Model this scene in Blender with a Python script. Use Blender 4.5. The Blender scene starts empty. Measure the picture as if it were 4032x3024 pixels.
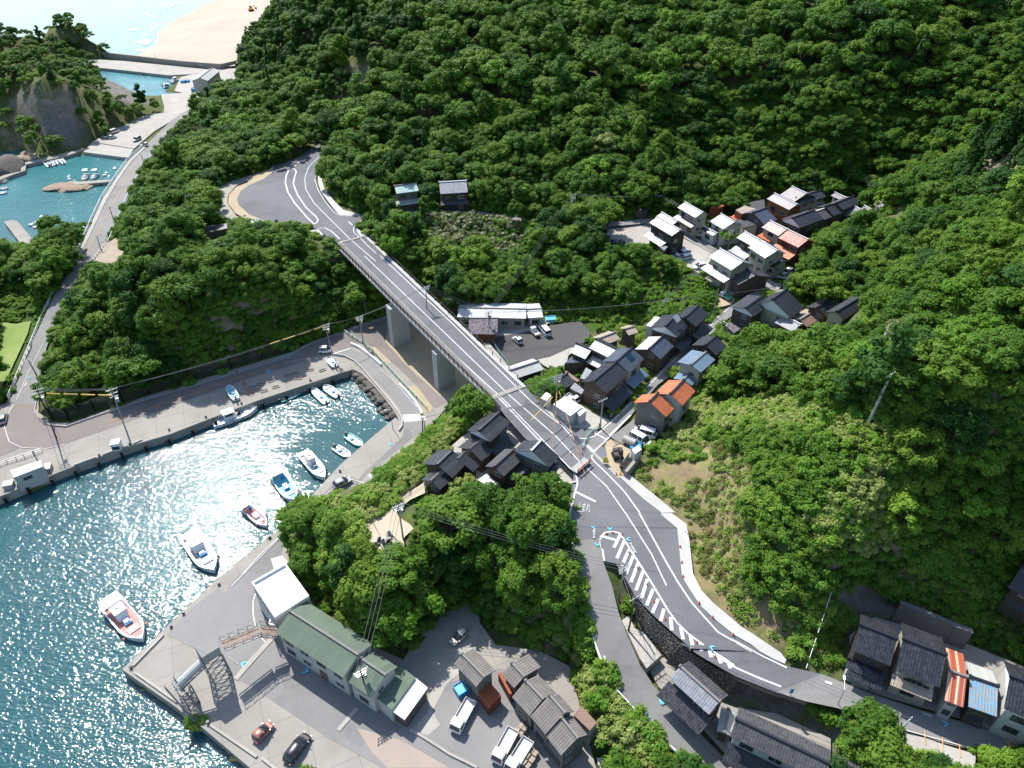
import bpy, bmesh, math, random
import numpy as np
from mathutils import Vector, Matrix
from mathutils.bvhtree import BVHTree
from mathutils.geometry import tessellate_polygon
random.seed(7); np.random.seed(7)
sc=bpy.context.scene; COL=sc.collection
H=108.0; PITCH=math.radians(37.0); FPX=2797.0
CP,SP=math.cos(PITCH),math.sin(PITCH)
TILES={'F':(0,0,1.8228),'a':(0,0,.6076),'b':(1344,0,.6076),'c':(2688,0,.6076),'d':(0,1008,.6076),'e':(1344,1008,.6076),
'f':(2688,1008,.6076),'g':(0,2016,.6076),'h':(1344,2016,.6076),'i':(2688,2016,.6076),'j':(2360,720,.28933),'k':(2960,700,.28933),
'l':(2760,1000,.3255),'m':(2200,1180,.3255),'n':(1760,1160,.28933),'o':(1640,1560,.3255),'p':(2100,1540,.28933),'q':(980,2160,.434),
'r':(1740,2500,.31646),'s':(2560,2500,.55118),'t':(3260,2380,.6093),'u':(640,2420,.4252),'v':(740,1720,.5674),'w':(400,1440,.9449),
'x':(0,540,.5252),'y':(440,160,.5042),'z':(800,560,.5462),'A':(1200,1100,.6304),'B':(2240,2020,.651),'C':(0,1640,.4409),'D':(1380,1900,.3361)}
def px(t,x,y):
    a,b,s=TILES[t]; return (a+x*s,b+y*s)
def ray(u,v):
    dx=(u-2016)/FPX; dy=-(v-1512)/FPX
    return (dx, CP+dy*SP, -SP+dy*CP)
def P(u,v,z):
    r=ray(u,v); t=(H-z)/(-r[2]); return Vector((r[0]*t,r[1]*t,z))
def T(t,x,y,z): return P(*px(t,x,y),z)
def proj(p):
    x,y,z=p[0],p[1],p[2]-H
    d=y*CP-z*SP; up=y*SP+z*CP
    return (2016+FPX*x/d, 1512-FPX*up/d, d)
def pts(t,l,z=None):
    """pixel list -> world. items (x,y) with common z or (x,y,z)"""
    out=[]
    for q in l:
        if isinstance(q[0],str): out.append(T(q[0],q[1],q[2],q[3] if len(q)>3 else z))
        else: out.append(T(t,q[0],q[1],q[2] if len(q)>2 else z))
    return out
# ---------------------------------------------------------------- materials
MATS={}
def nt(name):
    m=bpy.data.materials.new(name); m.use_nodes=True; t=m.node_tree; t.nodes.clear(); return m,t
def N(t,typ,**k):
    n=t.nodes.new(typ)
    for a,b in k.items():
        if a.startswith('_'): n.inputs[int(a[1:])].default_value=b
        else: setattr(n,a,b)
    return n
def ramp(t,fac,stops):
    r=N(t,'ShaderNodeValToRGB'); e=r.color_ramp.elements
    while len(e)<len(stops): e.new(.5)
    for i,(p,c) in enumerate(stops):
        e[i].position=p; e[i].color=(c[0],c[1],c[2],1) if not isinstance(c,(int,float)) else (c,c,c,1)
    t.links.new(fac,r.inputs[0]); return r.outputs[0]
def noise(t,vec,scale,detail=4,rough=.55,dist=0):
    n=N(t,'ShaderNodeTexNoise'); n.inputs['Scale'].default_value=scale; n.inputs['Detail'].default_value=detail
    n.inputs['Roughness'].default_value=rough; n.inputs['Distortion'].default_value=dist
    if vec: t.links.new(vec,n.inputs['Vector'])
    return n.outputs['Fac']
def mixc(t,fac,a,b,mode='MIX'):
    m=N(t,'ShaderNodeMix',data_type='RGBA',blend_type=mode)
    for i,v in ((0,fac),(6,a),(7,b)):
        if isinstance(v,bpy.types.NodeSocket): t.links.new(v,m.inputs[i])
        elif i==0: m.inputs[0].default_value=v
        else: m.inputs[i].default_value=(v[0],v[1],v[2],1)
    return m.outputs[2]
def mathn(t,op,a,b=0.0):
    m=N(t,'ShaderNodeMath',operation=op)
    for i,v in ((0,a),(1,b)):
        if isinstance(v,bpy.types.NodeSocket): t.links.new(v,m.inputs[i])
        else: m.inputs[i].default_value=v
    return m.outputs[0]
def bsdf(t,col,rough=.8,metal=0,spec=.3,bump=None,bdist=.05,bstr=.5):
    b=N(t,'ShaderNodeBsdfPrincipled'); o=N(t,'ShaderNodeOutputMaterial')
    if isinstance(col,bpy.types.NodeSocket): t.links.new(col,b.inputs['Base Color'])
    else: b.inputs['Base Color'].default_value=(*col,1)
    if isinstance(rough,bpy.types.NodeSocket): t.links.new(rough,b.inputs['Roughness'])
    else: b.inputs['Roughness'].default_value=rough
    b.inputs['Metallic'].default_value=metal
    b.inputs['Specular IOR Level'].default_value=spec
    if bump is not None:
        bn=N(t,'ShaderNodeBump'); bn.inputs['Distance'].default_value=bdist; bn.inputs['Strength'].default_value=bstr
        t.links.new(bump,bn.inputs['Height']); t.links.new(bn.outputs[0],b.inputs['Normal'])
    t.links.new(b.outputs[0],o.inputs[0]); return b
def pos(t): return N(t,'ShaderNodeNewGeometry').outputs['Position']
def objc(t): return N(t,'ShaderNodeTexCoord').outputs['Object']
def surf(name,c1,c2,scale=.3,c3=None,s3=3,rough=.85,spec=.25,metal=0,bs=0,bd=.03,local=False,amt3=.35):
    """weathered surface: two-tone patches plus fine grain"""
    if name in MATS: return MATS[name]
    m,t=nt(name); v=objc(t) if local else pos(t)
    f=ramp(t,noise(t,v,scale,6,.6),[(.35,0),(.65,1)])
    c=mixc(t,f,c1,c2)
    g=ramp(t,noise(t,v,s3,5,.7),[(.3,0),(.7,1)])
    c=mixc(t,mathn(t,'MULTIPLY',g,amt3),c,c3 or tuple(x*.72 for x in c1))
    bsdf(t,c,rough,metal,spec,g if bs else None,bd,bs)
    MATS[name]=m; return m
def flat(name,c,rough=.5,spec=.4,metal=0):
    if name in MATS: return MATS[name]
    m,t=nt(name); v=objc(t); f=noise(t,v,2.0,4)
    col=mixc(t,mathn(t,'MULTIPLY',ramp(t,f,[(.3,0),(.75,1)]),.25),c,tuple(x*.6 for x in c))
    bsdf(t,col,rough,metal,spec); MATS[name]=m; return m
def asphalt(name,c,tone=1.0,streak=True):
    m,t=nt(name); v=pos(t)
    f=ramp(t,noise(t,v,.09,5,.6,.5),[(.35,0),(.65,1)])
    a=mixc(t,f,c,tuple(x*1.28 for x in c))
    g=ramp(t,noise(t,v,1.3,6,.75),[(.3,0),(.72,1)])
    a=mixc(t,mathn(t,'MULTIPLY',g,.3),a,tuple(x*.7 for x in c))
    # cracks and patch seams
    vo=N(t,'ShaderNodeTexVoronoi',feature='DISTANCE_TO_EDGE'); vo.inputs['Scale'].default_value=.11
    dn=N(t,'ShaderNodeVectorMath',operation='ADD'); nn=N(t,'ShaderNodeTexNoise'); nn.inputs['Scale'].default_value=.5
    t.links.new(v,nn.inputs['Vector'])
    sc_=N(t,'ShaderNodeVectorMath',operation='SCALE'); sc_.inputs['Scale'].default_value=3.0; t.links.new(nn.outputs['Color'],sc_.inputs[0])
    t.links.new(v,dn.inputs[0]); t.links.new(sc_.outputs[0],dn.inputs[1]); t.links.new(dn.outputs[0],vo.inputs['Vector'])
    cr=ramp(t,vo.outputs[0],[(0,1),(.008,0)])
    a=mixc(t,mathn(t,'MULTIPLY',cr,.35),a,tuple(x*.45 for x in c))
    st=ramp(t,noise(t,v,.35,3),[(.62,0),(.75,1)])
    a=mixc(t,mathn(t,'MULTIPLY',st,.3),a,tuple(x*.55 for x in c))
    pa=N(t,'ShaderNodeTexVoronoi'); pa.inputs['Scale'].default_value=.045; t.links.new(dn.outputs[0],pa.inputs['Vector']); sp=N(t,'ShaderNodeSeparateColor'); t.links.new(pa.outputs['Color'],sp.inputs[0])
    a=mixc(t,mathn(t,'MULTIPLY',ramp(t,sp.outputs[0],[(.5,0),(.53,1)]),.28),a,tuple(min(1,x*1.5) for x in c))
    bsdf(t,a,.88,0,.2,g,.01,.4); MATS[name]=m; return m
def concrete(name,c,joint=4.0,ang=0,stain=.5,stc=(.17,.12,.07)):
    m,t=nt(name); v=pos(t)
    f=ramp(t,noise(t,v,.12,6,.65,.4),[(.3,0),(.7,1)])
    a=mixc(t,f,c,tuple(x*.76 for x in c))
    g=ramp(t,noise(t,v,.9,6,.75),[(.35,0),(.75,1)])
    a=mixc(t,mathn(t,'MULTIPLY',g,.28),a,tuple(x*.66 for x in c))
    s=ramp(t,noise(t,v,.06,4,.6,1.0),[(.58,0),(.72,1)])
    a=mixc(t,mathn(t,'MULTIPLY',s,stain*.35),a,stc)
    if joint:
        mp=N(t,'ShaderNodeMapping'); mp.inputs['Rotation'].default_value=(0,0,ang); t.links.new(v,mp.inputs[0])
        br=N(t,'ShaderNodeTexBrick'); br.offset=0; br.inputs['Scale'].default_value=1
        br.inputs['Mortar Size'].default_value=.06; br.inputs['Brick Width'].default_value=joint*1.2; br.inputs['Row Height'].default_value=joint
        br.inputs['Mortar Smooth'].default_value=0
        t.links.new(mp.outputs[0],br.inputs['Vector'])
        a=mixc(t,mathn(t,'MULTIPLY',br.outputs['Fac'],.45),a,tuple(x*.4 for x in c))
    bsdf(t,a,.9,0,.2,g,.02,.4); MATS[name]=m; return m
# ---------------------------------------------------------------- mesh builder
class MB:
    def __init__(s,o=(0,0,0)): s.v=[]; s.f=[]; s.uv={}; s.o=Vector(o)
    def add(s,vs,fs):
        b=len(s.v); s.v+= [Vector(p)-s.o for p in vs]; s.f+=[tuple(b+i for i in f) for f in fs]; return b
    def quad(s,*p): s.add(p,[tuple(range(len(p)))])
    def hexa(s,b,t_):
        n=len(b); fs=[tuple(range(n))[::-1],tuple(range(n,2*n))]+[(i,(i+1)%n,n+(i+1)%n,n+i) for i in range(n)]
        s.add(list(b)+list(t_),fs)
    def box(s,c,ex,ey,ez):
        """centre c, half-extent vectors"""
        c=Vector(c); ex=Vector(ex); ey=Vector(ey); ez=Vector(ez)
        b=[c-ex-ey-ez,c+ex-ey-ez,c+ex+ey-ez,c-ex+ey-ez]; s.hexa(b,[p+2*ez for p in b])
    def bx(s,x0,x1,y0,y1,z0,z1):
        s.hexa([(x0,y0,z0),(x1,y0,z0),(x1,y1,z0),(x0,y1,z0)],[(x0,y0,z1),(x1,y0,z1),(x1,y1,z1),(x0,y1,z1)])
    def bar(s,a,b,w,h=None):
        a=Vector(a);b=Vector(b);d=b-a
        if d.length<1e-5: return
        d.normalize(); up=Vector((0,0,1)) if abs(d.z)<.95 else Vector((1,0,0))
        n=d.cross(up).normalized(); m=n.cross(d).normalized(); h=h or w
        q=[a-n*w/2-m*h/2,a+n*w/2-m*h/2,a+n*w/2+m*h/2,a-n*w/2+m*h/2]
        s.hexa(q,[p+(b-a) for p in q])
    def tube(s,a,b,r0,r1=None,n=8,cap=True):
        a=Vector(a);b=Vector(b);r1=r0 if r1 is None else r1; d=(b-a).normalized()
        up=Vector((0,0,1)) if abs(d.z)<.95 else Vector((1,0,0)); x=d.cross(up).normalized(); y=x.cross(d)
        A=[a+(x*math.cos(k*2*math.pi/n)+y*math.sin(k*2*math.pi/n))*r0 for k in range(n)]
        B=[b+(x*math.cos(k*2*math.pi/n)+y*math.sin(k*2*math.pi/n))*r1 for k in range(n)]
        fs=[(k,(k+1)%n,n+(k+1)%n,n+k) for k in range(n)]
        if cap: fs+=[tuple(range(n))[::-1],tuple(range(n,2*n))]
        s.add(A+B,fs)
    def build(s,name,m,parent=None,smooth=False):
        me=bpy.data.meshes.new(name); me.from_pydata([tuple(p) for p in s.v],[],s.f); me.materials.append(m)
        me.validate(); me.update()
        if smooth: me.polygons.foreach_set('use_smooth',[True]*len(me.polygons))
        o=bpy.data.objects.new(name,me); COL.objects.link(o)
        if parent: o.parent=parent
        elif s.o.length: o.location=s.o
        return o
def tag(o,label=None,cat=None,group=None,kind=None):
    if label: o['label']=label
    if cat: o['category']=cat
    if group: o['group']=group
    if kind: o['kind']=kind
    return o
def thing(name,label,cat,loc=(0,0,0),rz=0,group=None):
    o=bpy.data.objects.new(name,None); COL.objects.link(o); o.location=loc; o.rotation_euler=(0,0,rz)
    o.empty_display_size=.5
    return tag(o,label,cat,group)
def copy_tree(o,parent=None,top=True):
    c=o.copy(); COL.objects.link(c)
    if parent: c.parent=parent
    for ch in [x for x in KIDS.get(o.name,[])] : 
        d=copy_tree(ch,c,False)
    KIDS[c.name]=[]
    return c
KIDS={}
def kids(o):
    KIDS[o.name]=[x for x in COL.objects if x.parent==o]
    for k in KIDS[o.name]: kids(k)
# ---------------------------------------------------------------- ground pads
PADS=[]   # (world tris [(a,b,c)], outline)
PADTRI=[]; MASKPOLY=[]
def pad(name,mt,poly,z=None,tile=None,lift=0.03,carve=True,thick=0,mask=True,kind='structure',label=None,cat=None,build=True):
    w=pts(tile,poly,z)
    tri=tessellate_polygon([w])
    if build:
        mb=MB()
        up=[p+Vector((0,0,lift)) for p in w]
        fs=[]
        for a,b,c in tri:
            n=(up[b]-up[a]).cross(up[c]-up[a])
            fs.append((a,b,c) if n.z>0 else (a,c,b))
        mb.add(up,fs)
        if thick:
            k=len(up); lo=[p-Vector((0,0,thick)) for p in up]
            mb.add(up+lo,[(i,(i+1)%k,k+(i+1)%k,k+i) for i in range(k)])
        o=mb.build(name,mt)
        tag(o,label,cat,None,kind)
    else: o=None
    for a,b,c in tri: PADTRI.append((w[a]+Vector((0,0,lift)),w[b]+Vector((0,0,lift)),w[c]+Vector((0,0,lift))))
    if carve: PADS.append(([(w[a],w[b],w[c]) for a,b,c in tri],w))
    if mask: MASKPOLY.append([proj(p)[:2] for p in w])
    return o
def strip(name,mt,L,R,tile=None,z=None,**k):
    """road strip from left-edge and right-edge point lists, same length"""
    l=pts(tile,L,z); r=pts(tile,R,z); lift=k.get('lift',.03)
    # subdivide
    mb=MB(); n=len(l)
    vs=[];fs=[]
    for i in range(n): vs+= [l[i]+Vector((0,0,lift)),r[i]+Vector((0,0,lift))]
    tri=[]
    for i in range(n-1):
        a,b,c,d=vs[2*i],vs[2*i+1],vs[2*i+3],vs[2*i+2]
        fs+=[(2*i,2*i+1,2*i+3),(2*i,2*i+3,2*i+2)]; tri+=[(a,b,c),(a,c,d)]
    if k.get('build',True):
        nrm=(vs[1]-vs[0]).cross(vs[2]-vs[0])
        if nrm.z<0: fs=[f[::-1] for f in fs]
        mb.add(vs,fs)
        if k.get('thick'):
            th=Vector((0,0,k['thick']))
            for i in range(n-1):
                for s_ in (0,1):
                    a,b=vs[2*i+s_],vs[2*i+2+s_]; mb.quad(a,b,b-th,a-th)
        o=tag(mb.build(name,mt),k.get('label'),k.get('cat'),None,k.get('kind','structure'))
    else: o=None
    PADTRI.extend(tri)
    if k.get('carve',True): PADS.append(([tuple(p-Vector((0,0,lift)) for p in q) for q in tri], l+r[::-1]))
    if k.get('mask',True): MASKPOLY.append([proj(p)[:2] for p in l+r[::-1]])
    return o
M_CON=concrete('quay_concrete',(.33,.31,.275),5,math.radians(-24),.5)
M_CONL=concrete('light_concrete',(.42,.40,.36),5,.3,.3)
M_CONN=concrete('new_concrete',(.50,.49,.465),0,0,.1)
M_ASP=asphalt('asphalt_old',(.185,.18,.175))
M_ASPB=asphalt('asphalt_brown',(.17,.15,.14))
M_ASPD=asphalt('asphalt_new',(.125,.127,.135))
M_ASPK=asphalt('asphalt_lot',(.07,.067,.067))
M_SAND=surf('sand_fill',(.44,.36,.23),(.36,.30,.20),.2,(.22,.18,.13),1.2)
M_GRAV=surf('gravel',(.30,.28,.25),(.40,.38,.34),.25,(.13,.14,.09),2.5,bs=.6)
M_BEACH=surf('beach_sand',(.40,.36,.29),(.35,.31,.25),.03,(.45,.38,.28),.3)
M_WHITE=surf('road_paint',(.70,.70,.68),(.58,.58,.57),1.5,(.30,.30,.30),7,amt3=.5)
M_ORANGE=surf('orange_paint',(.75,.36,.08),(.65,.33,.10),.8,(.3,.25,.2),6,amt3=.4)
M_BLUEP=surf('blue_paint',(.10,.50,.72),(.15,.50,.66),.8,(.2,.3,.35),6,amt3=.3)
# ---------------------------------------------------------------- low ground round the basin (z = 2)
WEDGE=[('d',-260,1665),('d',420,1385),('d',860,1225),('d',1100,1155),('d',1345,1060),('d',1660,940),('d',2212,757),('e',55,742),
 ('A',300,560),('A',360,592),('A',430,662),('A',490,732),('A',545,802),('A',575,850),('A',588,885),('e',350,1045),('e',0,1345),('g',1840,85),('g',1400,440),('g',790,1020),('g',1100,1235),('g',1330,1412),('g',1620,1659),('F',1020,1800)]
quay_in=[('F',1290,1800),('h',1650,1659),('h',1480,1000),('h',1290,900),('h',1000,860),('h',885,700),('h',800,590),('h',680,650),('h',520,780),('q',1400,1010),('q',1120,880),('q',800,690),('q',600,520),('q',440,300),('q',370,150),('v',700,840),('v',665,700),('v',720,590),('v',830,520),('v',960,470),('v',1060,425),('v',1130,432),('v',1269,360),('A',610,1100),('A',740,960),('A',800,900),('A',900,780),('A',1000,700),('A',1047,640),('A',960,480),('A',700,200),('A',520,225),('A',400,262),('A',30,395),
 ('d',1880,625),('d',1500,740),('d',960,905),('d',460,1080),('d',330,1080),('d',250,1010),('d',250,850),('d',120,800),('d',40,960),('d',-260,1000)]
pad('quay_ground',M_CON,[q+(2.0,) for q in WEDGE+quay_in],lift=0,thick=5)
Z2=2.0
pad('road_north',M_ASPB,[('d',-200,1330),('d',0,1300),('d',130,1245),('d',330,1250),('d',500,1190),('d',830,1075),('d',1300,905),('d',1600,800),('d',1900,705),('d',2050,655),('d',2212,612),('e',40,600),
 ('A',180,465),('A',280,432),('A',310,400),('A',370,400),('A',420,445),('A',500,400),('A',512,300),('A',500,250),('A',420,275),('A',30,410),('d',1880,650),('d',1500,765),('d',960,928),('d',770,985),('d',430,1103),('d',330,1095),('d',260,1060),('d',230,1000),('d',240,940),('d',100,950),('d',60,1010),('d',-200,1040)],Z2,carve=False)
pad('quay_road',M_ASP,[('A',175,468),('A',285,432),('A',370,470),('A',480,545),('A',560,640),('A',620,690),('A',690,760),('A',730,845),('A',762,860),('A',755,930),('v',1269,230),('v',1180,330),('v',1060,350),('v',900,470),('v',700,640),('v',620,900),('q',330,30),('q',240,190),('q',100,420),('q',260,730),('q',330,860),('q',500,1010),('q',870,1260),('q',1130,1440),('q',1400,1640),('h',450,1410),('h',560,1480),('h',880,1659),('F',1300,1800),('F',1080,1800),('q',700,1705),('q',300,1440),('q',0,1230),('g',1540,1090),('g',1280,895),('g',1080,795),('g',1240,620),('g',1415,495),('g',1465,525),('g',1480,480),('g',1860,110),('v',780,560),('v',1020,320),('v',1130,275),('v',1180,300),('v',1230,240),('A',600,1000),('A',615,960),('A',618,880),('A',600,820),('A',540,740),('A',460,650),('A',340,530),('A',290,500),('A',240,480)],Z2,lift=.035,carve=False)
pad('under_bridge_fill',M_SAND,[('A',495,360),('A',520,345),('A',660,300),('A',760,380),('A',960,560),('A',1047,660),('A',960,700),('A',900,760),('A',840,720),('A',640,540),('A',540,430),('A',500,395)],Z2,lift=.03,carve=False)
pad('under_bridge_fill',M_SAND,[('A',640,668),('A',700,668),('A',800,800),('A',790,830),('A',760,830),('A',740,800)],Z2,lift=.05,carve=False)
pad('under_bridge_fill',M_SAND,[('A',400,420),('A',440,425),('A',540,520),('A',520,530),('A',470,490)],Z2,lift=.05,carve=False)
pad('under_bridge_paving',M_ASPB,[('A',370,400),('A',440,385),('A',497,380),('A',540,432),('A',640,545),('A',840,725),('A',890,765),('A',830,800),('A',800,800),('A',700,665),('A',560,530),('A',440,425)],Z2,lift=.04,carve=False)
pad('crossing_paint',M_WHITE,[('A',612,846),('A',720,840),('A',762,862),('A',760,880),('A',618,892)],Z2,lift=.045,carve=False)
pad('yard_paving',M_ASP,[('r',0,620),('r',200,560),('r',700,420),('r',1100,500),('r',1300,1200),('r',1500,1560),('r',1800,1800),('F',1290,1800),('h',900,1659),('h',560,1480),('h',450,1410),('h',600,1250),('r',0,700)],Z2,lift=.03,carve=False)
pad('gravel_yard',M_GRAV,[('h',430,960),('h',520,800),('h',700,650),('h',860,560),('h',900,700),('h',870,850),('h',800,950),('h',560,1180),('h',450,1050)],Z2,lift=.04,carve=False)
pad('yard_strip',M_CONL,[('h',870,870),('h',760,900),('h',570,1180),('h',560,1300),('h',450,1410),('h',560,1450),('h',640,1380),('h',590,1290),('h',680,1120),('h',900,930)],Z2,lift=.05,carve=False)
pad('tan_paving',surf('tan_paving',(.36,.29,.24),(.32,.27,.23),.3),[('h',100,1400),('h',390,1480),('h',700,1659),('h',300,1659),('h',200,1560)],Z2,lift=.05,carve=False)
# small shared concrete slab strip at slipway / grate
# ---------------------------------------------------------------- coastal road and its bridge
CRL=[('d',40,960,2),('d',120,800,2.2),('d',190,600,3.4),('d',275,420,5),('d',360,240,6.2),('d',440,110,7),('d',500,-10,7.4),('a',600,1420,8),('a',660,1290,8),('a',745,1160,8),('a',830,1040,7.4),('a',930,950,6.4),('a',1030,860,5.4),('a',1110,780,4.5),('a',1215,712,3.2)]
CRR=[('d',250,960,2),('d',262,800,2.2),('d',300,600,3.4),('d',360,420,5),('d',430,260,6.2),('d',510,130,7),('d',590,60,7.2),('a',715,1560,8),('a',780,1400,8),('a',850,1230,8),('a',930,1090,7.4),('a',1010,980,6.4),('a',1070,880,5.4),('a',1160,800,4.5),('a',1235,730,3.2)]
strip('coast_road',M_ASP,CRL[:7],CRR[:7])
strip('coast_road',M_ASP,CRL[11:],CRR[11:])
# roads of the upper level
strip('coast_road',M_ASP,CRL[6:12],CRR[6:12],build=False,carve=False)
ZB0,ZB1=17.6,13.6
TRN=[('z',845,8),('z',800,35),('z',720,85),('z',620,140),('z',510,165),('z',500,215),('z',440,262),('z',330,310),('z',270,350),('z',243,405),('z',255,450),('z',330,520),('z',430,560),('z',520,580),('z',700,605),('z',760,610),('z',830,630),('z',850,640),('z',940,730),('z',1135,680),('z',1105,640),('z',1110,600),('z',1150,565),('z',1190,515),('z',1060,540),('z',980,525),('z',880,420),('z',830,330),('z',805,240),('z',830,150),('z',845,100)]
pad('turnaround_asphalt',M_ASPD,[q+(ZB0,) for q in TRN],lift=.03)
pad('turnaround_verge',M_SAND,[q+(ZB0,) for q in [('z',510,165),('z',470,200),('z',360,235),('z',320,290),('z',240,320),('z',185,380),('z',180,440),('z',230,510),('z',320,560),('z',500,590),('z',600,600),('z',520,580),('z',430,560),('z',330,520),('z',255,450),('z',243,405),('z',270,350),('z',330,310),('z',440,262),('z',500,215)]],lift=.01)
pad('old_lane',M_GRAV,[q+(17.0,) for q in [('z',470,195),('z',350,235),('z',200,280),('z',75,340),('z',60,370),('z',130,420),('z',110,480),('z',140,570),('z',280,550),('z',220,500),('z',175,440),('z',180,380),('z',240,310),('z',370,265)]],lift=0)
pad('pavement_corner',M_CONN,[q+(ZB0,) for q in [('z',845,225),('z',826,225),('z',830,300),('z',850,360),('z',905,435),('z',975,520),('z',985,528),('z',1060,535),('z',1130,525),('z',1090,510),('z',1010,490),('z',950,430),('z',880,350),('z',860,290)]],lift=.15,thick=.3)
pad('abutment_landing',M_CONN,[q+(ZB0,) for q in [('z',745,640),('z',830,628),('z',870,665),('z',850,680),('z',760,672)]],lift=.05)
# side road at far end
strip('lane_hillside',M_ASP,[('b',170,1385,17.6),('b',330,1362,17.6),('b',650,1362,17.3),('b',900,1372,17),('b',1240,1425,16.4),('b',1480,1455,16),('b',1750,1440,15.4),('b',2010,1415,15),('j',740,490,15)],
 [('b',165,1410,17.6),('b',330,1390,17.6),('b',650,1385,17.3),('b',900,1395,17),('b',1240,1450,16.4),('b',1480,1478,16),('b',1750,1468,15.4),('b',2010,1445,15),('j',720,560,15)])
pad('village_car_park',M_CONL,[q+(14.6,) for q in [('j',60,590),('j',250,600),('j',450,565),('j',700,560),('j',800,800),('j',680,850),('j',500,862),('j',400,870),('j',150,870),('j',90,780),('j',40,700)]],thick=2.5)
strip('village_road',M_ASP,[('j',640,500,15),('j',900,540,14.8),('j',1160,680,14.6),('j',1600,905,14.4),('j',1850,1080,14.3),('j',2060,1170,14.2),('j',2212,1270,14),('l',900,350,13.9),('l',1000,360,13.8)],
 [('j',640,560,15),('j',850,640,14.8),('j',1140,745,14.6),('j',1550,965,14.4),('j',1750,1150,14.3),('j',1950,1280,14.2),('j',2140,1370,14),('l',690,400,13.9),('l',920,450,13.8)])
pad('village_yard',M_CONL,[q+(14.4,) for q in [('j',1140,750),('j',1550,970),('j',1490,1100),('j',1460,1180),('j',1400,1260),('j',1300,1200),('j',960,1010),('j',820,920),('j',850,800),('j',1000,750)]],lift=.02,thick=3)
strip('village_road',M_ASP,[('l',1060,430,13.8),('l',700,430,13.7),('l',560,510,13.6),('l',330,650,13.4),('l',130,800,13.2),('l',0,930,13),('m',1640,400,12.9),('m',1250,840,12.6),('m',900,1190,12.5),('m',620,1470,12.5),('m',480,1600,12.5),('p',720,735,12.5)],
 [('l',1130,480,13.8),('l',900,470,13.7),('l',700,530,13.6),('l',480,680,13.4),('l',300,800,13.2),('l',110,980,13),('m',1830,430,12.9),('m',1440,850,12.6),('m',1200,1030,12.5),('m',920,1345,12.5),('m',640,1659,12.5),('p',830,850,12.5)])
pad('village_forecourt',M_CONL,[q+(13.8,) for q in [('l',840,280),('l',1010,300),('l',1060,340),('l',1140,260),('l',1200,180),('l',1050,170),('l',1010,270),('l',900,250)]],lift=.02)
pad('vacant_lot',M_SAND,[q+(12.6,) for q in [('l',220,420),('l',330,440),('l',470,530),('l',360,610),('l',240,640),('l',160,640),('l',190,520)]],lift=.02,thick=1)
pad('lower_car_park',M_ASPK,[q+(6.5,) for q in [('n',560,600),('n',740,560),('n',960,530),('n',1270,450),('n',1600,390),('n',1820,360),('n',1950,520),('n',1940,580),('n',1860,660),('n',1720,710),('n',1400,850),('n',1220,880),('n',850,965),('n',700,800)]])
pad('lower_yard',M_CONL,[q+(6.5,) for q in [('n',200,330),('n',700,330),('n',1300,330),('n',1400,380),('n',1270,455),('n',960,535),('n',740,570),('n',560,610),('n',240,640)]],lift=.01)
pad('lower_path',M_CONL,[q+(6.8,) for q in [('n',1220,885),('n',1400,850),('n',1700,715),('n',1750,760),('n',1650,830),('n',1620,980),('n',1400,1010),('n',1310,960),('n',1250,910)]],lift=.02)
pad('bridge_side_path',M_CONL,[q+(7.5,) for q in [('n',470,655),('n',575,660),('n',720,830),('n',850,980),('n',800,1000),('n',600,800)]],lift=.02)
# junction and main road (z falls from 13.6 to 8)
pad('junction_plot',M_CONL,[q+(12.5,) for q in [('p',70,190),('p',180,140),('p',270,120),('p',420,40),('p',720,240),('p',900,330),('p',1040,400),('p',940,500),('p',860,520),('p',450,490),('p',300,400),('p',180,280)]],lift=.02,thick=.5)
JL=[('e',1030,1000,13.6),('o',1075,240,13.3),('o',1320,520,12.9),('o',1700,720,12.6),('o',1880,900,12.5),('o',1900,970,12.5),('o',1880,1130,12.4),('o',1850,1300,12.3),('o',1845,1560,12.2),('h',1480,100,12.1),('B',10,170,11.9)]
JR=[('e',1270,955,13.6),('p',190,240,13.2),('p',440,500,12.8),('p',810,850,12.5),('p',1010,1010,12.5),('p',1180,1180,12.4),('p',1500,1480,12.3),('p',1740,1659,12.2),('h',2070,20,12.1),('h',2170,100,12.0),('B',655,95,11.9)]
strip('main_road',M_ASPD,JL,JR)
pad('junction_apron',M_ASPD,[q+(12.5,) for q in [('p',300,400),('p',450,500),('p',860,530),('p',980,640),('p',820,860),('p',700,740),('p',440,500)]],lift=.02)
pad('junction_apron',M_ASPD,[q+(12.5,) for q in [('p',810,850),('p',960,700),('p',990,800),('p',1020,990),('p',1180,1180),('p',1010,1010)]],lift=.02)
pad('corner_lot',M_ASP,[q+(12.5,) for q in [('p',1390,370),('p',1640,480),('p',1660,600),('p',1500,760),('p',1330,790),('p',1070,640),('p',1060,620)]],lift=.02)
pad('excavated_plot',M_SAND,[q+(12.5,) for q in [('p',1060,650),('p',1340,800),('p',1430,930),('p',1240,1170),('p',1180,1180),('p',1020,1000),('p',970,800),('p',985,700)]],lift=.01)
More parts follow.
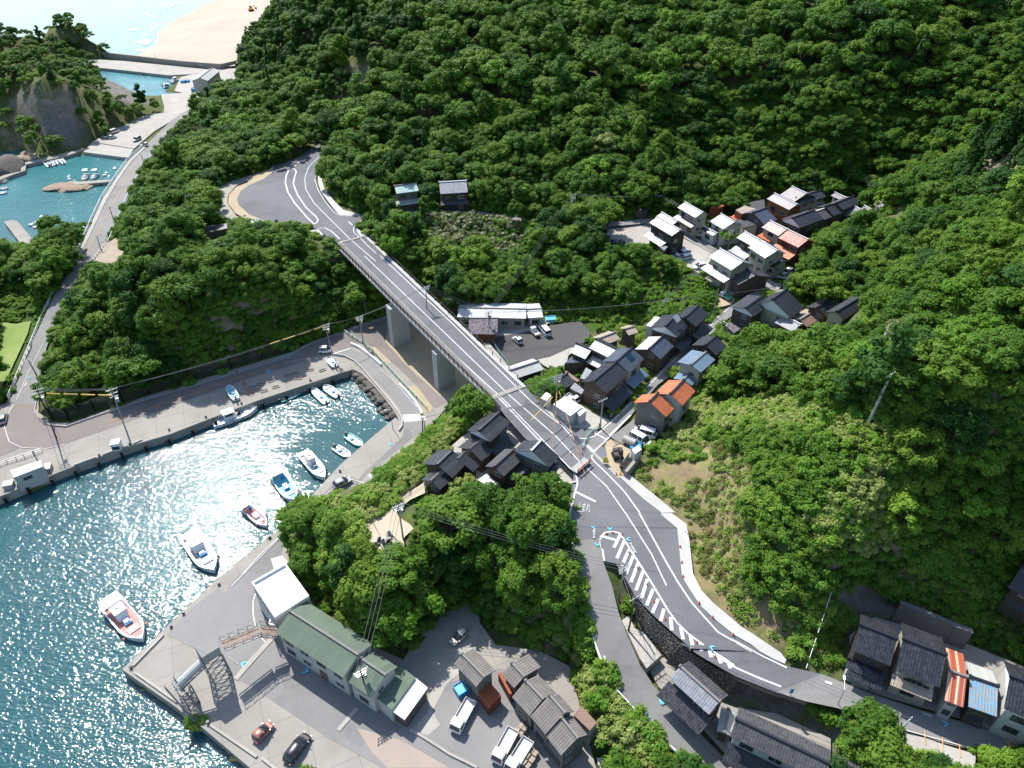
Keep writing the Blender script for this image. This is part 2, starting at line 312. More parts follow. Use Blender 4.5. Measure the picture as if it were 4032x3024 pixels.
# road fork: new road (upper) right, old road (lower) left
UL=[('B',185,140,11.9),('B',205,290,11.8),('B',280,300,11.7),('B',330,380,11.6),('B',400,500,11.5),('B',500,610,11.3),('B',600,700,11.1),('B',740,820,10.8),('s',210,60,10.6),('s',430,195,10.4),('s',620,300,10.2),('s',900,410,10),('s',1110,475,9.8),('i',1000,1270,9.5),('i',1300,1370,9.2),('i',1700,1500,8.8),('i',2260,1630,8.2)]
UR=[('B',655,95,11.9),('B',670,250,11.8),('B',685,390,11.7),('B',740,480,11.6),('B',800,570,11.5),('B',900,660,11.3),('B',1000,740,11.1),('B',1106,800,10.8),('s',780,120,10.6),('s',880,175,10.4),('s',1000,230,10.2),('i',900,1050,10),('i',1100,1130,9.8),('i',1230,1180,9.5),('i',1560,1290,9.2),('i',1960,1400,8.8),('i',2260,1470,8.2)]
strip('main_road',M_ASPD,UL[:12],UR[:12])
strip('main_road',M_ASP,UL[11:],UR[11:])
OL=[('B',10,170,11.9),('B',35,300,11.3),('B',70,440,10.6),('B',105,600,9.8),('B',140,720,9.2),('B',210,920,8.2),('h',1800,1180,7.2),('h',1900,1300,6.6),('h',2050,1460,6.0),('h',2230,1620,5.4),('F',1520,1760,4.8)]
OR=[('B',185,140,11.9),('B',210,300,11.3),('B',260,440,10.6),('B',300,600,9.8),('B',345,720,9.2),('B',430,920,8.2),('s',30,370,7.2),('s',150,510,6.6),('s',330,680,6.0),('s',590,940,5.4),('F',1650,1760,4.8)]
strip('old_road',M_ASP,OL,OR)
strip('pavement_new_road',M_CONN,[('p',1180,1180,12.4),('p',1500,1480,12.3),('p',1740,1659,12.2),('h',2070,20,12.1),('B',655,95,11.9),('B',670,250,11.8),('B',685,390,11.7),('B',740,480,11.6),('B',800,570,11.5),('B',900,660,11.3),('B',1000,740,11.1),('B',1106,800,10.8),('s',780,120,10.6),('s',880,175,10.4),('s',960,210,10.3)],
 [('p',1300,1140,12.4),('p',1660,1430,12.3),('p',1930,1659,12.2),('h',2140,10,12.1),('B',710,70,11.9),('B',730,180,11.8),('B',750,370,11.7),('B',800,470,11.6),('B',870,545,11.5),('B',960,620,11.3),('B',1040,690,11.1),('B',1106,730,10.8),('s',840,70,10.6),('s',930,130,10.4),('s',970,180,10.3)],lift=.17,thick=.3)
pad('terrace_slab',M_CONL,[q+(7.6,) for q in [('B',320,650),('B',360,620),('B',400,700),('B',450,720),('B',560,860),('B',470,940),('B',430,880)]],lift=.02,thick=3)
pad('house_terrace',M_CON,[q+(6.0,) for q in [('s',0,260),('s',90,160),('s',190,190),('s',350,430),('s',620,520),('s',900,560),('s',1290,740),('s',1290,1100),('s',640,960),('s',400,700),('s',60,370)]],lift=.0)
pad('roadside_plot',M_CONL,[q+(8.8,) for q in [('i',1340,1380),('i',1700,1510),('i',1900,1570),('i',1890,1690),('i',1600,1600),('i',1400,1500)]],lift=.02,thick=1)
pad('row_house_ground',M_CON,[q+(9.3,) for q in [('t',150,520),('t',140,200),('t',300,80),('t',860,240),('t',1267,400),('t',1300,920),('t',1120,830),('t',830,730),('t',380,600)]],lift=0)
pad('clearing',surf('clearing_soil',(.50,.42,.31),(.44,.37,.27),.4,(.33,.29,.2),3),[q+(13.0,) for q in [('D',100,540),('D',400,330),('D',690,110),('D',860,0),('D',875,120),('D',700,200),('D',540,330),('D',560,400),('D',700,490),('D',740,540),('D',630,640),('D',630,760),('D',400,860),('D',200,830),('D',130,620)]],lift=.0)
pad('harbour_house_ground',M_CONL,[q+(10.5,) for q in [('o',100,1100),('o',380,640),('o',560,480),('o',980,220),('o',1075,245),('o',1320,520),('o',1700,730),('o',1900,960),('o',1850,1200),('o',1760,1120),('o',1500,1050),('o',1000,1100),('o',500,1200)]],lift=0,mask=False)
# left shore pads
pad('slipway',M_CONL,[q+(1.3,) for q in [('a',540,985),('a',600,920),('a',870,962),('a',830,1020),('a',790,1018)]],thick=4)
pad('harbour_yard',M_CONL,[q+(1.6,) for q in [('a',600,920),('a',700,860),('a',830,790),('a',950,745),('a',1060,730),('a',1065,690),('a',1050,640),('a',1045,612),('a',1185,600),('a',1130,590),('a',1170,500),('a',1250,480),('a',1095,488),('a',800,455),('a',560,430),('a',520,380),('a',800,395),('a',1100,425),('a',1350,450),('a',1540,425),('a',1540,520),('a',1440,560),('a',1300,640),('a',1225,715),('a',1000,850),('a',870,962)]],thick=5)
pad('harbour_breakwater',M_CON,[q+(1.4,) for q in [('x',-60,320),('x',30,285),('x',155,255),('x',165,195),('x',440,130),('x',590,95),('x',625,80),('x',640,92),('x',500,140),('x',330,175),('x',195,205),('x',190,250),('x',100,280),('x',-60,345)]],thick=5)
pad('concrete_pier',M_CON,[q+(1.3,) for q in [('x',30,635),('x',90,620),('x',130,628),('x',290,820),('x',280,848),('x',195,850)]],thick=5)
pad('jetty',M_CON,[q+(1.2,) for q in [('x',530,340),('x',560,335),('x',830,318),('x',820,335),('x',560,357)]],thick=4)
pad('field',surf('grass_field',(.16,.24,.05),(.24,.30,.09),.15,(.10,.16,.04),2),[q+(2.5,) for q in [('d',-60,420),('d',100,440),('d',200,420),('d',180,500),('d',60,760),('d',0,860),('d',-60,900)]],lift=.0)
pad('beach',M_BEACH,[q for q in [('a',800,372,.1),('a',880,360,.1),('a',1000,300,.1),('a',1030,250,.1),('a',1020,205,.1),('a',1100,150,.1),('a',1230,80,.1),('a',1300,40,.1),('a',1380,0,.1),('a',1600,-90,.1),('a',2000,-150,3),('a',1780,0,3),('a',1640,180,3),('a',1545,300,3),('a',1535,425,3),('a',1350,440,2.2),('a',1100,415,1.8),('a',900,392,1.2)]],lift=0)
# ---------------------------------------------------------------- terrain
WATER=[[P(*px(q[0],q[1],q[2]),0) for q in WEDGE]+[P(*px('F',400,2100),0),P(*px('F',-500,2100),0),P(*px('F',-500,1250),0)],
 [T('x',-700,320,0),T('x',-60,330,0),T('x',30,300,0),T('x',175,270,0),T('x',200,225,0),T('x',330,185,0),T('x',600,120,0),T('x',640,108,0),T('x',914,152,0),T('x',1010,-10,0) ,T('a',930,1080,0),T('a',905,1150,0),T('a',910,1330,0),T('a',860,1480,0),T('a',760,1530,0),T('a',620,1560,0),T('a',520,1560,0),T('x',600,780,0),T('x',520,790,0),T('x',380,800,0),T('x',260,860,0),T('x',150,900,0),T('d',80,20,0),T('d',0,120,0),T('d',-300,200,0)],
 [T('a',-700,900,0),T('a',0,1005,0),T('a',80,975,0),T('a',210,950,0),T('a',200,1000,0),T('a',60,1090,0),T('a',-700,1200,0)],
 [T('a',540,460,0),T('a',800,465,0),T('a',1095,492,0),T('a',1050,600,0),T('a',1040,625,0),T('a',940,640,0),T('a',700,540,0),T('a',600,500,0)],
 [T('a',-1500,600,0),T('a',-100,430,0),T('a',280,395,0),T('a',500,345,0),T('a',800,380,0),T('a',880,362,0),T('a',1000,302,0),T('a',1030,252,0),T('a',1020,207,0),T('a',1100,152,0),T('a',1230,82,0),T('a',1300,42,0),T('a',1380,2,0),T('a',1600,-88,0),T('a',1600,-130,0),T('a',-1500,-130,0)]]
CTRL=[]
def ct(t,l): CTRL.extend([tuple(T(t,*q)) for q in l])
ct('F',[(1200,300,28),(1200,150,42),(1200,0,57),(900,200,32),(900,80,44),(1000,0,54),(800,300,22),(760,120,40),(620,80,26),(560,130,12),(530,190,5),(1000,380,19),(1400,380,21),(1500,300,28),
 (1500,150,42),(1500,0,57),(1800,330,28),(1800,200,40),(1800,0,60),(2100,200,42),(2200,0,62),(2000,370,22),(1800,400,18),(2212,290,50),(1600,410,17.5),
 (2212,500,50),(2100,480,44),(1950,470,25),(1800,520,17),(1900,600,18),(1870,660,17.5),(2000,620,26),(2000,800,33),(1750,700,15),(1650,760,15),(2150,650,43),(2150,850,42),(1580,850,13.5),(1530,880,13.5),(1500,980,15),(1600,900,19),(1700,850,25),(1600,1000,20),(1560,1060,17.5),(1700,1000,26),
 (1800,1000,29),(1800,1100,27),(1850,1000,31),(1950,900,35),(1640,1180,16.5),(1720,1200,20),(1700,1330,13),(1760,1380,11.5),(1850,1200,21),(1850,1320,10.5),(1500,1150,13.5),(1560,1250,13.5),(1640,1340,12.5),(1740,1410,10.8),
 (2050,1100,22),(2150,1050,28),(2212,950,36),(2000,1230,15),(2150,1350,12),(1950,1300,13),(2050,1380,12),(2212,1250,14),(2212,1450,10.5),
 (800,1220,12),(900,1050,11.5),(900,1200,12),(1000,1130,12),(1100,1100,12),(1170,1150,12),(1000,1250,10.5),(1180,1300,10),(1100,1350,7),(1200,1420,6),(1000,1330,5),(850,1290,6),(900,1360,3),(700,1100,9),(660,1150,5),(720,1030,10),(750,1230,9),(700,1290,4),(650,1230,4),(780,1350,3),
 (840,1000,9),(900,960,9),(640,1110,2.5),(1280,1500,4.5),(1350,1620,3),(1230,1460,5),(880,1090,13),(1000,1000,11),(1050,1080,11.5),
 (1000,480,16.5),(900,520,16),(1200,550,13),(1100,620,8),(1000,650,6.8),(1250,500,15),(1300,620,10),(1350,700,8),(1500,620,12),(1450,580,13),(850,560,14),(900,640,6.5),(1330,780,8),(1200,760,6.5),(1130,820,7.5),(1150,850,10),
 (450,560,19),(300,600,17),(250,580,12),(650,520,18),(550,600,20),(690,560,14),(720,620,7),(400,680,15),(250,720,10),(150,720,6),(600,700,12),(130,760,3),(120,830,2.2),(400,500,15),(300,540,11),
 (450,400,15),(400,300,14),(520,300,15),(600,230,12),(460,220,10),(350,420,11),(320,480,9),(500,360,16),(620,330,17.5),(650,215,9),(700,222,10),(740,260,17.5),(430,200,4),
 (120,600,6),(60,600,5),(40,660,3.5),(20,560,3),(100,640,5)])
ct('a',[(60,600,20),(200,600,22),(300,640,20),(400,500,27),(200,450,27),(0,500,24),(600,520,22),(500,640,14),(700,620,13),(800,680,8),(900,700,4),(350,900,3),(450,880,5),(200,850,10),(0,900,6),(600,860,3),(700,800,3),(100,700,16),(950,640,2),(-300,600,18),(-150,800,10)])
CTRL+=[(-250,520,24),(-330,500,24),(400,300,60),(400,150,45),(400,60,25),(250,30,10),(150,25,8),(300,500,95),(0,500,88),(0,700,90),(300,700,100),(-100,600,70),(150,420,75),(400,450,80)]
print('ctrl',len(CTRL))
xs=np.concatenate([np.arange(-640,-180,7.0),np.arange(-180,180,2.2),np.arange(180,430,7.0)])
ys=np.concatenate([np.arange(18,270,2.2),np.arange(270,760,6.0)])
GX,GY=np.meshgrid(xs,ys)   # [ny,nx]
ny,nx=GX.shape
cpts=np.array(CTRL,float)
extra=[]
for tri,ol in PADS:
    n=len(ol); step=max(1,n//10)
    for p in ol[::step]: extra.append((p.x,p.y,p.z))
cpts=np.vstack([cpts,np.array(extra)])
# drop near-duplicates
keep=[]
for i,p in enumerate(cpts):
    if all((p[0]-cpts[j][0])**2+(p[1]-cpts[j][1])**2>9 for j in keep): keep.append(i)
cpts=cpts[keep]; n=len(cpts)
def tk(r2): return np.where(r2>0,.5*r2*np.log(r2+1e-9),0)
S=100.0
cx,cy=cpts[:,0]/S,cpts[:,1]/S
R2=(cx[:,None]-cx)**2+(cy[:,None]-cy)**2
A=np.zeros((n+3,n+3)); A[:n,:n]=tk(R2)+np.eye(n)*.002; A[:n,n]=1;A[:n,n+1]=cx;A[:n,n+2]=cy;A[n:,:n]=A[:n,n:].T
w=np.linalg.solve(A,np.concatenate([cpts[:,2],[0,0,0]]))
gx,gy=GX.ravel()/S,GY.ravel()/S
Z=np.full(gx.shape,w[n])+w[n+1]*gx+w[n+2]*gy
for i in range(n): Z+=w[i]*tk((gx-cx[i])**2+(gy-cy[i])**2)
Z=Z.reshape(GX.shape)
Z=np.clip(Z,1.0,110)
def vnoise(X,Y,s,seed):
    r=np.random.RandomState(seed); g=r.rand(256,256)
    x=X/s+1000;y=Y/s+1000; xi=np.floor(x).astype(int);yi=np.floor(y).astype(int);fx=x-xi;fy=y-yi
    fx=fx*fx*(3-2*fx);fy=fy*fy*(3-2*fy)
    a=g[yi%256,xi%256];b=g[yi%256,(xi+1)%256];c=g[(yi+1)%256,xi%256];d=g[(yi+1)%256,(xi+1)%256]
    return (a*(1-fx)+b*fx)*(1-fy)+(c*(1-fx)+d*fx)*fy
rel=np.clip((Z-4)/20,0,1)
Z=Z+rel*((vnoise(GX,GY,22,1)-.5)*5+(vnoise(GX,GY,9,2)-.5)*2.2)
def inpoly(X,Y,poly):
    ins=np.zeros(X.shape,bool); k=len(poly)
    for i in range(k):
        x0,y0=poly[i][0],poly[i][1]; x1,y1=poly[(i+1)%k][0],poly[(i+1)%k][1]
        c=((y0>Y)!=(y1>Y))
        with np.errstate(divide='ignore',invalid='ignore'):
            xx=(x1-x0)*(Y-y0)/(y1-y0)+x0
        ins^= c&(X<xx)
    return ins
def polydist(X,Y,poly):
    """distance to outline and z of the nearest outline point"""
    D=np.full(X.shape,1e9); ZZ=np.zeros(X.shape); k=len(poly)
    for i in range(k):
        a=poly[i];b=poly[(i+1)%k]; dx,dy=b[0]-a[0],b[1]-a[1]; L=dx*dx+dy*dy
        if L<1e-9: continue
        t=np.clip(((X-a[0])*dx+(Y-a[1])*dy)/L,0,1)
        d=np.hypot(X-a[0]-t*dx,Y-a[1]-t*dy); m=d<D
        D=np.where(m,d,D); ZZ=np.where(m,a[2]+t*(b[2]-a[2]),ZZ)
    return D,ZZ
# water first, then pads
for wp in WATER:
    ins=inpoly(GX,GY,wp); D,_=polydist(GX,GY,[(p[0],p[1],0) for p in wp])
    f=np.where(ins,1.0,1-np.clip(D/3.0,0,1))
    Z=Z*(1-f)+f*(-4.0)
PADMIN=np.full(GX.shape,1e9)
for tri,ol in PADS:
    P0=[(p.x,p.y,p.z) for p in ol]
    bx0,bx1=min(p[0] for p in P0)-9,max(p[0] for p in P0)+9; by0,by1=min(p[1] for p in P0)-9,max(p[1] for p in P0)+9
    i0,i1=np.searchsorted(xs,[bx0,bx1]); j0,j1=np.searchsorted(ys,[by0,by1])
    if i1<=i0 or j1<=j0: continue
    sx,sy=GX[j0:j1,i0:i1],GY[j0:j1,i0:i1]
    D,ZZ=polydist(sx,sy,P0)
    ins=inpoly(sx,sy,P0); zi=ZZ.copy()
    for a,b,c in tri:
        den=(b.y-c.y)*(a.x-c.x)+(c.x-b.x)*(a.y-c.y)
        if abs(den)<1e-9: continue
        l1=((b.y-c.y)*(sx-c.x)+(c.x-b.x)*(sy-c.y))/den; l2=((c.y-a.y)*(sx-c.x)+(a.x-c.x)*(sy-c.y))/den; l3=1-l1-l2
        m=(l1>=-1e-6)&(l2>=-1e-6)&(l3>=-1e-6); zi=np.where(m,l1*a.z+l2*b.z+l3*c.z,zi)
    W=5.0; m0=2.3
    f=np.where(ins,1.0,1-np.clip((D-m0)/W,0,1)); f=f*f*(3-2*f)
    inwater=Z[j0:j1,i0:i1]<-2
    f=np.where(inwater&(~ins),0,f)
    Z[j0:j1,i0:i1]=Z[j0:j1,i0:i1]*(1-f)+f*(zi-np.where(ins|(D<m0),.55,.2))
    PADMIN[j0:j1,i0:i1]=np.minimum(PADMIN[j0:j1,i0:i1],np.where(ins,-D,D))
# under pads always stay below
for tri,ol in PADS:
    P0=[(p.x,p.y,p.z) for p in ol]
    D=None
    bx0,bx1=min(p[0] for p in P0)-3,max(p[0] for p in P0)+3; by0,by1=min(p[1] for p in P0)-3,max(p[1] for p in P0)+3
    i0,i1=np.searchsorted(xs,[bx0,bx1]); j0,j1=np.searchsorted(ys,[by0,by1])
    if i1<=i0 or j1<=j0: continue
    sx,sy=GX[j0:j1,i0:i1],GY[j0:j1,i0:i1]; D,ZZ=polydist(sx,sy,P0); ins=inpoly(sx,sy,P0); zi=ZZ.copy()
    for a,b,c in tri:
        den=(b.y-c.y)*(a.x-c.x)+(c.x-b.x)*(a.y-c.y)
        if abs(den)<1e-9: continue
        l1=((b.y-c.y)*(sx-c.x)+(c.x-b.x)*(sy-c.y))/den; l2=((c.y-a.y)*(sx-c.x)+(a.x-c.x)*(sy-c.y))/den; l3=1-l1-l2
        m=(l1>=-1e-6)&(l2>=-1e-6)&(l3>=-1e-6); zi=np.where(m,l1*a.z+l2*b.z+l3*c.z,zi)
    lim=np.where(ins|(D<2.0),zi-.5,1e9)
    Z[j0:j1,i0:i1]=np.minimum(Z[j0:j1,i0:i1],lim)
me=bpy.data.meshes.new('terrain')
V=np.stack([GX.ravel(),GY.ravel(),Z.ravel()],1)
idx=np.arange(nx*ny).reshape(ny,nx)
F=np.stack([idx[:-1,:-1].ravel(),idx[:-1,1:].ravel(),idx[1:,1:].ravel(),idx[1:,:-1].ravel()],1)
me.from_pydata(V.tolist(),[],F.tolist()); me.polygons.foreach_set('use_smooth',[True]*len(me.polygons))
TER=bpy.data.objects.new('terrain',me); COL.objects.link(TER); TER['kind']='structure'
m,t=nt('terrain_ground'); v=pos(t)
g1=ramp(t,noise(t,v,.25,6,.65),[(.3,0),(.7,1)])
grass=mixc(t,g1,(.045,.075,.02),(.10,.14,.035))
soil=mixc(t,g1,(.16,.13,.085),(.10,.085,.055))
c=mixc(t,ramp(t,noise(t,v,.6,5,.7),[(.45,0),(.65,1)]),grass,soil)
rk=noise(t,v,.35,9,.7,.8)
rock=mixc(t,ramp(t,rk,[(.3,0),(.7,1)]),(.30,.24,.18),(.13,.11,.09))
geo=N(t,'ShaderNodeNewGeometry'); sx_=N(t,'ShaderNodeSeparateXYZ'); t.links.new(geo.outputs['Normal'],sx_.inputs[0])
steep=ramp(t,mathn(t,'ADD',sx_.outputs[2],mathn(t,'MULTIPLY',mathn(t,'SUBTRACT',rk,.5),.5)),[(.55,1),(.72,0)])
c=mixc(t,steep,c,rock)
za=N(t,'ShaderNodeAttribute',attribute_name='zonec'); sc3=N(t,'ShaderNodeSeparateColor'); t.links.new(za.outputs['Color'],sc3.inputs[0])
dry=mixc(t,ramp(t,noise(t,v,1.1,6,.75),[(.35,0),(.6,1)]),(.30,.22,.14),(.17,.19,.055)); dry=mixc(t,ramp(t,noise(t,v,.22,4,.6),[(.4,0),(.65,1)]),dry,(.20,.145,.095))
rk2=mixc(t,ramp(t,noise(t,v,.5,9,.75,.8),[(.35,0),(.65,1)]),(.22,.20,.185),(.10,.095,.09))
c=mixc(t,sc3.outputs[0],c,dry); c=mixc(t,sc3.outputs[1],c,rk2); c=mixc(t,mathn(t,'MULTIPLY',sc3.outputs[2],.9),c,(.05,.09,.022))
bsdf(t,c,.95,0,.1,rk,.5,.8); TER.data.materials.append(m)
Zg=Z
def hz(x,y):
    i=np.clip(np.searchsorted(xs,x)-1,0,nx-2); j=np.clip(np.searchsorted(ys,y)-1,0,ny-2)
    fx=(x-xs[i])/(xs[i+1]-xs[i]); fy=(y-ys[j])/(ys[j+1]-ys[j])
    return (Zg[j,i]*(1-fx)+Zg[j,i+1]*fx)*(1-fy)+(Zg[j+1,i]*(1-fx)+Zg[j+1,i+1]*fx)*fy
# one BVH of everything you can stand on
bv=[];bf=[]
for tr in PADTRI:
    k=len(bv); bv+= [tuple(p) for p in tr]; bf.append((k,k+1,k+2))
k=len(bv); bv+=V.tolist(); bf+=[(k+a,k+b,k+c,k+d) for a,b,c,d in F.tolist()]
BVH=BVHTree.FromPolygons(bv,bf)
def hit(t,x,y):
    u,v_=px(t,x,y); r=Vector(ray(u,v_)).normalized()
    h=BVH.ray_cast(Vector((0,0,H)),r)
    return h[0] if h[0] else P(u,v_,0)
def gz(x,y,z0=90):
    h=BVH.ray_cast(Vector((x,y,z0)),Vector((0,0,-1))); return h[0].z if h[0] else 0
def at(t,x,y,dz=.8):
    """point whose picture position is (x,y) standing dz above the ground below it"""
    g=hit(t,x,y).z
    for _ in range(4):
        p=T(t,x,y,g+dz); 
        g2=gz(p.x,p.y,g+6); g=g2 if abs(g2-g)<3 else g
    return Vector((p.x,p.y,g))
# ---------------------------------------------------------------- water
def water():
    m,t=nt('sea_water'); v=pos(t)
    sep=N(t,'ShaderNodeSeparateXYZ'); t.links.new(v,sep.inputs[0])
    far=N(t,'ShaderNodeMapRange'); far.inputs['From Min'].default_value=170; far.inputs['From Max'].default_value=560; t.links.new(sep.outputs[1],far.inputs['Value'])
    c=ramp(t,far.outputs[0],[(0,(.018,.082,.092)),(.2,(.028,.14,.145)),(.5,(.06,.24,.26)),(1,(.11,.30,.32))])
    pt=ramp(t,noise(t,v,.035,4),[(.35,0),(.7,1)])
    c=mixc(t,mathn(t,'MULTIPLY',pt,.4),c,(.015,.075,.085))
    mp=N(t,'ShaderNodeMapping'); mp.inputs['Rotation'].default_value=(0,0,math.radians(25)); mp.inputs['Scale'].default_value=(1,1.7,1); t.links.new(v,mp.inputs[0])
    n1=noise(t,mp.outputs[0],.55,2,.5,.6); n2=noise(t,mp.outputs[0],1.45,2,.5,.5)
    h=mathn(t,'ADD',mathn(t,'MULTIPLY',n1,.16),mathn(t,'MULTIPLY',n2,.125))
    cd=N(t,'ShaderNodeVectorMath',operation='DISTANCE'); t.links.new(v,cd.inputs[0]); cd.inputs[1].default_value=tuple(T('v',1010,130,0)); cm_=N(t,'ShaderNodeMapRange'); cm_.inputs['From Min'].default_value=7; cm_.inputs['From Max'].default_value=24; cm_.inputs['To Min'].default_value=.25; t.links.new(cd.outputs['Value'],cm_.inputs['Value']); h=mathn(t,'MULTIPLY',h,cm_.outputs[0])
    h=mathn(t,'MULTIPLY',h,ramp(t,noise(t,v,.028,3,.6,.6),[(.3,.75),(.65,1.05)]))
    h=mathn(t,'ADD',h,mathn(t,'MULTIPLY',noise(t,mp.outputs[0],.16,2,.5),.16))
    b=N(t,'ShaderNodeBsdfPrincipled'); o=N(t,'ShaderNodeOutputMaterial')
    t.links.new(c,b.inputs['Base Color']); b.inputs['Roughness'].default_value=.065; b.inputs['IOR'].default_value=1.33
    b.inputs['Specular IOR Level'].default_value=.85
    bn=N(t,'ShaderNodeBump'); bn.inputs['Distance'].default_value=1.0; bn.inputs['Strength'].default_value=1.0
    t.links.new(h,bn.inputs['Height']); t.links.new(bn.outputs[0],b.inputs['Normal'])
    t.links.new(b.outputs[0],o.inputs[0])
    mb=MB(); mb.quad((-4000,-300,0),(3000,-300,0),(3000,6000,0),(-4000,6000,0)); tag(mb.build('sea_water',m),kind='structure')
water()
# ---------------------------------------------------------------- camera, sun, sky
cam=bpy.data.cameras.new('camera'); co=bpy.data.objects.new('camera',cam); COL.objects.link(co)
co.location=(0,0,H); co.rotation_euler=(math.pi/2-PITCH,0,0); cam.sensor_width=36; cam.lens=36*FPX/4032; cam.clip_end=8000; cam.clip_start=.5
sc.camera=co
SUN_EL=math.radians(51); SUN_AZ=math.radians(-30)   # azimuth from +Y, negative = left
sd=Vector((math.sin(SUN_AZ)*math.cos(SUN_EL),math.cos(SUN_AZ)*math.cos(SUN_EL),math.sin(SUN_EL)))
ld=bpy.data.lights.new('sun','SUN'); ld.energy=4.6; ld.angle=math.radians(.5); ld.color=(1,.955,.89)
lo=bpy.data.objects.new('sun',ld); COL.objects.link(lo); lo.rotation_euler=sd.to_track_quat('Z','Y').to_euler(); lo.location=sd*300
w_=bpy.data.worlds.new('World'); sc.world=w_; w_.use_nodes=True; wt=w_.node_tree
sky=wt.nodes.new('ShaderNodeTexSky'); sky.sky_type='NISHITA'; sky.sun_disc=False; sky.sun_elevation=SUN_EL; sky.sun_rotation=SUN_AZ
sky.air_density=1.0; sky.dust_density=.8; sky.ozone_density=1
bg=wt.nodes['Background']; wt.links.new(sky.outputs[0],bg.inputs[0]); bg.inputs[1].default_value=.15
sc.view_settings.view_transform='Standard'; sc.view_settings.look='None'; sc.view_settings.exposure=0.68; sc.view_settings.gamma=1
# ---------------------------------------------------------------- buildings
def tile_mat(name,c,c2=None,row=.3,col=.4,rough=.42,var=.5,spec=.5,stripes=None,metal=0,patch=None):
    m,t=nt(name); v=objc(t); sp=N(t,'ShaderNodeSeparateXYZ'); t.links.new(v,sp.inputs[0])
    fx=mathn(t,'FLOOR',mathn(t,'DIVIDE',sp.outputs[0],col)); fy=mathn(t,'FLOOR',mathn(t,'DIVIDE',sp.outputs[1],row))
    cb=N(t,'ShaderNodeCombineXYZ'); t.links.new(fx,cb.inputs[0]); t.links.new(fy,cb.inputs[1])
    wn=N(t,'ShaderNodeTexWhiteNoise'); t.links.new(cb.outputs[0],wn.inputs['Vector'])
    a=mixc(t,mathn(t,'MULTIPLY',wn.outputs['Value'],var),c,c2 or tuple(x*1.9+.01 for x in c))
    big=ramp(t,noise(t,v,.35,5,.65),[(.35,0),(.7,1)])
    a=mixc(t,mathn(t,'MULTIPLY',big,.45),a,tuple(x*.6 for x in c))
    li=ramp(t,noise(t,v,1.7,4,.7),[(.62,0),(.72,1)])
    a=mixc(t,mathn(t,'MULTIPLY',li,.18),a,(.22,.22,.18))
    if patch:
        pf=ramp(t,wn.outputs['Value'],[(patch[1],0),(patch[1]+.02,1)]); a=mixc(t,pf,a,patch[0])
    if stripes:
        s=mathn(t,'FRACT',mathn(t,'DIVIDE',sp.outputs[0],stripes[1])); s=ramp(t,s,[(.0,1),(stripes[2],1),(stripes[2]+.05,0)]); a=mixc(t,s,a,stripes[0])
    # row step: a thin dark joint and a height step
    fr=mathn(t,'FRACT',mathn(t,'DIVIDE',sp.outputs[1],row))
    if row<2: a=mixc(t,mathn(t,'MULTIPLY',ramp(t,fr,[(0,1),(.16,0)]),.55),a,tuple(x*.25 for x in c))
    r=ramp(t,wn.outputs['Value'],[(0,rough*.8),(1,min(1,rough*1.25))])
    bsdf(t,a,r,metal,spec,fr,.05,.5 if row<2 else 0); return m
RT={'black':tile_mat('black_glazed_tile',(.022,.024,.03),(.06,.065,.08),rough=.38),
 'blue':tile_mat('blue_grey_tile',(.06,.075,.11),(.13,.15,.20),rough=.36),
 'steel':tile_mat('steel_blue_metal_roof',(.13,.20,.27),(.18,.25,.32),row=2.4,col=.5,rough=.4,var=.3),
 'grey':tile_mat('grey_cement_tile',(.19,.175,.16),(.27,.25,.225),row=.55,col=.9,rough=.75,var=.7,spec=.2),
 'purple':tile_mat('purple_brown_tile',(.085,.07,.085),(.30,.27,.30),rough=.4,var=.8),
 'silver':tile_mat('silver_glazed_tile',(.23,.24,.265),(.40,.41,.44),rough=.42,var=.5),
 'white':tile_mat('pale_metal_and_glare_roof',(.50,.51,.52),(.62,.62,.62),row=3,col=.45,rough=.5,var=.4),  # pale sheet metal; on the tiled houses it paints in sun glare
 'orange':tile_mat('orange_clay_tile',(.50,.13,.045),(.66,.22,.09),rough=.5,var=.8),
 'red':tile_mat('red_clay_tile',(.50,.11,.07),(.66,.26,.20),rough=.5,var=.8),
 'pink':tile_mat('faded_pink_tile',(.42,.22,.19),(.62,.42,.38),rough=.5,var=.8),
 'green':tile_mat('green_felt_roof',(.125,.165,.125),(.15,.19,.145),row=60,col=1.2,rough=.9,var=.4,spec=.1),
 'tan':tile_mat('tan_slate_roof',(.34,.28,.22),(.44,.38,.31),row=.6,col=.9,rough=.8,var=.6,spec=.2),
 'brown':tile_mat('brown_slate_roof',(.20,.12,.09),(.30,.20,.15),row=.5,col=.5,rough=.7,var=.6),
 'rust':tile_mat('rusty_metal_roof',(.30,.085,.035),(.38,.13,.06),row=5,col=.6,rough=.7,var=.5,spec=.2),
 'stripe':tile_mat('red_striped_metal_roof',(.34,.085,.045),(.40,.12,.07),row=9,col=.8,rough=.55,var=.3,stripes=((.50,.33,.22),1.15,.3)),
 'mottle':tile_mat('mottled_blue_tile_roof',(.25,.30,.34),(.33,.38,.42),row=.34,col=.4,rough=.6,var=.6,patch=((.13,.33,.52),.74)),
 'corr':tile_mat('grey_corrugated_sheet',(.38,.39,.37),(.48,.48,.46),row=7,col=.4,rough=.55,var=.5),
 'teal':tile_mat('pale_teal_metal_roof',(.32,.45,.43),(.42,.54,.52),row=4,col=.5,rough=.5,var=.4),
 'dark':tile_mat('dark_slate_roof',(.055,.055,.06),(.10,.10,.105),rough=.55,var=.7)}
